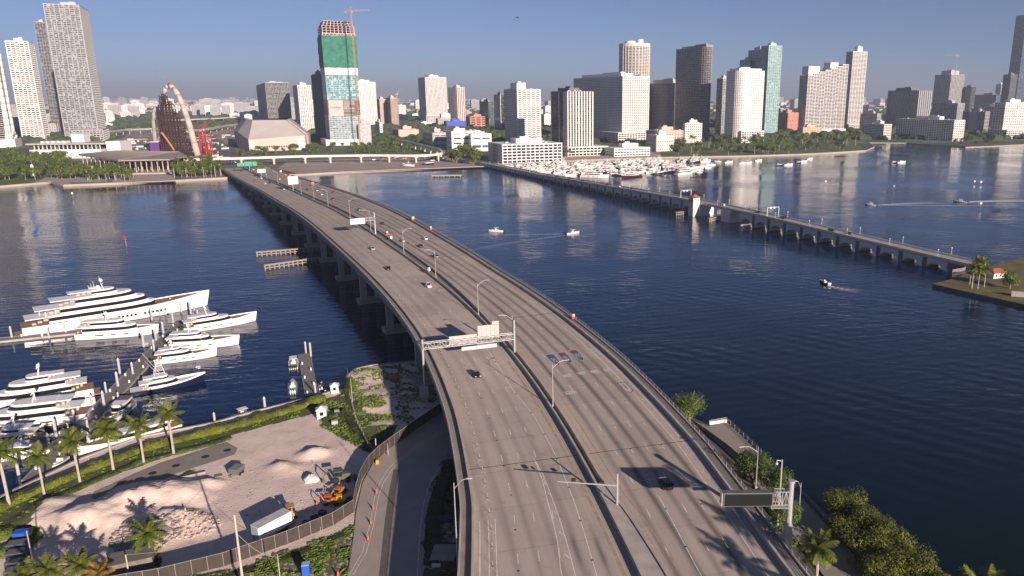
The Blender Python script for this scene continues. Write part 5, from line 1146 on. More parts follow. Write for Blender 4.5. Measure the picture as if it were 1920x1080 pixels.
# ================================================================ boats
def hull(L, B, fb, bowup, mb, mi=0, draft=.5, stern=.86, flare=.35, n=16, dk=0):
    """hull loft along +x, bow at +L/2; returns deck height function"""
    R = []; dz = lambda t: fb+bowup*max(0, (t-.25)/.75)**1.6
    for i in range(n+1):
        t = i/n; x = -L/2+L*t; w = B/2*(stern+(1-stern)*min(1, t*3))*(1 if t < .55 else max(.02, 1-((t-.55)/.45)**2.1)); z = dz(t); wl = w*(1-flare*max(0, (t-.2))); xr = x-(L*.045*max(0, (t-.75)/.25)**1.2)
        R.append([(xr, -wl*.8, -draft), (x if t < .7 else (x+xr)/2, -wl, .25), (x, -w, z), (x, w, z), (x if t < .7 else (x+xr)/2, wl, .25), (xr, wl*.8, -draft)])
    mb.loft(R, mi); return dz
def wplan(L, B, x0, x1, w, nose=.35, n=6, tail=1.):
    """plan of a cabin tier: straight sides and rounded, tapering front"""
    xs = x1-(x1-x0)*nose; p = [(x0, -w/2*tail), (x0+.4, -w/2)]
    for i in range(n+1):
        a = math.pi/2*i/n; p.append((xs+(x1-xs)*math.sin(a), -w/2*math.cos(a)*1.0 if i < n else -.01))
    q = [(x, -y) for x, y in p[::-1]]; return p+q
def tier(mbw, mbg, plan, z, h, rake=.5, roof=.5, g0=.3, g1=.8):
    cx = sum(p[0] for p in plan)/len(plan); 
    def ring(k, zz, out=0.):
        x0 = min(p[0] for p in plan); x1 = max(p[0] for p in plan); r = []
        for x, y in plan:
            f = (x-x0)/(x1-x0); r.append((x-rake*h*k*max(0, (f-.5)*2)+out*(1 if f > .6 else 0)*.4, y*(1-.06*k)+(out if y > 0 else -out), zz))
        return r
    mbw.loft([ring(0, z), ring(1, z+h)]); mbg.loft([ring(g0, z+h*g0, .03), ring(g1, z+h*g1, .03)])
    mbw.loft([ring(.9, z+h, roof*.5), ring(1, z+h+.12, roof*.55), ring(1, z+h+.26, roof*.3)])
def yacht(L, B, fb, bowup, tiers, label, cat='yacht', name='motor_yacht', hullm=None, teak=True, domes=2, mast=True, hw=6, group=None, canvas=False, det=True):
    r = empty(name, (0, 0, -300), 0, label, cat, group); mb = MB(); dz = hull(L, B, fb, bowup, mb); mb.build('hull', hullm or GELCOAT, r)
    bw = MB(); # bulwark / rub rail and deck
    n = 14; pts_ = []
    for i in range(n+1):
        t = i/n; w = B/2*(.86+.14*min(1, t*3))*(1 if t < .55 else max(.02, 1-((t-.55)/.45)**2.1)); pts_.append((-L/2+L*t, w, dz(t)))
    for sg in (1, -1):
        for a, b_ in zip(pts_[3:], pts_[4:]):
            bw.add([(a[0], sg*a[1], a[2]-.05), (b_[0], sg*b_[1], b_[2]-.05), (b_[0], sg*b_[1], b_[2]+.45), (a[0], sg*a[1], a[2]+.45), (a[0], sg*(a[1]-.12), a[2]+.45), (b_[0], sg*max(0, b_[1]-.12), b_[2]+.45), (a[0], sg*(a[1]-.12), a[2]-.05), (b_[0], sg*max(0, b_[1]-.12), b_[2]-.05)], [(0, 1, 2, 3), (3, 2, 5, 4), (4, 5, 7, 6)])
    bw.build('bulwark', GELCOAT, r)
    dk = MB(); dk.add([(x, sg*max(0, w-.15), z+.03) for x, w, z in pts_ for sg in (-1, 1)], [(2*i, 2*i+2, 2*i+3, 2*i+1) for i in range(n)]); dk.build('deck', TEAK if teak else GELCOAT, r)
    MB().bx(-L/2-L*.05, -L/2+.1, -B*.4, B*.4, .3, .55).build('swim_platform', TEAK, r)
    if hw and det:
        h = MB()
        for k in range(hw if L > 40 else 3):
            if L > 40: t = .47+.022*k+(.03 if k > 4 else 0); hl, hh_ = L*.0125, fb*.24
            else: t = (.3, .47, .62)[k]; hl, hh_ = L*(.1, .06, .05)[k], fb*.16
            wf_ = lambda t: B/2*(1 if t < .55 else 1-((t-.55)/.45)**2.1)
            x = -L/2+L*t; wl_ = wf_(t+hl/L/2); zc_ = .25+(fb-.25)*.62; lo = wf_(t+hl/L/2)*(1-.35*max(0, t-.2)); wz = lo+(wf_(t)-lo)*.62
            h.box((x, 0, zc_), (hl, 2*wz+.16, hh_))
        h.build('hull_window', BOATGL, r)
    z = fb
    for i, (x0, x1, wf, h_, nose, rake) in enumerate(tiers):
        w_, g_ = MB(), MB(); tier(w_, g_, wplan(L, B, -L/2+L*x0, -L/2+L*x1, B*wf, nose), z+bowup*.1*(i == 0), h_, rake, .35); s_ = w_.build('cabin', GELCOAT, r); g_.build('window_band', BOATGL, s_); z += h_+.26
        if det and i < len(tiers)-0:
            f = MB(); xa = -L/2+L*max(.02, x0-.12); f.bx(xa, -L/2+L*x0+.3, -B*wf*.46, B*wf*.46, z-.42, z-.12); f.build('aft_overhang', GELCOAT, r)
            fu = MB(); 
            for q in range(3): fu.box((-L/2+L*(x0-.07+.03*q), B*wf*.2*(q-1), z-h_*1.0+.35 if i else fb+.4), (L*.02, B*.14, .7))
            fu.build('deck_furniture', mat('beige_cushion', (.45, .38, .31), .9, var=.1), r)
    xm = -L/2+L*(tiers[-1][0]+tiers[-1][1])/2
    if mast:
        m = MB().path([Vector((xm-.6, -B*.2, z-.2)), Vector((xm-.9, 0, z+1.6)), Vector((xm-.6, B*.2, z-.2))], [.18, .16, .18], 5); m.tube((xm-.9, 0, z+1.4), (xm-1.3, 0, z+2.2+L*.04), .1, .05); m.box((xm-.5, 0, z+1.9), (.3, 1.6, .18)); m.build('radar_arch', GELCOAT, r)
        for k in range(domes): MB().ball((xm-.9, (k-.5)*1.3*(domes > 1), z+1.9+.02*L), .28+L*.006, seg=10, rings=6).build('radar_dome', GELCOAT, r, smooth=True)
    if canvas: MB().bx(-L/2+L*.05, -L/2+L*.28, -B*.35, B*.35, fb+1.9, fb+2.1).build('canvas_cover', CANVAS, r)
    return r
def open_boat(L, B, label, name='centre_console_boat', group=None, hm=None, eng=3, top=True, seat=True):
    r = empty(name, (0, 0, -300), 0, label, 'boat', group); mb = MB(); dz = hull(L, B, .75, .5, mb, draft=.25, n=10); mb.build('hull', hm or GELCOAT, r)
    MB().add([(x, s*w, .79+(.5*max(0, (t-.25)/.75)**1.6)) for t, x, w in [(i/8, -L/2+L*i/8+.1, (B/2-.3)*(1 if i < 5 else max(.05, 1-((i/8-.55)/.45)**2))) for i in range(9)] for s in (-1, 1)], [(2*i, 2*i+2, 2*i+3, 2*i+1) for i in range(8)]).build('cockpit_floor', mat('cockpit_grey', (.3, .3, .3), .8, var=.1), r)
    MB().box((0, 0, 1.3), (L*.13, B*.35, 1.1), taper=.75).box((-L*.14, 0, 1.1), (L*.06, B*.5, .7)).box((L*.22, 0, 1.05), (L*.16, B*.3, .4)).build('console', GELCOAT, r)
    e = MB()
    for k in range(eng): e.box((-L/2-.35, (k-(eng-1)/2)*.62, 1.), (.75, .42, .8), taper=.8); e.box((-L/2-.3, (k-(eng-1)/2)*.62, .3), (.3, .2, .8))
    e.build('outboard', BLACK if hm is None else GELCOAT, r)
    if top:
        t_ = MB().box((-L*.02, 0, 2.55), (L*.3, B*.75, .1)); t_.build('t_top', GELCOAT if hm is None else CANVAS, r); s = MB()
        for sx in (-1, 1):
            for sy in (-1, 1): s.tube((sx*L*.08, sy*B*.22, .8), (sx*L*.1-.02*L, sy*B*.3, 2.5), .04, n=4)
        s.build('top_frame', STEEL, r)
    return r
def sportfish(L, B, label):
    r = yacht(L, B, 1.5, 1.3, [(.24, .66, .78, 1.7, .55, .9), (.3, .52, .6, 1.1, .4, .4)], label, name='sport_fishing_yacht', hullm=NAVY, domes=0, mast=False, hw=0, teak=False)
    t_ = MB(); z = 4.8; xm = -L*.1
    for sx in (-1, 1):
        for sy in (-1, 1): t_.tube((xm+sx*1.7, sy*1.5, z-.6), (xm+sx*.6, sy*.6, z+3.9), .06, n=5)
    for zz in (1., 2., 3.): k = 1-zz/5.5; t_.tube((xm-1.7*k-.2, -1.5*k, z+zz), (xm+1.7*k, -1.5*k, z+zz), .05, n=4); t_.tube((xm-1.7*k-.2, 1.5*k, z+zz), (xm+1.7*k, 1.5*k, z+zz), .05, n=4); t_.tube((xm, -1.5*k, z+zz), (xm, 1.5*k, z+zz), .05, n=4)
    t_.box((xm, 0, z+3.2), (1.6, 1.6, .1)).box((xm, 0, z+4.5), (1.5, 1.5, .1)); t_.build('tuna_tower', GELCOAT, r); MB().ball((xm, 0, z+4.9), .35).build('radar_dome', GELCOAT, r)
    o = MB()
    for sy in (-1, 1): o.tube((xm+.8, sy*1.5, z-1.2), (xm-3.6, sy*4.2, z+6.5), .05, .03, n=4)
    o.build('outrigger', PAINTW, r); MB().bx(-L/2+L*.24, -L/2+L*.3, -.4, .4, 2, 2.6).build('fighting_chair', GELCOAT, r); return r
def moor(o, bow, stern, z=0.):
    a, b_ = P(*bow, .5), P(*stern, .5); m = (a+b_)/2; d = a-b_; o.location = (m.x, m.y, z); o.rotation_euler = (0, 0, math.atan2(d.y, d.x)); return o
def ln(b_, s): return (P(*b_, .5)-P(*s, .5)).length
# --- near marina
bs = [((395, 572), (42, 624))]
Y1 = yacht(67, 11.5, 3.6, 2.8, [(.13, .70, .88, 2.7, .4, .5), (.19, .66, .82, 2.6, .45, .8), (.27, .60, .7, 2.4, .5, 1.1), (.36, .5, .45, 1.6, .6, 1.)], 'largest white superyacht with four decks moored at the outer dock', name='superyacht', domes=2, hw=11); moor(Y1, (398, 569), (38, 626))
mm = MB(); 
for k in range(3): mm.tube((-8-k*.8, (k-1)*1.2, 12.8), (-8.4-k*.8, (k-1)*1.2, 17.5-k), .12, .05)
mm.box((-8.6, 0, 14.6), (2.4, 3., .3)); mm.ball((-6.8, 1.2, 14.2), .9, seg=10, rings=6); mm.ball((-6.8, -1.4, 14.0), .8, seg=10, rings=6); mm.build('mast', GELCOAT, Y1)
jt = MB()
for k in range(6): jt.box((-27+k*1.6, 2.5*(-1)**k, 7.), (.3, .3, 2.2))
jt.build('awning_posts', GELCOAT, Y1)
moor(yacht(28, 7, 2.3, 1., [(.1, .74, .84, 2.2, .35, .3), (.2, .6, .7, 1.7, .4, .5)], 'white explorer yacht with a black tender on its upper deck, moored inside the outer dock', hw=7), (302, 622), (144, 632))
moor(yacht(27.5, 6.6, 2.1, 1.3, [(.14, .68, .84, 2., .5, 1.), (.2, .5, .66, 1.4, .5, .8)], 'white yacht with long dark side windows, topmost on the T of the dock'), (484, 598), (340, 621))
moor(yacht(25, 6.3, 2.1, 1.2, [(.12, .66, .84, 2., .55, 1.1), (.2, .5, .66, 1.2, .5, .9)], 'white yacht second from the top on the T of the dock, with a dark hardtop'), (452, 643), (312, 650))
moor(yacht(19.5, 5.2, 1.7, 1., [(.14, .64, .84, 1.7, .55, 1.1), (.2, .46, .62, 1., .5, .9)], 'smaller white yacht third from the top on the T of the dock', domes=1), (408, 664), (290, 678))
moor(sportfish(21, 5.6, 'navy hulled sport fishing yacht with a tall white tower and outriggers'), (386, 712), (245, 738))
moor(yacht(15, 4.6, 1.6, .8, [(.2, .66, .82, 1.6, .5, 1.2)], 'grey-white yacht with black sunroof beside the dock, bow to the palms', canvas=True, domes=0, mast=False), (190, 806), (250, 752))
moor(yacht(33, 7.6, 2.4, 1.5, [(.16, .75, .86, 2.2, .4, .6), (.2, .66, .78, 2.1, .45, .8), (.32, .5, .5, 1.2, .4, .5)], 'big white flybridge yacht at the left edge, upper of the pair'), (-50, 772), (150, 738))
moor(yacht(31, 7.2, 2.3, 1.5, [(.16, .75, .86, 2.2, .4, .6), (.22, .62, .74, 2., .45, .8)], 'big white flybridge yacht at the left edge, lower of the pair'), (-60, 808), (148, 782))
moor(yacht(19, 5.4, 1.8, 1.1, [(.2, .7, .84, 1.8, .45, .8), (.25, .5, .66, 1.2, .4, .5)], 'white yacht with beige aft cockpit at the left edge below the big pair', domes=1), (-50, 838), (62, 828))
moor(yacht(15, 4.6, 1.5, .9, [(.22, .66, .8, 1.6, .45, .8)], 'small white cruiser with a grey cover at the left edge, nearest the hedge', domes=1, canvas=True), (-20, 862), (78, 846))
moor(yacht(25, 5.8, 1.9, 1.2, [(.14, .68, .84, 1.8, .5, 1.1)], 'low white yacht lying along the seawall behind the palms', domes=0, mast=False), (162, 852), (315, 806))
moor(open_boat(11, 3.2, 'beige topped centre console with four outboards on the small dock', eng=4), (551, 662), (550, 700))
o = open_boat(10.5, 3.2, 'dark sided speedboat with white seats, below the beige topped one at the small dock', hm=mat('slate_hull', (.05, .06, .09), .3, var=.05), top=False); moor(o, (549, 706), (549, 744))
moor(open_boat(5.5, 2.1, 'small grey inflatable right of the small dock', eng=1, top=False, hm=mat('grey_tube', (.45, .45, .46), .6, var=.05)), (604, 712), (604, 736))
moor(open_boat(8.5, 2.7, 'white open boat with a white hardtop tied to the hedge seawall', eng=2), (430, 786), (478, 772))
moor(open_boat(6., 2.2, 'small white skiff by the dock behind the palms', eng=1, top=False), (104, 874), (118, 862))
moor(open_boat(5, 2., 'black tender with grey seats beside the lower big yacht', eng=1, top=False, hm=BLACK), (88, 802), (118, 796))
def dock(label, pix, w, name='floating_dock', piles=()):
    a, b_ = P(*pix[0], .6), P(*pix[1], .6); d = b_-a; r = empty(name, (a.x, a.y, 0), math.atan2(d.y, d.x), label, 'dock'); L = d.length
    MB().bx(0, L, -w/2, w/2, .1, .75).build('deck_boards', DECKW, r); MB().bx(-.1, L+.1, -w/2-.15, -w/2, .05, .85).bx(-.1, L+.1, w/2, w/2+.15, .05, .85).build('edge_beam', CONC, r)
    m = MB(); rr = random.Random(int(L*10))
    for i in range(max(2, int(L/7))): m.box((2+i*7., w*.32*(-1)**i, 1.2), (.5, .4, .9))
    m.build('power_pedestal', WHITE, r); return r
dock('long outer dock reaching from the left edge beneath the superyacht', ((-60, 644), (300, 606)), 4.5)
dock('main dock spine running down from the T to the hedge', ((345, 600), (148, 808)), 5.)
dock('inner dock between the spine and the hedge seawall', ((150, 806), (60, 900)), 4.)
dock('small straight dock with blue-grey piles right of the marina', ((585, 742), (570, 664)), 3.6)
dock('short gangway float by the little white kiosk', ((600, 742), (645, 730)), 2.2, 'gangway')
pl = None; k = 0
for (px, py) in ((23, 636), (92, 634), (122, 625), (155, 617), (213, 602), (285, 600), (300, 592), (310, 590), (322, 582), (340, 585), (358, 588), (366, 592), (372, 600), (325, 606), (307, 628), (293, 640), (290, 662), (270, 650), (225, 700), (250, 705), (222, 728), (200, 740), (224, 760), (196, 764), (175, 770), (142, 800), (166, 810), (106, 820), (94, 846), (170, 848), (35, 890), (574, 664), (583, 668), (592, 742), (498, 774), (404, 800)):
    q = P(px, py, 0); lb = 'pale conical capped mooring pile beside the marina docks'
    if pl is None:
        pl = empty('mooring_pile', q, 0, lb, 'pile', 'mooring piles of the near marina'); MB().tube((0, 0, -1), (0, 0, 4.6), .36, n=10).build('pile_sleeve', PILE, pl); MB().tube((0, 0, 4.6), (0, 0, 5.2), .38, .05, n=10).build('cap', mat('pile_cap', (.6, .61, .63), .4, var=.05), pl)
    else: dup(pl, q, sc=random.Random(px).uniform(.8, 1.15))
# --- boats at the far marina
FB = [yacht(16, 4.6, 1.6, .9, [(.2, .7, .82, 1.6, .45, .7), (.3, .5, .6, 1., .4, .5)], 'boat', domes=1, det=False, hw=0), yacht(20, 5.2, 1.9, 1.1, [(.16, .7, .84, 1.8, .45, .8), (.24, .55, .64, 1.2, .4, .6)], 'boat', domes=1, det=False, hw=0), open_boat(10, 3., 'boat'), yacht(13, 4, 1.4, .8, [(.24, .66, .8, 1.5, .45, .8)], 'boat', domes=0, mast=False, det=False, hw=0, canvas=True), sportfish(15, 4.6, 'boat')]
for f in FB:
    f['category'] = 'boat'; k_ = KIDS.pop(f.name, []); f.name = 'moored_boat'; KIDS[f.name] = k_
FBN = ['white cabin cruiser', 'larger white motor yacht', 'small open boat', 'white cruiser with grey cover', 'navy hulled fishing boat']
rr = random.Random(21); cnt = 0
quay = [P(x, y, 0) for x, y in ((950, 311), (1000, 307), (1120, 301), (1240, 297))]
ROWS = [('left end', (960, 1060), (308, 325), 62), ('middle', (1050, 1200), (305, 331), 88), ('right end', (1190, 1325), (301, 326), 66)]
for nm_, (xa, xb), (ya, yb_), n in ROWS:
    j = 0; used_ = []; tr = 0
    while j < n and tr < 4000:
        tr += 1; px, py = rr.uniform(xa, xb), rr.uniform(ya, yb_)
        if py < 311-(px-950)*.048+1.5: continue                       # quay side
        if py > 309+(px-930)*.2-3 or (px > 1130 and py > 333-(px-1130)*.035): continue     # keep off the bridge
        q = P(px, py, 0); row = round(q.dot(Vector((EDIR.x, EDIR.y, 0)))/26.)*26.
        # berth rows run along the grid
        base_ = Vector((EDIR.x, EDIR.y, 0))*row+Vector((NDIR.x, NDIR.y, 0))*(round(q.dot(Vector((NDIR.x, NDIR.y, 0)))/6.5)*6.5)+Vector((EDIR.x, EDIR.y, 0))*(rr.choice((-9, 8)))
        if any((base_-u_).length < 6. for u_ in used_): continue
        used_.append(base_); place(FB[kk := rr.randrange(5)], USED, Vector((base_.x, base_.y, 0)), GA+(0 if rr.random() < .5 else math.pi), rr.uniform(.75, 1.15), FBN[kk]+f' in the {nm_} of the far marina', f'boats in the {nm_} part of the far marina'); j += 1
for i in range(5):
    a = P(975+i*60, 318+i*1.5, .6); r = empty('marina_pier', (a.x, a.y, 0), GA+math.pi/2, f'{ordn(i)} long pier of the far marina counting from the left'.replace('nearest', 'first'), 'pier'); MB().bx(-40, 60, -1.4, 1.4, .2, .9).build('pier_deck', CONC, r); m = MB()
    for k in range(9): m.tube((-38+k*12, 1.6, 0), (-38+k*12, 1.6, 3.), .25)
    m.build('piles', PILE, r)
def own(o, px, py, px2, py2): moor(o, (px, py), (px2, py2)); return o
own(yacht(34, 7.5, 2.4, 1.4, [(.16, .7, .84, 2.2, .5, .9), (.25, .55, .7, 1.8, .5, .8)], 'large white yacht at the outer edge of the far marina beside the bridge'), 1142, 333, 1090, 331)
own(yacht(33, 7.2, 2.2, 1.3, [(.16, .7, .84, 2., .5, .9), (.25, .5, .64, 1.5, .5, .8)], 'brown hulled yacht at the outer edge of the far marina', hullm=mat('brown_hull', (.06, .02, .02), .3, var=.05)), 1160, 334, 1205, 329)
own(yacht(30, 7, 2.3, 1.3, [(.14, .74, .84, 2.1, .4, .7), (.22, .6, .7, 1.8, .4, .6)], 'white yacht lying right of the brown hulled one'), 1228, 321, 1194, 324)
own(yacht(30, 8, 2., .8, [(.05, .86, .94, 2.5, .25, .4), (.1, .8, .9, 2.3, .3, .3)], 'white tour boat with one long dark window strip right of the far marina'), 1304, 324, 1262, 328)
for i, (px, py, L, a) in enumerate(((1366, 305, 13, .3), (1392, 307, 9, .1), (1404, 306, 9, .2), (1422, 302, 11, .2), (1478, 310, 14, .3), (1505, 304, 16, .4), (1497, 306, 9, .3), (1460, 311, 9, .1), (1690, 305, 13, .2), (1675, 306, 8, .1), (1346, 304, 10, 2.9), (1518, 299, 10, .3))):
    b_ = yacht(L, L*.29, 1.3, .7, [(.25, .66, .8, 1.4, .45, .8)], ['white moored cruiser nearest the marina on the open bay', 'small boat left of the touching pair of small boats off the wooded point', 'small boat right of the touching pair of small boats off the wooded point', 'small boat close inshore off the wooded point', 'white cruiser in the middle of the boat string off the wooded point', 'largest white boat at the right end of the boat string off the wooded point', 'dark tender tied to the largest boat of the string', 'dark tender at the left end of the string off the wooded point', 'white boat anchored alone off the right-hand seawall', 'dark tender left of the boat anchored off the right-hand seawall', 'small boat just right of the far marina', 'small boat near the tip of the wooded point'][i], 'boat', 'cabin_boat', hullm=NAVY if i in (6, 7, 9) else None, domes=0, mast=False, det=False, hw=0, teak=False); q = P(px, py, 0); b_.location = (q.x, q.y, 0); b_.rotation_euler = (0, 0, a)
FOAM, t, b = nodes_mat('wake_foam'); b.inputs['Roughness'].default_value = .9; b.inputs['Base Color'].default_value = (.75, .78, .8, 1)
geo = N(t, 'ShaderNodeNewGeometry'); n_ = N(t, 'ShaderNodeTexNoise', i_Scale=.7, i_Detail=6.); t.links.new(geo.outputs['Position'], n_.inputs['Vector']); at2 = N(t, 'ShaderNodeAttribute', attribute_name='foam')
m_ = N(t, 'ShaderNodeMath', operation='MULTIPLY'); r_ = ramp(t, n_.outputs['Fac'], [(.35, (0, 0, 0)), (.55, (1, 1, 1))]); t.links.new(r_.outputs[0], m_.inputs[0]); t.links.new(at2.outputs['Fac'], m_.inputs[1]); t.links.new(m_.outputs[0], b.inputs['Alpha'])
def wake(pix, w0, w1, a0=1., a1=0., z=.03):
    p = resamp([(P(x, y, 0).x, P(x, y, 0).y) for x, y in pix], 3); n = len(p); L = [offs(p, (w0+(w1-w0)*i/n)/2)[i] for i in range(n)] if n < 4 else None
    mb = MB(); vs = []; al = []
    for i in range(n):
        a = p[max(0, i-1)]; c = p[min(n-1, i+1)]; d = (c-a).normalized(); w = w0+(w1-w0)*i/(n-1); f = a0+(a1-a0)*i/(n-1)
        for k, e in ((-1, 0.), (-.4, .9), (0, 1.), (.4, .9), (1, 0.)): vs.append((p[i].x-d.y*w*k/2, p[i].y+d.x*w*k/2, z)); al.append(e*f)
    mb.add(vs, [(5*i+k, 5*i+k+1, 5*i+k+6, 5*i+k+5) for i in range(n-1) for k in range(4)]); o = mb.build('boat_wake', FOAM); at_ = o.data.attributes.new('foam', 'FLOAT', 'POINT')
    for i, v in enumerate(al): at_.data[i].value = v
    tag(o, kind='stuff')
def runner(px, py, hx, hy, L, label, hm=None, top=True):
    b_ = open_boat(L, L*.3, label, 'motor_boat', hm=hm, top=top); a = P(px, py, 0); c = P(hx, hy, 0); d = c-a; b_.location = (a.x, a.y, .15); b_.rotation_euler = (0, 0, math.atan2(d.y, d.x))
runner(1074, 438, 1090, 436, 11, 'white motor boat heading right between the two bridges, trailing a V wake'); wake([(1066, 438), (1000, 440), (900, 441), (840, 441)], 3., 6, .6, .15); wake([(1064, 441), (1000, 449), (940, 458), (880, 470)], 3., 7, .5, .1)
runner(930, 434, 918, 434, 10, 'white motor boat drifting left of the V wake')
runner(1632, 385, 1620, 384, 10, 'white speedboat at the head of the left wake on the far right water'); wake([(1640, 385), (1700, 382), (1760, 380)], 6, 16, 1.3, .2); wake([(1640, 385), (1800, 386), (1930, 385)], 3, 7, .8, .3)
runner(1800, 379, 1788, 378, 12, 'white speedboat at the head of the right wake near the edge of the picture'); wake([(1808, 379), (1870, 377), (1940, 376)], 8, 24, 1.4, .5)
runner(1545, 532, 1535, 528, 8, 'small dark motor boat alone in front of the low arched bridge', NAVY, False); wake([(1552, 536), (1580, 542), (1610, 547)], 3, 10, .9, .1)
def marker(px, py, h, m, label):
    q = P(px, py, 0); r = empty('channel_marker', q, 0, label, 'marker'); MB().tube((0, 0, -1), (0, 0, h), .22).build('post', WOOD, r); MB().box((0, -.2, h-.2), (1.7, .15, 1.7)).build('board', m, r)
marker(237, 462, 5.5, REDP, 'red channel marker alone in the left water'); marker(137, 371, 4.5, WHITE, 'white channel marker near the far left shore'); marker(1838, 392, 5, WHITE, 'channel marker post near the right wake')
marker(1827, 345, 3, WHITE, 'left of the two small pale marks on the far right water'); marker(1839, 346, 3, WHITE, 'right of the two small pale marks on the far right water'); marker(1548, 346, 3.5, WHITE, 'pale mark post off the stepped white tower'); marker(1676, 355, 3.5, GREYC, 'thin grey mark post in the middle of the right water')
# ================================================================ the near island: building site, side road, hedge, shore path
shoreN = [(-260, 1090), (-150, 1012), (0, 936), (150, 864), (260, 823), (400, 796), (470, 776), (600, 744), (640, 730), (652, 708), (668, 694), (700, 687), (790, 679), (900, 668), (1040, 690), (1180, 735), (1262, 768), (1330, 796), (1362, 790), (1400, 826), (1480, 905), (1530, 956), (1600, 1030), (1700, 1120), (1850, 1260)]
SN_ = [P(x, y, 1.6) for x, y in shoreN]; SNP = [(p.x, p.y) for p in SN_]
islp = SNP+[(95, 20), (-175, 20), (-175, 100)]
GND, t, b = nodes_mat('site_ground'); b.inputs['Roughness'].default_value = .95
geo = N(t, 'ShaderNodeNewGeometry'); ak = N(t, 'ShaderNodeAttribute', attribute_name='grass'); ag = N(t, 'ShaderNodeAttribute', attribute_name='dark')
n1 = N(t, 'ShaderNodeTexNoise', i_Scale=.25, i_Detail=8., i_Roughness=.65); t.links.new(geo.outputs['Position'], n1.inputs['Vector'])
n2_ = N(t, 'ShaderNodeTexNoise', i_Scale=1.1, i_Detail=6., i_Roughness=.7); t.links.new(geo.outputs['Position'], n2_.inputs['Vector'])
sand = ramp(t, n1.outputs['Fac'], [(.3, (.6, .47, .41)), (.5, (.74, .59, .51)), (.7, (.8, .66, .58))])
gr_ = ramp(t, n2_.outputs['Fac'], [(.3, (.035, .05, .015)), (.5, (.08, .1, .025)), (.62, (.13, .13, .04)), (.75, (.22, .19, .12))])
ad = N(t, 'ShaderNodeMath', operation='ADD'); t.links.new(ak.outputs['Fac'], ad.inputs[0]); t.links.new(n2_.outputs['Fac'], ad.inputs[1]); mm_ = ramp(t, ad.outputs[0], [(.86, (0, 0, 0)), (1.0, (1, 1, 1))])
mx = N(t, 'ShaderNodeMix', data_type='RGBA'); t.links.new(mm_.outputs[0], mx.inputs[0]); t.links.new(sand.outputs[0], mx.inputs[6]); t.links.new(gr_.outputs[0], mx.inputs[7])
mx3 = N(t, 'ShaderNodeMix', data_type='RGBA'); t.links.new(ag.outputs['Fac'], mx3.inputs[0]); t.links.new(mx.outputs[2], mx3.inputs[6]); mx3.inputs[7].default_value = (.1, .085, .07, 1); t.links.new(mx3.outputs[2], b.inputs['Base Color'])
n3_ = N(t, 'ShaderNodeTexNoise', i_Scale=2.2, i_Detail=5.); t.links.new(geo.outputs['Position'], n3_.inputs['Vector']); bp = N(t, 'ShaderNodeBump', i_Strength=.5, i_Distance=.25); t.links.new(n3_.outputs['Fac'], bp.inputs['Height']); t.links.new(bp.outputs[0], b.inputs['Normal'])
MOUND = []
for px, py, r, h in ((98, 950, 5, 3.), (127, 980, 5.5, 2.8), (70, 975, 5, 2.2), (165, 985, 5, 2.6), (193, 962, 7, 3.2), (225, 985, 5, 2.4), (240, 950, 5.5, 2.8), (261, 926, 6, 2.6), (285, 945, 5, 2.8), (326, 922, 6.5, 3.6), (350, 935, 5, 2.6), (308, 968, 5.5, 2.2), (340, 975, 4.5, 2.), (394, 908, 3., 1.8), (281, 1006, 6, 1.6), (370, 985, 5, 1.2), (583, 852, 3.4, 2.), (602, 848, 3, 1.2), (525, 874, 2.8, 1.5), (545, 880, 3.5, .9), (760, 740, 8, 1.4), (700, 700, 8, .9), (690, 760, 6, 1.2), (720, 800, 7, 1.)):
    q = P(px, py, 2); MOUND.append((q.x, q.y, r, h))
from mathutils import noise as NZ
def gz(x, y):
    z = 2.0+.12*NZ.noise(Vector((x*.12, y*.12, 0)))
    for mx__, my__, r, h in MOUND:
        d = math.hypot((x-mx__)*.92+(y-my__)*.2, (y-my__)*1.15-(x-mx__)*.15)/r
        if d < 1.3: z += .72*h*max(0, 1-d/1.25)**1.1*(1+.16*NZ.noise(Vector((x*.5, y*.5, 3))))+.1*NZ.noise(Vector((x*1.1, y*1.1, 7)))
    return z
grassP = [[(640, 735), (700, 740), (745, 800), (720, 850), (690, 850), (600, 800), (600, 760)], [(-100, 1080), (-100, 960), (150, 880), (250, 840), (440, 800), (600, 750), (650, 735), (600, 772), (440, 815), (420, 822), (170, 905), (100, 935), (60, 985), (0, 1010)], [(150, 1060), (300, 1030), (300, 1080)], [(400, 1080), (640, 1000), (665, 985), (655, 1080)], [(840, 850), (800, 930), (790, 1100), (880, 1100), (870, 930)], [(660, 690), (800, 680), (830, 740), (760, 800), (690, 800), (665, 740)], [(1380, 870), (1460, 930), (1500, 1010), (1470, 1080), (1440, 980)]]
grassW = [[(P(x, y, 2).x, P(x, y, 2).y) for x, y in g] for g in grassP]
def terrain():
    st = .8; x0, x1, y0, y1 = -176., 96., 20., 248.; nx = int((x1-x0)/st); ny = int((y1-y0)/st); idx = {}; vs = []; fs = []; ga = []; da = []
    for j in range(ny+1):
        for i in range(nx+1):
            x, y = x0+i*st, y0+j*st
            if inpoly(x, y, islp):
                idx[(i, j)] = len(vs); vs.append((x, y, gz(x, y))); f = 0
                for k, g in enumerate(grassW):
                    if inpoly(x, y, g): f = (.6, .62, .5, .5, .55, .3, .6)[k]
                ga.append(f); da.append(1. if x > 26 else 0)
    for (i, j) in list(idx):
        if (i+1, j) in idx and (i, j+1) in idx and (i+1, j+1) in idx: fs.append((idx[i, j], idx[i+1, j], idx[i+1, j+1], idx[i, j+1]))
    mb = MB(); mb.add(vs, fs); o = mb.build('ground', GND, smooth=True); 
    for nm, arr in (('grass', ga), ('dark', da)):
        a = o.data.attributes.new(nm, 'FLOAT', 'POINT')
        for i, v in enumerate(arr): a.data[i].value = v
    tag(o, kind='structure')
terrain()
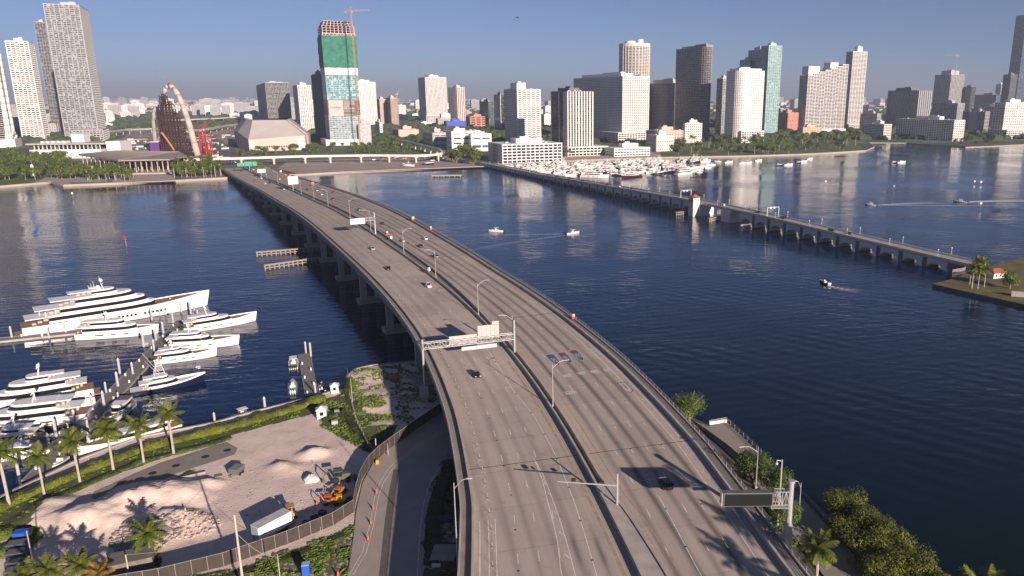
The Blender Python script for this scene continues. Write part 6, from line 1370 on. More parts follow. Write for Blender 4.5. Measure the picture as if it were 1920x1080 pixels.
landmass('shore_ground', islp, 1.55, mat('shore_sand', (.3, .25, .21), .95, var=.2, vs=.2), CONC)
sw = MB()
for a, c in zip(SNP[:13], SNP[1:14]):
    a, c = Vector(a), Vector(c); d = c-a; sw.box(((a.x+c.x)/2, (a.y+c.y)/2, .9), (d.length+.3, .7, 2.8), math.atan2(d.y, d.x))
tag(sw.build('seawall', CONC), 'concrete seawall of the building site along the near marina', 'seawall')
def road_sheet(name, pix, z, m): return sheet(name, pix, z, m)
sheet('asphalt_strip', [(172, 932), (176, 922), (300, 868), (425, 829), (446, 840), (440, 852), (330, 888), (215, 936), (180, 940)], 2.16, mat('old_grey_asphalt', (.25, .225, .2), .9, var=.12, vs=.3))
mh = MB()
for px, py in ((227, 905), (286, 887), (330, 873), (385, 856), (426, 844)):
    q = P(px, py, 2.17); mh.add([(q.x+.9*math.cos(6.28*i/12), q.y+.9*math.sin(6.28*i/12), 2.18) for i in range(12)], [tuple(range(12))])
tag(mh.build('drain_covers', DSTEEL), kind='structure')
SR = mat('side_road_concrete', (.38, .33, .29), .9, var=.12, vs=.15)
sheet('side_road', [(640, 1130), (655, 1060), (664, 1000), (668, 958), (680, 905), (700, 868), (735, 836), (775, 800), (840, 762), (900, 762), (880, 830), (858, 850), (830, 880), (812, 915), (800, 960), (795, 1020), (792, 1130)], 2.24, SR)
pm_ = MB()
def gstripe(mb, pix, w, z):
    p = resamp([(P(x, y, z).x, P(x, y, z).y) for x, y in pix], 2.5); L, R = offs(p, w/2), offs(p, -w/2); n = len(p)
    mb.add([(q.x, q.y, z) for q in L+R], [(i+n, i+1+n, i+1, i) for i in range(n-1)])
for dx in (0, 7): gstripe(pm_, [(655+dx, 1078), (680+dx, 1035), (693+dx, 985), (703+dx, 930), (712+dx, 905), (728+dx, 880), (745+dx, 862), (790+dx, 830), (830+dx, 806)], .12, 2.25)
gstripe(pm_, [(782, 1100), (786, 1010), (793, 950), (806, 905), (830, 868)], .14, 2.25)
tag(pm_.build('road_markings', MW), kind='structure')
gs = MB(); gstripe(gs, [(716, 1100), (722, 1040), (728, 980), (736, 920), (744, 880)], 1.5, 2.247); tag(gs.build('dark_road_strip', mat('dark_strip', (.12, .11, .105), .9, var=.2, vs=.5)), kind='structure')  # narrow darker strip along the side road
# the path and plaza on the right
sheet('shore_path', [(1328, 799), (1362, 793), (1405, 832), (1480, 908), (1530, 962), (1600, 1040), (1640, 1100), (1560, 1100), (1500, 1020), (1450, 950), (1400, 880), (1365, 848), (1335, 822), (1300, 790)], 2.32, mat('path_concrete', (.3, .26, .23), .9, var=.15, vs=.2))
def fence_line(name, label, pix, z, h, m, step=2.5, post=.05, solid=True, bars=(1.,), pm=None, cat='fence'):
    p = resamp([(P(x, y, z).x, P(x, y, z).y) for x, y in pix], step); o = Vector((p[0].x, p[0].y, z)); r = empty(name, o, 0, label, cat)
    p1 = MB().tube((0, 0, -.1), (0, 0, h+.1), post, n=5).build('post', pm or STEEL, r, (p[0].x-o.x, p[0].y-o.y, 0))
    for q in p[1:]: c = p1.copy(); COL.objects.link(c); c.location = (q.x-o.x, q.y-o.y, 0); KIDS[r.name].append(c)
    if solid:
        s = MB()
        for a, c in zip(p, p[1:]):
            d = (c-a).normalized(); n = Vector((-d.y, d.x))*.03; s.loft([[(a.x-o.x-n.x, a.y-o.y-n.y, .05), (a.x-o.x+n.x, a.y-o.y+n.y, .05), (a.x-o.x+n.x, a.y-o.y+n.y, h), (a.x-o.x-n.x, a.y-o.y-n.y, h)], [(c.x-o.x-n.x, c.y-o.y-n.y, .05), (c.x-o.x+n.x, c.y-o.y+n.y, .05), (c.x-o.x+n.x, c.y-o.y+n.y, h), (c.x-o.x-n.x, c.y-o.y-n.y, h)]])
        s.build('screen_mesh', m, r)
    rl_ = MB()
    for b_ in bars:
        for a, c in zip(p, p[1:]): rl_.tube((a.x-o.x, a.y-o.y, h*b_), (c.x-o.x, c.y-o.y, h*b_), .045, n=5)
    rl_.build('rail', pm or STEEL, r); return r
SCR = mat('brown_screen_mesh', (.055, .042, .034), .9, var=.2, vs=.5)  # mesh base colour darkened to carry the shade on its visible face
fence_line('site_fence', 'tall brown screened fence curving between the building site and the side road', [(180, 1112), (300, 1092), (420, 1062), (540, 1020), (625, 985), (664, 960), (669, 930), (678, 900), (692, 876), (712, 856), (740, 835), (780, 806), (830, 772)], 2.1, 2.9, SCR, pm=GREYC)
fence_line('path_railing', 'grey metal railing along the water side of the right-hand shore path', [(1330, 796), (1362, 790), (1402, 826), (1482, 905), (1532, 957), (1602, 1032), (1640, 1075)], 2.3, 1.15, None, 2.6, .05, False, (1., .66, .33), cat='railing')
fence_line('path_wall', 'low dark wall between the bridge side and the shore path', [(1296, 792), (1330, 815), (1366, 842), (1400, 872)], 2.3, 1., DCONC, 3, .08, True, (1.,), cat='wall')
w_ = empty('abutment_wall', P(1345, 797, 1.6), 0, 'pale retaining wall where the shore path meets the water', 'wall'); q0, q1 = P(1330, 797, 2)-w_.location, P(1362, 792, 2)-w_.location; MB().box(((q0.x+q1.x)/2, (q0.y+q1.y)/2, -.6), ((q1-q0).length, .5, 4.), math.atan2(q1.y-q0.y, q1.x-q0.x)).build('wall_panel', CREAM, w_)
fence_line('trench_edge_fence', 'low rail fence between the two sandy yards near the small dock', [(652, 700), (655, 740), (668, 790), (690, 838), (702, 850)], 2., 1.6, None, 3, .05, False, (1., .5))
# ---- hedge along the seawall
def hedge(label, pix, w, h, n, m, seed, z=1.9, size=.55):
    rr = random.Random(seed); p = resamp([(P(x, y, z).x, P(x, y, z).y) for x, y in pix], 1.5); r = empty('hedge', (p[0].x, p[0].y, z), 0, label, 'hedge'); o = p[0]; mb = MB(); core = MB(); L = len(p)
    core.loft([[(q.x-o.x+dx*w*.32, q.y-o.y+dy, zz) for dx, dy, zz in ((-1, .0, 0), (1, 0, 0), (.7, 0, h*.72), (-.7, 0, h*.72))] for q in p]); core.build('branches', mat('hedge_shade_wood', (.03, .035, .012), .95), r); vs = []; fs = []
    for _ in range(n):
        k = rr.randrange(L-1); a = p[k].lerp(p[k+1], rr.random()); d = (p[k+1]-p[k]).normalized(); nn2 = Vector((-d.y, d.x)); th = rr.uniform(-.2, math.pi+.2); lump = .75+.35*NZ.noise(Vector((a.x*.35, a.y*.35, 1)))
        pt = Vector((a.x-o.x+nn2.x*math.cos(th)*w*.55*lump, a.y-o.y+nn2.y*math.cos(th)*w*.55*lump, max(.05, math.sin(th)*h*lump*rr.uniform(.8, 1.)))); nn = Vector((nn2.x*math.cos(th)+rr.uniform(-.6, .6), nn2.y*math.cos(th)+rr.uniform(-.6, .6), math.sin(th)+rr.uniform(-.2, .6))).normalized()
        u = nn.orthogonal().normalized(); u.rotate(Matrix.Rotation(rr.uniform(0, 6.28), 3, nn)); v = nn.cross(u); s = size*rr.uniform(.5, 1.2); i = len(vs); vs += [pt+u*s*.5, pt+v*s*.3, pt-u*s*.5, pt-v*s*.3]; fs.append((i, i+1, i+2, i+3))
    mb.add(vs, fs); mb.build('foliage', m, r)
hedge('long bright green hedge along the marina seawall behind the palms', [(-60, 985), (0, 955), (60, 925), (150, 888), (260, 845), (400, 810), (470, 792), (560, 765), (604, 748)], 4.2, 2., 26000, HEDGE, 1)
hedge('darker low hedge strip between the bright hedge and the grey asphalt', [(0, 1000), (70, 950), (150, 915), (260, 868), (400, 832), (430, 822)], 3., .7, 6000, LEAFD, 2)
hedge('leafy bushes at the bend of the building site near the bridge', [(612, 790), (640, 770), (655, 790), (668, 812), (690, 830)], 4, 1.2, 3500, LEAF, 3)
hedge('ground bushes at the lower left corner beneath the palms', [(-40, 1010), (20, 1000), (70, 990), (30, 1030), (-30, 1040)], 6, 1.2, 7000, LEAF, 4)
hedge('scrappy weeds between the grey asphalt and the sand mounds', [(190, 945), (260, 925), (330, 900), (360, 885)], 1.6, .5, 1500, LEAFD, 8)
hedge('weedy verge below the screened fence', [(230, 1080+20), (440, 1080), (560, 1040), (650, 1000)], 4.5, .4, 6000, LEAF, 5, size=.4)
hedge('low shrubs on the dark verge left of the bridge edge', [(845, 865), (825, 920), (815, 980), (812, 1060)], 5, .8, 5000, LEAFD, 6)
hedge('small bush patch at the sandy point beside the bridge', [(655, 735), (658, 722), (650, 742)], 3, 3.2, 2500, LEAF, 7)
# ---- near palms
rp = [make_palm('royal_palm', 9.5, 4.0, 17, 9, 1.25, PALML, 60+i, 'palm', 'royal palms in the row behind the hedge') for i in range(3)]
for i, (bx_, by_, tx, ty) in enumerate(((18, 949, 3, 860), (83, 926, 72, 862), (150, 903, 138, 835), (213, 883, 199, 812), (270, 868, 262, 804), (326, 852, 315, 785))):
    q = P(bx_, by_, 2.0); h = ZAT(ty, q.x, q.y)-2.0; a = place(rp[i % 3], USED, q, i*1.7, h/9.6, f'{["leftmost", "second", "third", "fourth", "fifth", "rightmost"][i]} royal palm from the left in the row behind the hedge' if 0 < i < 5 else f'{["leftmost", "", "", "", "", "rightmost"][i]} royal palm in the row behind the hedge')
cp = [make_palm('coconut_palm', 6.5, 4.2, 18, 9, 1.2, (PALML, PALMY)[i], 70+i, 'palm', None, False) for i in range(2)]
for (px, py, i, s, lb) in ((285, 1050, 0, .9, 'palm rising from the rubble heap left of the wooden pole'), (160, 1110, 0, .85, 'green palm at the bottom edge left of the rubble'), (190, 1118, 1, .7, 'yellowing palm at the bottom edge'), (100, 1120, 0, .85, 'green palm crown cut by the bottom left edge'), (55, 1128, 0, .8, 'lowest green palm near the bottom left corner')):
    place(cp[i], USED, P(px, py, 2.), px*.1, s, lb)
q = P(1533, 1080, 2.2); pr = make_palm('royal_palm', 8., 3.9, 18, 9, 1.2, PALML, 66, 'green palm standing beside the shore path at the lower right', None); place(pr, USED, P(1529, 1110, 2.2), .4, 1.)
# ---- palms standing below the frame whose long shadows cross the near lanes
for i, (px, py, hc) in enumerate(((1405, 985, 22.), (1395, 1052, 20.))):
    d_ = onB(px, py, 0); L_ = (hc-d_.z)/math.tan(SUN_EL); q = Vector((d_.x+math.sin(SUN_AZ)*L_, d_.y+math.cos(SUN_AZ)*L_, 2.)); pr_ = make_palm('royal_palm', hc-3.4, 4.2, 18, 9, 1.25, PALML, 160+i, f'tall royal palm just below the frame, {["farther", "nearer"][i]} of two shading the lanes', None); place(pr_, USED, q, i*2.1, 1.)
# ---- near trees
def solo(px, py, R_, hgt, n, size, m, seed, label, zs=.75, name='broadleaf_tree', lobes=10, z=2.): t_ = make_tree(name, R_, hgt, n, size, m, seed, label, None, lobes=lobes, zs=zs); place(t_, USED, P(px, py, z)); return t_
solo(1291, 790, 6., 8.6, 6500, .42, LEAF, 101, 'round bright green tree at the water edge beside the bridge')
solo(1415, 908, 5.2, 8., 6500, .42, LEAFD, 102, 'dark green tree under the tall lamp beside the shore path')
solo(1448, 935, 4.2, 6.8, 4000, .4, LEAFD, 103, 'smaller dark tree behind the message board bracket')
solo(1475, 985, 3.2, 5., 3000, .4, LEAF, 104, 'shrubby tree at the foot of the message board column')
for i, (px, py, R_, h_) in enumerate(((1590, 975, 5.0, 5.5), (1630, 1010, 5.2, 6), (1585, 1020, 4.2, 5.), (1665, 1045, 5.2, 6), (1625, 1060, 4.6, 5.2), (1700, 1085, 5., 5.5), (1655, 1100, 4.6, 5.4), (1735, 1110, 4.6, 5.), (1572, 955, 3., 3.6))):
    solo(px, py, R_, h_, 6500, .42, LEAFY, 110+i, f'{["upper left", "upper right", "left middle", "right middle", "lower middle", "lower right", "bottom", "bottom right", "topmost small"][i]} olive mangrove clump beyond the shore path railing', .85, 'mangrove', z=1.4)
# ---- grass tufts, site rubble
def tufts():
    rr = random.Random(31); mb = MB(); k = 0
    while k < 9000:
        g = grassW[rr.randrange(len(grassW))]; xs = [p[0] for p in g]; ys = [p[1] for p in g]; x, y = rr.uniform(min(xs), max(xs)), rr.uniform(min(ys), max(ys))
        if not inpoly(x, y, g): continue
        if NZ.noise(Vector((x*.22, y*.22, 9))) < -.05: continue
        z = gz(x, y); s = rr.uniform(.15, .5); a = rr.uniform(0, 6.28); mb.add([(x-s*math.cos(a), y-s*math.sin(a), z), (x+s*math.cos(a), y+s*math.sin(a), z), (x+s*.7*math.cos(a), y+s*.7*math.sin(a)+.1, z+s*.9), (x-s*.7*math.cos(a), y-s*.7*math.sin(a)+.1, z+s*.8)], [(0, 1, 2, 3)]); k += 1
    tag(mb.build('grass_tufts', LEAF), kind='stuff')
tufts()
def rubble(cx, cy, r, n, s0, s1, m, seed, z=None):
    rr = random.Random(seed); mb = MB(); q0 = P(cx, cy, 2.)
    for _ in range(n):
        a, d = rr.uniform(0, 6.28), r*math.sqrt(rr.random()); x, y = q0.x+d*math.cos(a)*1.2, q0.y+d*math.sin(a); s = rr.uniform(s0, s1); mb.box((x, y, gz(x, y)+s*.2), (s, s*rr.uniform(.5, 1), s*rr.uniform(.3, .7)), rr.uniform(0, 3), taper=rr.uniform(.5, 1))
    tag(mb.build('rubble', m), kind='stuff')
RUB = mat('concrete_rubble', (.34, .28, .25), .9, var=.3, vs=1.)
rubble(275, 1008, 5.5, 380, .25, 1.0, RUB, 1); rubble(362, 988, 4.5, 170, .2, .7, mat('sandy_rubble', (.45, .35, .29), .9, var=.2, vs=1.), 2); rubble(780, 705, 3, 70, .3, .9, RUB, 3); rubble(845, 1000, 3.5, 160, .25, .8, RUB, 4); rubble(560, 900, 18, 220, .08, .35, RUB, 6); rubble(830, 1045, 3, 90, .2, .6, RUB, 7)
# ---- machines and things on the site
def wheel(mb, x, y, r, w): mb.tube((x, y-w/2, r), (x, y+w/2, r), r, n=12)
def backhoe(label, px, py, rz, col, cab=True, name='backhoe_loader'):
    q = P(px, py, 2.); r = empty(name, (q.x, q.y, gz(q.x, q.y)), rz, label, 'digger'); b_ = MB(); b_.bx(-1.6, 1.6, -.6, .6, .7, 1.5).bx(.3, 2.1, -.5, .5, 1.3, 2.0); b_.build('body', col, r); w = MB(); 
    for x, rd in ((-1.1, .75), (1.6, .5)):
        for y in (-1, 1): m = MB(); wheel(m, x, y*.95, rd, .42); m.build('wheel', BLACK, r)
    c = MB()
    for x in (-1.2, .2):
        for y in (-.65, .65): c.tube((x, y, 1.4), (x, y, 2.75), .06, n=4)
    c.build('cab_frame', DSTEEL, r); MB().bx(-1.5, .5, -.85, .85, 2.7, 2.86).build('canopy', mat('rusty_canopy', (.4, .24, .14), .7, var=.2, vs=2.) if cab else col, r)
    MB().bx(-.9, -.3, -.3, .3, 1.4, 2.0).build('seat', BLACK, r)
    a = MB().path([Vector((1.9, .5, 1.2)), Vector((2.8, .5, .6))], [.1, .1], 5).path([Vector((1.9, -.5, 1.2)), Vector((2.8, -.5, .6))], [.1, .1], 5); a.box((3.1, 0, .5), (.7, 2.1, .7), taper=.8); a.build('loader_bucket', col, r)
    h = MB().path([Vector((-1.7, 0, 1.1)), Vector((-2.6, 0, 3.0)), Vector((-3.7, 0, 2.0)), Vector((-3.9, 0, .9))], [.18, .16, .13, .1], 5); h.box((-3.8, 0, .6), (.6, .6, .6), taper=.7); h.build('digger_arm', col, r); return r
TANY = mat('dusty_yellow_paint', (.42, .3, .13), .7, var=.2, vs=1.); ORP = mat('machine_orange', (.55, .16, .015), .5, var=.1); GRN = mat('army_green_paint', (.1, .11, .07), .7, var=.2, vs=2.)
backhoe('dusty tan backhoe with a rusty canopy beside the white box trailer', 545, 968, 2.1, TANY)
backhoe('orange machine with a loader arm near the fence corner', 620, 945, .1, ORP, False).scale = (.75,)*3
backhoe('orange loader with a white roof above the orange and yellow machines', 636, 928, 1.2, ORP, False).scale = (.7,)*3
backhoe('olive green machine with a red cab part right of the white debris heap', 640, 902, .3, GRN, False)
def roller(px, py, col, label):
    q = P(px, py, 2.); r = empty('road_roller', (q.x, q.y, gz(q.x, q.y)), .3, label, 'roller'); m = MB(); wheel(m, 1.1, 0, .6, 1.4); m.build('drum', DSTEEL, r); m = MB(); wheel(m, -1., 0, .5, 1.2); m.build('wheel', BLACK, r); MB().bx(-1.3, 1., -.5, .5, .8, 1.4).build('body', col, r); c = MB().bx(-.9, .3, -.6, .6, 2.2, 2.3)
    for x in (-.8, .2): c.tube((x, .5, 1.3), (x, .5, 2.2), .05, n=4).tube((x, -.5, 1.3), (x, -.5, 2.2), .05, n=4)
    c.build('canopy', col, r)
roller(640, 946, YELLOW, 'small yellow roller right of the orange machine')
def trailer():
    a, b_ = P(482, 1019, 2.), P(536, 990, 2.); d = b_-a; r = empty('box_trailer', ((a+b_)/2), math.atan2(d.y, d.x), 'white box trailer parked along the screened fence', 'trailer'); L = d.length+1.; r.location.y += .6
    MB().bx(-L/2, L/2, -1.25, 1.25, .9, 3.6).build('box_body', PAINTW, r); MB().bx(-L/2+.1, L/2-.1, -1.15, 1.15, .65, .9).build('chassis', DSTEEL, r); MB().bx(-L/2-.02, L/2+.02, -1.28, 1.28, 3.6, 3.68).build('roof', mat('dirty_white_roof', (.5, .49, .47), .6, var=.25, vs=1.), r); MB().bx(-L/2-.06, -L/2, -1.1, 1.1, 1., 3.5).build('door', GREYW, r)
    for x in (L/2-1.5, L/2-2.6):
        for y in (-1, 1): m = MB(); wheel(m, x, y, .5, .3); m.build('wheel', BLACK, r)
    q = P(488, 1028, 2.); t2 = empty('site_toilet', q, .3, 'small white tank at the lower left end of the box trailer', 'tank'); MB().tube((0, 0, .2), (0, 0, 1.8), .7, n=10).build('tank_body', WHITE, t2); MB().tube((0, 0, 1.8), (0, 0, 2.), .4, n=10).build('lid', BLUEP, t2)
trailer()
def cart(px, py):
    q = P(px, py, 2.); r = empty('utility_trailer', (q.x, q.y, gz(q.x, q.y)), 1.4, 'dark covered utility trailer alone on the open sand', 'trailer'); MB().bx(-1.5, 1.5, -1.1, 1.1, .6, 1.7).build('body', CANVAS, r); MB().bx(-1.6, 1.6, -1.2, 1.2, 1.7, 1.8).build('cover', mat('grey_tarpaulin', (.2, .2, .2), .8, var=.15, vs=2.), r); MB().path([Vector((-1.5, .6, .6)), Vector((-2.8, 0, .5)), Vector((-1.5, -.6, .6))], [.06]*3, 4).build('drawbar', DSTEEL, r)
    for x in (-.6, .5):
        for y in (-1.15, 1.15): m = MB(); wheel(m, x, y, .4, .25); m.build('wheel', BLACK, r)
cart(445, 888)
def heap(px, py, m, label, name, r, h, seed, cat='heap'):
    q = P(px, py, 2.); rr = random.Random(seed); R = []
    for k, f in enumerate((1., .85, .55, .15)): R.append([(r*f*rr.uniform(.8, 1.15)*math.cos(6.28*i/12), r*f*rr.uniform(.7, 1.)*math.sin(6.28*i/12), h*(0, .45, .85, 1.)[k]*rr.uniform(.85, 1.1)) for i in range(12)])
    MB_ = MB().loft(R); o = MB_.build(name, m, None, (q.x, q.y, gz(q.x, q.y)-.1)); tag(o, label, cat)
heap(583, 901, mat('white_debris', (.6, .57, .54), .9, var=.25, vs=1.5), 'white debris heap with its own dark shadow on the sand', 'debris_heap', 1.9, 1.5, 2)
heap(741, 708, mat('orange_dirt', (.45, .18, .03), .95, var=.2, vs=1.), 'orange dirt pile in the bridge shade near the water', 'dirt_pile', 2.6, .9, 3)
bn = None
for i in range(26):
    q = P(778+(i % 6)*6, 712+(i//6)*5-(i % 6)*1.2, 2.)
    if bn is None: bn = empty('sand_bag', q, .4, 'pale bulk bag stacked in the bridge shade beside the first pier', 'sack', 'bulk bags by the first pier'); MB().box((0, 0, .45), (1.3, .9, .9), taper=.85).build('bag_body', GREYW, bn); MB().box((0, 0, .95), (.5, .4, .12)).build('bag_neck', GREYC, bn)
    else: dup(bn, q, .3+.2*(i % 3))
def kiosk(px, py, label, s=1., z=2.):
    r = empty('kiosk', P(px, py, z), .3, label, 'kiosk'); MB().bx(-1.1*s, 1.1*s, -1*s, 1*s, 0, 2.3*s).build('wall', WHITE, r); MB().add([(-1.4*s, -1.3*s, 2.3*s), (1.4*s, -1.3*s, 2.3*s), (1.4*s, 1.3*s, 2.3*s), (-1.4*s, 1.3*s, 2.3*s), (0, 0, 3.1*s)], [(0, 1, 4), (1, 2, 4), (2, 3, 4), (3, 0, 4), (3, 2, 1, 0)]).build('roof', WHITE, r); MB().bx(-.4*s, .4*s, -1.04*s, -.98*s, .9*s, 1.8*s).build('window', BOATGL, r)
kiosk(628, 735, 'small white kiosk with a pointed roof at the gangway'); kiosk(604, 783, 'squat white utility hut beside the leafy bushes', 1.15)
def crate(px, py, d, m, label, name, rz=.3, cat='box', lid=None):
    q = P(px, py, 2.); r = empty(name, (q.x, q.y, gz(q.x, q.y)), rz, label, cat); MB().box((0, 0, d[2]/2), d).build('body', m, r); MB().box((0, 0, d[2]+.06), (d[0]*1.04, d[1]*1.04, .12)).build('lid', lid or m, r)
crate(628, 795, (1.6, 1.2, .9), GREYW, 'grey utility box among the leafy bushes', 'utility_box', cat='box'); crate(632, 776, (1.3, 1., 1.2), mat('green_grey_box', (.2, .25, .22), .6), 'greenish utility cabinet right of the squat hut', 'utility_cabinet', cat='box')
crate(575, 1078, (1.3, 1.3, 2.3), BLUEP, 'blue portable toilet at the bottom edge by the verge', 'portable_toilet', .2, 'toilet', mat('pale_blue_plastic', (.3, .45, .7), .5)); crate(40, 1010, (2.2, 1.8, 1.6), BLUEP, 'bright blue covered stack at the top of the dark skips', 'covered_stack', .2, 'stack')
for i in range(5): crate(36-i*1, 1030+i*17, (3.4, 2., 1.5), mat('dark_blue_skip', (.03, .035, .06), .6, var=.2, vs=1.), f'{["uppermost", "second", "third", "fourth", "lowest"][i]} dark blue skip in the shaded column at the bottom left', 'skip', .25, 'skip', CANVAS)
crate(250, 1065, (7, 4.5, 2.6), mat('brown_flat_roof', (.17, .15, .13), .85, var=.25, vs=.6), 'small brown flat roofed shed at the bottom edge', 'shed', .45, 'shed'); crate(833, 1040, (4.5, 5., .5), GREYC, 'flat concrete slab in the shade left of the bridge edge', 'slab', 0., 'slab')
crate(818, 1062, (1.6, .7, .3), WHITE, 'white slatted pallet in the shade left of the bridge', 'pallet', 0., 'pallet'); crate(835, 975, (2.5, 2., .6), mat('blue_tarp', (.02, .03, .12), .7), 'dark blue tarpaulin bundle left of the bridge', 'tarp_bundle', .2, 'bundle')
crate(352, 895, (7.5, .35, .35), GREYC, 'long grey beam lying on the sand below the asphalt strip', 'beam', .55, 'beam'); crate(410, 893, (1.6, 1.1, .12), DCONC, 'dark square hatch on the sand left of the utility trailer', 'hatch', .5, 'hatch')
for i, (px, py) in enumerate(((575, 985), (590, 975), (600, 992), (560, 1000), (605, 965), (648, 955), (655, 940))): crate(px, py, (1.4, 1.1, .8), [DSTEEL, BLACK, GREYC, RUST, DSTEEL, WHITE, DSTEEL][i], ['dark scrap bundle left of the fence gate', 'black scrap bundle in the fence shadow', 'grey scrap crate nearest the fence', 'rusty scrap crate right of the box trailer', 'dark compressor above the scrap bundles', 'white cylinder crate in the fence corner', 'dark crate at the inner fence bend'][i], 'scrap_crate', i*.7, 'crate')
# cones, barrels on the side road
cn = None
for i, (px, py) in enumerate(((706, 926), (700, 955), (696, 982), (690, 1012), (634, 1080))):
    q = P(px, py, 2.25); lb = f'{["topmost", "second", "third", "fourth", "lowest"][i]} orange traffic cone along the side road line'
    if cn is None: cn = empty('traffic_cone', q, 0, lb, 'traffic cone', 'cones on the side road'); MB().tube((0, 0, .05), (0, 0, 1.), .26, .05, n=10).build('cone_body', ORANGE, cn); MB().box((0, 0, .03), (.6, .6, .06)).build('base', BLACK, cn)
    else: dup(cn, q, label=lb)
crate(708, 871, (.6, .6, 1.1), YELLOW, 'yellow pedestal at the top of the side road', 'pedestal', 0., 'pedestal')
# timber poles with their arms
def pole(px, py, ty, r0, m, label, name='utility_pole', arm=0, z=2., cat='pole', extra=None):
    q = P(px, py, z); h = ZAT(ty, q.x, q.y)-z; r = empty(name, q, 0, label, cat); MB().tube((0, 0, -.2), (0, 0, h), r0, r0*.65, n=8).build('pole', m, r)
    if arm: MB().box((0, 0, h-.5), (arm, .12, .12), .5).build('crossarm', m, r)
    return r, h
WPOLE = mat('pale_timber_pole', (.5, .42, .36), .8, var=.15, vs=1.)
pole(458, 1112, 965, .24, WPOLE, 'tall pale timber pole in front of the box trailer'); pole(243, 1085, 1040, .16, WPOLE, 'shorter pale pole beside the brown shed'); pole(68, 1085, 995, .14, GREYC, 'thin grey pole behind the dark skips'); pole(706, 852, 822, .2, STEEL, 'white gate post at the upper end of the screened fence', 'gate_post'); pole(728, 855, 832, .12, STEEL, 'thin post right of the white gate post', 'gate_post'); pole(527, 1100, 1040, .1, WPOLE, 'thin pale pole on the verge below the fence')
pole(661, 755, 710, .1, WPOLE, 'thin pale pole beside the small bush patch')
for a_, b_, lb in (((243, 1040), (458, 990), 'overhead cable from the short pole to the tall timber pole'), ((458, 1000), (527, 1045), 'overhead cable from the tall timber pole to the thin verge pole')):
    p0 = P(a_[0], 1085 if a_[0] == 243 else 1112, 2.); p0.z = ZAT(a_[1], p0.x, p0.y); p1 = P(b_[0], 1112 if b_[0] == 458 else 1100, 2.); p1.z = ZAT(b_[1], p1.x, p1.y); m = MB(); pv = p0
    for k in range(1, 13): f = k/12; q = p0.lerp(p1, f); q.z -= 1.2*math.sin(math.pi*f); m.tube(pv, q, .04, n=4); pv = q
    tag(m.build('cable', GREYC), lb, 'cable')
# timber fenders of the channel
for (a, b_, lb) in (((482, 478), (604, 468), 'upper timber channel fender left of the bridge'), ((497, 503), (600, 488), 'lower timber channel fender left of the bridge')):
    A_, B_ = P(*a, 1.), P(*b_, 1.); d = B_-A_; r = empty('timber_fender', (A_.x, A_.y, 0), math.atan2(d.y, d.x), lb, 'fender'); m = MB(); L = d.length; n = int(L/2.4)
    for i in range(n+1): m.tube((L*i/n, 0, -1), (L*i/n, 0, 2.6), .42, n=8)
    m.build('piles', WOOD, r); MB().bx(-.4, L, -.55, .55, 2.2, 3.).bx(-.3, L, -.7, -.45, .9, 1.4).build('walers', WOOD, r)
# ================================================================ lamps, gantries, signs, cars on the bridge
def lamp_proto(h, arm, label, group):
    r = empty('street_lamp', (0, 0, -400), 0, label, 'street lamp', group); MB().tube((0, 0, 0), (0, 0, h), .14, .08, n=8).build('pole', STEEL, r)
    MB().path([Vector((0, 0, h-1.2)), Vector((arm*.55, 0, h+.25)), Vector((arm, 0, h+.55))], [.06, .05, .045], 5).build('arm', STEEL, r); MB().box((arm+.35, 0, h+.52), (1., .4, .16)).build('lamp_head', GREYW, r); MB().box((0, 0, .25), (.5, .5, .5)).build('base', CONC, r); return r
LPR = lamp_proto(11.5, 3.4, 'lamp', 'lamps on the bridge median')
lamps = [(1045, 763, 1), (970, 661, -1), (905, 590, 1), (819, 522, -1), (761, 477, 1), (698, 435, -1), (665, 410, 1), (621, 388, -1), (600, 376, 1), (576, 365, -1), (557, 355, 1), (538, 346, -1), (519, 337, 1), (502, 330, -1), (486, 323, 1), (470, 317, -1)]
for i, (px, py, sg) in enumerate(lamps):
    s, o = SO(px, py); q = BW(s, 0.1, .3); p, t_ = at(s); rz = math.atan2(-t_.x*sg, t_.y*sg); place(LPR, USED, q, rz, 1., f'{ordn(i)} lamp post on the bridge median counting away from the camera' if i else 'lamp post on the bridge median nearest the camera')
def lamp_at(q, rz, h, arm, label, foot=None):
    r = lamp_proto(h, arm, label, None); USED.add(r.name); r.location = q; r.rotation_euler = (0, 0, rz); return r
s, o = SO(866, 1040); q = BW(SO(870, 1010)[0], -WLf(SO(870, 1010)[0])-.3, 0); q2 = P(863, 1030, 8.5)
lamp_at(Vector((q2.x-.6, q2.y, 3)), .25, ZAT(905, q2.x-.6, q2.y)-3, 2.4, 'lamp post standing outside the left edge of the bridge')
q = P(1417, 915, 6.); lamp_at(q, math.pi+.25, ZAT(838, q.x, q.y)-6, 3.6, 'lamp post outside the right edge of the bridge above the dark tree')
q = P(1498, 960, 2.3); lamp_at(q, math.pi+.2, ZAT(905, q.x, q.y)-2.3, 1.2, 'small dark lamp with a curved arm beside the shore path')
q = P(1458, 985, 2.3); r = empty('camera_pole', q, 0, 'greenish pole with a camera beside the message board column', 'pole'); h = ZAT(862, q.x, q.y)-2.3; MB().tube((0, 0, 0), (0, 0, h), .22, .16, n=8).build('pole', mat('aged_green_steel', (.35, .36, .28), .6), r); MB().path([Vector((0, 0, h-.3)), Vector((-1., 0, h-.1)), Vector((-1., 0, h-.7))], [.07]*3, 5).ball((-1., 0, h-.9), .25).build('camera_head', WHITE, r)
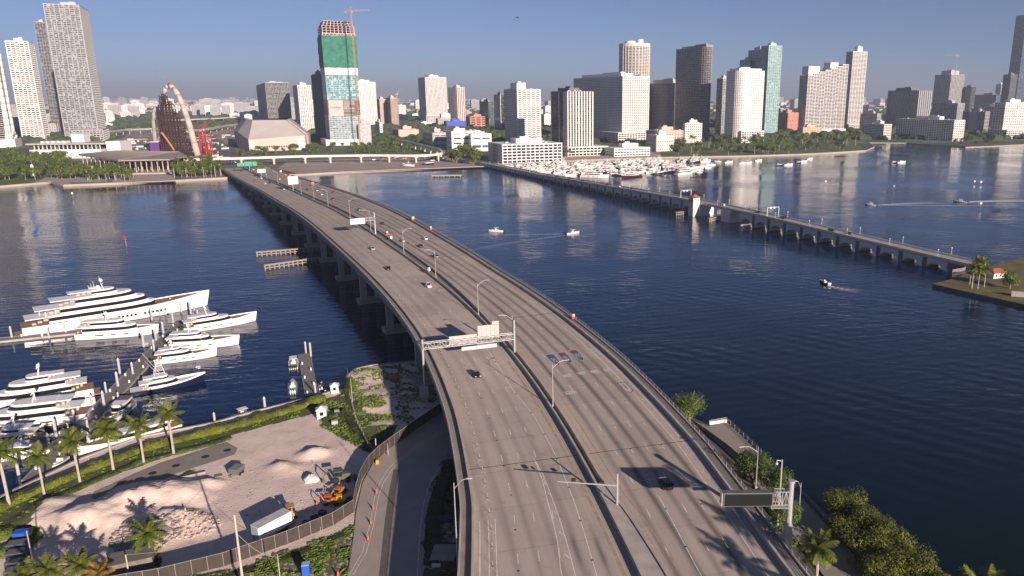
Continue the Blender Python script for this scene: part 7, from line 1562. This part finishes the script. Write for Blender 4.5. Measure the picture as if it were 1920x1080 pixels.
s_, o_ = SO(1157, 953); q = BW(s_, o_ if o_ > 0 else .3, .5); r = empty('camera_mast', q, 0, 'thick steel mast with a long arm on the widened median', 'mast'); h = ZAT(888, q.x, q.y)-q.z; MB().tube((0, 0, 0), (0, 0, h), .22, .18, n=8).build('mast_pole', STEEL, r); MB().tube((0, 0, h-2.6), (-11.6, .4, h-1.9), .16, .1, n=6).build('arm', STEEL, r); MB().box((-8.5, .3, h-1.5), (.9, .5, .5)).box((-7, .3, h-1.7), (.4, .4, .4)).build('detector', DSTEEL, r); MB().box((-3., .3, h-2.0), (.9, .4, .4)).build('camera_box', DSTEEL, r)
# ---- sign backs
SB = mat('aluminium_sign_back', (.46, .43, .41), .5, .3, var=.06, vs=.5)
def truss(mb, a, b_, w, hh, n, r=.09):
    d = (b_-a); u = d.normalized(); side = Vector((-u.y, u.x, 0))*w/2; up = Vector((0, 0, hh/2))
    for sy in (-1, 1):
        for sz in (-1, 1): mb.tube(a+side*sy+up*sz, b_+side*sy+up*sz, r, n=5)
    for i in range(n):
        p, q = a+d*(i/n), a+d*((i+1)/n); f = 1 if i % 2 else -1
        for sy in (-1, 1): mb.tube(p+side*sy+up*f, q+side*sy-up*f, r*.7, n=4); mb.tube(p+side*sy+up, p+side*sy-up, r*.6, n=4)
        mb.tube(p+side+up, q-side+up, r*.6, n=4); mb.tube(p+side-up, p-side-up, r*.6, n=4)
def panel(name, root, c, u, w, h, m, ribs=True, txt=None, face=None):
    side = Vector((u.y, -u.x, 0)); mb = MB(); mb.box(c, (w, .1, h), math.atan2(u.y, u.x)); pn = mb.build(name, m, root)
    if ribs:
        rb = MB()
        for k in range(1, int(w/1.6)+1):
            q = c+u*(-w/2+k*w/(int(w/1.6)+1))+side*.12; rb.box(q, (.1, .14, h*.96), math.atan2(u.y, u.x))
        for k in range(3): q = c+side*.1+Vector((0, 0, -h*.35+k*h*.35)); rb.box(q, (w*.98, .08, .07), math.atan2(u.y, u.x))
        rb.build('stiffener', STEEL, pn)
    return pn
def gantry1():
    sL = SO(812, 700)[0]; aL = onB(814, 690, 0); A = P(811, 770, 6.); sR, oR = SO(981, 662); Bq = BW(sR, .3, .6)
    sA = SO(806, 668)[0]; sA = SO(812, 684)[0]; A = BW(sA, -WLf(sA)-.9, 0.); zt = ZAT(600, Bq.x, Bq.y); r = empty('sign_gantry', (0, 0, 0), 0, 'steel truss gantry spanning the left roadway with four sign backs', 'gantry')
    p = MB().tube((A.x, A.y, 4.), (A.x, A.y, ZAT(637, A.x, A.y)), .32, n=10); p.build('post', STEEL, r); p = MB().tube(Bq, (Bq.x, Bq.y, zt), .3, n=10); p.build('post', STEEL, r); MB().box((A.x, A.y, 5.5), (2.6, 2.6, 3.6)).box((A.x, A.y, 2.5), (1.9, 1.9, 5)).build('pier_base', CONC, r)
    zA = ZAT(650, A.x, A.y); zB = ZAT(629, Bq.x, Bq.y); z = (zA+zB)/2; a = Vector((A.x, A.y, z)); b_ = Vector((Bq.x, Bq.y, z)); t_ = MB(); truss(t_, a, b_, 1.4, 1.7, 16, .1); t_.build('truss', STEEL, r)
    u = (b_-a).normalized(); side = Vector((-u.y, u.x, 0))
    def at_(f, dz): return a+(b_-a)*f+side*.95+Vector((0, 0, dz))
    panel('sign_back', r, at_(.44, .35), u, 8.2, 2.6, SB); panel('sign_back', r, at_(.72, 1.9), u, 6.4, 4.2, SB); panel('sign_back', r, at_(.80, 4.4), u, 2., 1.1, SB, False); panel('sign_back', r, at_(.60, -1.9)-side*1.9, u, 10.5, 1.1, mat('pale_walkway_panel', (.62, .58, .56), .6))
gantry1()
def gantry2():
    s, o = SO(708, 440); q = BW(s, .4, .5); r = empty('cantilever_sign', q, 0, 'cantilever gantry half way along the bridge with one wide pale sign', 'gantry'); p, t_ = at(s); u = Vector((t_.y, -t_.x, 0)); h = ZAT(398, q.x, q.y)-q.z
    MB().tube((0, 0, 0), (0, 0, h), .35, .25, n=8).build('post', STEEL, r); t2 = MB(); truss(t2, Vector((0, 0, h-3.4)), Vector((0, 0, h-3.4))-u*10.5, 1.2, 1.5, 8, .09); t2.build('truss', STEEL, r); panel('sign_back', r, Vector((0, 0, h-4.))-u*9+Vector((-t_.x, -t_.y, 0))*.8, u, 7.6, 3.0, mat('pale_sign_panel', (.66, .64, .62), .5, var=.04))
gantry2()
def farsign(px, py, w, h, m, label, hh, name='overhead_sign', py2=None, o_=None):
    s, o = SO(px, py); q = BW(s, .4, .3); r = empty(name, q, 0, label, 'sign'); p, t_ = at(s); u = Vector((t_.y, -t_.x, 0)); MB().tube((0, 0, 0), (0, 0, hh+h/2), .3, n=6).build('post', STEEL, r); off = (o_ or 0); MB().tube((0, 0, hh), u*off+Vector((0, 0, hh)), .2, n=5).build('arm', STEEL, r)
    panel('sign_panel', r, u*off+Vector((0, 0, hh))-Vector((t_.x, t_.y, 0))*.6, u, w, h, m, m is not GREENP); return r, u, t_, off, hh
farsign(549, 358, 8, 6.6, WHITE, 'tall white sign back near the far end of the bridge', 8.6, o_=.5); farsign(486, 333, 8, 3.6, WHITE, 'smaller white sign back further along than the tall one', 6.6, o_=.5)
r, u, t_, off, hh = farsign(480, 321, 8, 5.2, GREENP, 'green overhead motorway sign at the landing of the bridge', 8.4, o_=-1.)
panel('sign_panel', r, -u*9.+Vector((0, 0, hh-.5))-Vector((t_.x, t_.y, 0))*.6, u, 7.4, 3.8, GREENP, False); panel('sign_panel', r, u*6.+Vector((0, 0, hh))-Vector((t_.x, t_.y, 0))*.6, u, 4.6, 4.6, GREENP, False)
MB().tube(-u*13+Vector((0, 0, hh)), u*9+Vector((0, 0, hh)), .25, n=5).build('crossbar', STEEL, r)
def vms():
    Y = 123.; tp = WP(1484, 905, Y); q = Vector((tp.x, Y, 2.2)); h = tp.z-2.2; hb = ZAT(985, q.x, q.y)-2.2; r = empty('message_board', q, 0, 'large black electronic message board on a cantilever over the right roadway', 'message board')
    MB().tube((0, 0, 0), (0, 0, hb), .85, n=16).build('column_base', PARA, r); MB().tube((0, 0, hb), (0, 0, h), .56, .5, n=14).tube((0, 0, hb), (0, 0, hb+.35), .72, n=14).tube((0, 0, h), (0, 0, h+.5), .62, n=14).build('column', STEEL, r)
    c = WP(1402, 934, Y)-q; zc = c.z; xr_ = WP(1450, 930, Y).x-q.x; wd = WP(1450, 930, Y).x-WP(1356, 935, Y).x; u = Vector((-1., 0, 0))
    t2 = MB(); truss(t2, Vector((-.3, 0, zc+.25)), Vector((xr_+.2, 0, zc+.25)), 1.2, 2.6, 4, .1); t2.build('truss', STEEL, r)
    MB().box(c, (wd, 1.2, 2.7), .02).build('board_housing', mat('board_housing_grey', (.12, .12, .13), .6), r); MB().box(c+Vector((0, -.63, -.05)), (wd-.5, .06, 2.3), .02).build('display_panel', mat('dark_led_panel', (.012, .014, .012), .35, var=.3, vs=3.), r)
    MB().box(c+u*(wd/2+.25)+Vector((0, 0, .1)), (.2, 1.5, 2.5), .02).build('end_frame', STEEL, r); MB().box((xr_/2-.4, 0, zc-1.7), (3.2, 1.2, .12)).box((xr_/2-.4, -.6, zc-1.1), (3.2, .06, .06)).box((xr_/2-1.9, -.6, zc-1.4), (.06, .06, .7)).build('walkway', STEEL, r)
    return r
vms()
# small signs and barrels
def small_sign(px, py, h, w, m, label, name='road_sign', hh=2.6, cat='sign'):
    s, o = SO(px, py); q = BW(s, o, .3); r = empty(name, q, 0, label, cat); p, t_ = at(s); MB().tube((0, 0, 0), (0, 0, hh), .05, n=5).build('post', STEEL, r); MB().box((0, -.05, hh-h/2+.2), (w, .06, h), math.atan2(-t_.x, t_.y)).build('sign_panel', m, r)
small_sign(805, 515, 1.5, 1., WHITE, 'small white sign on the median in the middle of the bridge'); small_sign(734, 452, 1.3, 1., WHITE, 'small white sign on the median just past the cantilever gantry', hh=2.); small_sign(775, 416, 1.6, 1.5, YELLOW, 'yellow diamond-like sign on the right parapet far along the bridge'); small_sign(587, 350, 2., 2.2, ORANGE, 'orange work sign on the right side near the far end', hh=3.2); small_sign(545, 333, 1.6, 2., ORANGE, 'second orange work sign closer to the far landing', hh=2.8); small_sign(527, 326, 1.6, 2., WHITE, 'small white sign close to the far landing', hh=3.)
def barrel(px, py, sc, label):
    s, o = SO(px, py); q = BW(s, o, .0 if o < RS(s) else .6); r = empty('traffic_barrel', q, 0, label, 'traffic barrel'); r.scale = (sc,)*3; MB().tube((0, 0, .1), (0, 0, 1.), .34, .26, n=12).tube((0, 0, 0), (0, 0, .1), .42, n=12).build('barrel_body', ORANGE, r); MB().tube((0, 0, .55), (0, 0, .7), .32, .31, n=12).tube((0, 0, .82), (0, 0, .92), .3, .29, n=12).build('reflective_band', PAINTW, r)
barrel(1075, 598, 1.7, 'orange and white barrel on the right parapet nearest the camera'); barrel(808, 432, 1.8, 'orange and white marker on the right parapet in the distance'); barrel(726, 439, 1.7, 'orange barrel on the right roadway beside the median')
# ---- flexible delineator posts along the left shoulder
dp = None; s = 20.
for i in range(44):
    o = LS(s)+(3.2 if s < YS(134) else 2.9); q = BW(s, o, 0.01)
    if dp is None: dp = empty('delineator_post', q, 0, 'thin white delineator post on the left shoulder of the bridge', 'bollard', 'delineator posts on the left shoulder'); MB().tube((0, 0, 0), (0, 0, .95), .035, n=6).build('post', mat('dull_white_plastic', (.42, .4, .38), .6), dp); MB().tube((0, 0, 0), (0, 0, .05), .13, n=8).build('base', BLACK, dp)
    else: dup(dp, q)
    s += 5.6
# ---- cars
CARG = mat('car_window_glass', (.012, .013, .015), .06, var=0, spec=.8)
HEADL = mat('headlight_lens', (.8, .8, .78), .15, var=0); TAILL = mat('tail_light_red', (.35, .01, .01), .3, var=0)
def carpaint(nm, c): 
    m = mat('car_paint_'+nm, c, .25, .0, var=.0); m.node_tree.nodes['Principled BSDF'].inputs['Coat Weight'].default_value = .6; return m
CP = {'white': carpaint('white', (.75, .74, .72)), 'black': carpaint('black', (.012, .012, .014)), 'silver': carpaint('silver', (.42, .42, .42)), 'grey': carpaint('grey', (.12, .12, .13)), 'red': carpaint('red', (.35, .02, .02)), 'blue': carpaint('blue', (.03, .06, .16))}
def car(kind, colr, label):
    r = empty('car', (0, 0, -400), 0, label, 'car'); L, Wd, hb, hc = {'sedan': (4.7, 1.82, .92, 1.43), 'suv': (4.8, 1.92, 1.08, 1.72), 'van': (5.3, 2., 1.2, 2.0), 'pickup': (5.6, 2., 1.1, 1.8)}[kind]; body = MB(); P_ = CP[colr]
    prof = [(-L/2, .45, .62), (-L/2+.08, .72, hb-.06), (-L/2+.6, .9, hb), (-L*.2, .96, hb+.02), (L*.12, .97, hb), (L*.3, .95, hb-.06), (L/2-.25, .86, hb-.22), (L/2, .6, .6)]
    body.loft([[(x, -Wd/2*wf, .28), (x, -Wd/2*(wf+.04), .55), (x, -Wd/2*(wf-.03), z), (x, Wd/2*(wf-.03), z), (x, Wd/2*(wf+.04), .55), (x, Wd/2*wf, .28)] for x, wf, z in prof]); body.build('body', P_, r, smooth=False)
    x0, x1, x2, x3 = {'sedan': (-L*.36, -L*.22, L*.06, L*.22), 'suv': (-L*.46, -L*.40, L*.06, L*.2), 'van': (-L*.48, -L*.45, L*.18, L*.32), 'pickup': (-L*.12, -L*.08, L*.1, L*.22)}[kind]
    w0, w1 = Wd*.44, Wd*.36; z0, z1 = hb-.03, hc
    g = MB(); g.loft([[(x0, -w0, z0), (x3, -w0, z0), (x3, w0, z0), (x0, w0, z0)], [(x1, -w1, z1-.06), (x2, -w1, z1-.06), (x2, w1, z1-.06), (x1, w1, z1-.06)]]); g.build('windows', CARG, r)
    rf = MB(); rf.box(((x1+x2)/2, 0, z1-.02), (x2-x1+.06, w1*2+.04, .08), taper=.94)
    for sx, sx2 in ((x0, x1), (x3, x2), ((x0+x3)/2, (x1+x2)/2)):
        for sy in (-1, 1): rf.tube((sx, sy*(w0+.005), z0), (sx2, sy*(w1+.01), z1-.04), .05, n=4)
    rf.build('roof', P_, r)
    for x in (-L*.31, L*.31):
        for y in (-1, 1): m = MB(); m.tube((x, y*(Wd/2-.2), .34), (x, y*(Wd/2+.0), .34), .34, n=12); w_ = m.build('wheel', BLACK, r); MB().tube((x, y*(Wd/2), .34), (x, y*(Wd/2+.02), .34), .19, n=8).build('rim', STEEL, w_)
    for y in (-1, 1): MB().box((L/2-.1, y*Wd*.34, .66), (.16, .34, .16)).build('headlight', HEADL, r); MB().box((-L/2+.06, y*Wd*.36, .74), (.1, .3, .16)).build('tail_light', TAILL, r)
    return r
CARS = {}
def put_car(px, py, kind, colr, lane_dir, label, group='cars on the bridge'):
    key = (kind, colr); s, o = SO(px, py, .5); q = BW(s, o, .012); p, t_ = at(s); rz = math.atan2(t_.y, t_.x)+(0 if lane_dir > 0 else math.pi)
    if key not in CARS: CARS[key] = car(kind, colr, label)
    pit = math.atan((ZF(s+3)-ZF(s-3))/6)
    place(CARS[key], USED, q, rz, 1., label, group)
L_ = -1; R__ = 1
for a in ((893, 703, 'sedan', 'black', L_, 'black sedan alone on the left roadway past the big gantry'), (803, 536, 'suv', 'white', L_, 'white suv on the left roadway nearest the median'), (728, 504, 'sedan', 'black', L_, 'black sedan on the middle of the left roadway'), (698, 466, 'sedan', 'silver', L_, 'silver car on the left roadway past the cantilever sign shadow'),
          (1248, 906, 'suv', 'black', R__, 'black suv on the right roadway in the message board shadow'), (817, 480, 'suv', 'grey', R__, 'grey suv on the right roadway closest to the small median sign'), (788, 461, 'sedan', 'black', R__, 'black car in the cluster of four on the right roadway'), (755, 451, 'sedan', 'silver', R__, 'silver car in the cluster of four beside the median'), (797, 447, 'sedan', 'white', R__, 'white sedan by the right parapet in the cluster of four'), (717, 419, 'sedan', 'black', R__, 'black car right of the cantilever sign'), (673, 394, 'suv', 'black', R__, 'black suv between two median lamps far along the right roadway'),
          (624, 374, 'sedan', 'grey', R__, 'grey car beside the fourth-furthest pair on the right roadway'), (603, 365, 'sedan', 'white', R__, 'white car leading the grey one on the right roadway'), (594, 358, 'suv', 'grey', R__, 'grey suv near the orange work sign'), (576, 356, 'sedan', 'black', R__, 'black car by the median beside the tall white sign'), (541, 341, 'van', 'white', R__, 'white van just past the tall white sign'), (524, 336, 'sedan', 'white', R__, 'small white car on the far right roadway'), (535, 328, 'sedan', 'white', R__, 'white car near the far orange sign'), (498, 327, 'sedan', 'silver', R__, 'silver car far ahead on the right roadway'), (475, 318, 'sedan', 'white', R__, 'white car under the green sign'), (625, 361, 'sedan', 'red', R__, 'red car hugging the right barrier far along'),
          (532, 354, 'suv', 'white', L_, 'light suv approaching on the far left roadway'), (505, 343, 'sedan', 'black', L_, 'black car in the far left group of three, rightmost'), (497, 344, 'sedan', 'white', L_, 'white car in the far left group of three'), (478, 340, 'sedan', 'grey', L_, 'grey car in the far left group of three, leftmost'), (490, 334, 'van', 'white', L_, 'white van beside the median on the far left roadway'), (485, 332, 'sedan', 'black', L_, 'black car touching the white van on the far left'), (440, 316, 'sedan', 'black', L_, 'black car at the landing on the left roadway'), (452, 321, 'sedan', 'black', L_, 'second black car near the landing')): put_car(*a)
# cars on the low arched bridge
for i, (s, c, k, d) in enumerate(((VL*.12, 'grey', 'sedan', 1), (VL*.135, 'black', 'suv', -1), (VL*.2, 'black', 'suv', 1), (VL*.235, 'black', 'sedan', 1), (VL*.29, 'white', 'suv', 1), (VL*.47, 'black', 'sedan', 1), (VL*.5, 'white', 'sedan', 1), (VL*.53, 'black', 'suv', 1), (VL*.56, 'grey', 'sedan', 1), (VL*.6, 'black', 'sedan', 1), (VL*.64, 'black', 'suv', 1), (VL*.68, 'black', 'sedan', 1), (VL*.71, 'black', 'sedan', 1))):
    if (k, c) not in CARS: CARS[(k, c)] = car(k, c, 'car')
    o = -1.9*d; q = Vector((VA.x+VU.x*s-VU.y*o, VA.y+VU.y*s+VU.x*o, VZ(s)+0.0)); place(CARS[(k, c)], USED, q, math.atan2(VU.y, VU.x)+(0 if d > 0 else math.pi), 1., f'{c} {k} on the low arched bridge, {ordn(i)} from the islet end'.replace('nearest from', 'nearest to'), 'cars on the low arched bridge')
# boulevard and lot traffic on the far shore
rr = random.Random(17)
for i in range(34):
    f = rr.random(); px = 430-f*62+rr.uniform(-6, 18)*(1-f); py = 306-f*48; q = P(px, py, 1.46); key = rr.choice([k for k in CARS]); place(CARS[key], USED, q, 2.2+rr.choice((0, math.pi)), 1.15, 'small car on the boulevard climbing away behind the landing', 'cars on the far boulevard')
for i in range(22):
    px = rr.uniform(700, 835); q = P(px, rr.uniform(295, 302), 1.46); key = rr.choice([k for k in CARS]); place(CARS[key], USED, q, rr.uniform(0, 6), 1.2, 'vehicle parked on the dirt lot below the guideway', 'vehicles on the dirt lot')
for key, c in CARS.items():
    if c.name not in USED: pass
# boats standing on the dirt lot
b1 = yacht(17, 4.8, 1.8, .8, [(.3, .7, .8, 1.8, .45, .7)], 'white boat with a black canopy standing on the dirt lot', 'boat', 'stored_boat', canvas=True, det=False, hw=0); q = P(765, 311, 2.2); b1.location = q; b1.rotation_euler = (0, 0, 2.8)
b2 = yacht(16, 4.2, 1.5, .8, [(.3, .6, .7, .8, .45, .7)], 'dark hulled boat standing on the dirt lot right of the white one', 'boat', 'stored_boat', hullm=NAVY, det=False, hw=0, mast=False); q = P(803, 308, 2.2); b2.location = q; b2.rotation_euler = (0, 0, .3)
q = WP(970, 33, 260); bd = empty('bird', q, .5, 'tiny dark bird high in the sky above the middle of the bay', 'bird'); bm = MB(); R_ = [[(x, r_*math.cos(6.28*i/6), r_*math.sin(6.28*i/6)) for i in range(6)] for x, r_ in ((-.45, .02), (-.2, .09), (.1, .12), (.35, .07), (.5, .02))]; bm.loft(R_)
bm.build('bird_body', BLACK, bd); wg = MB()
for sg in (-1, 1): wg.loft([[(.15, 0, .05), (-.15, 0, .05), (-.15, 0, .09), (.15, 0, .09)], [(.12, sg*.5, .28), (-.14, sg*.5, .28), (-.14, sg*.5, .3), (.12, sg*.5, .3)], [(-.05, sg*1.05, .15), (-.15, sg*1.05, .15), (-.15, sg*1.05, .16), (-.05, sg*1.05, .16)]])
wg.build('wings', BLACK, bd)
# ---- final naming pass: number the members of small look-alike groups from the left of the picture
bpy.context.view_layer.update()
def pxx(o):
    w = o.matrix_world.translation; z = w.z-H; f_ = w.y*ct-z*st; return CXP+F*w.x/max(1, f_)
tops = [o for o in COL.objects if o.parent is None and 'label' in o]
by = {}
for o in tops: by.setdefault(o['label'], []).append(o)
for lb, os_ in by.items():
    if 1 < len(os_) <= 45:
        lb = ' '.join(lb.split()[:12]) if len(lb.split()) > 12 else lb
        os_.sort(key=pxx); n = len(os_)
        for i, o in enumerate(os_): o['label'] = lb+', '+('leftmost' if i == 0 else 'rightmost' if i == n-1 else ordn(i)+' from the left'); o['group'] = o.get('group') or lb
for o in list(COL.objects):                     # prototypes that never found a place
    if o.parent is None and o.location.z < -200 and o.type == 'EMPTY':
        for c in list(o.children_recursive): bpy.data.objects.remove(c)
        bpy.data.objects.remove(o)
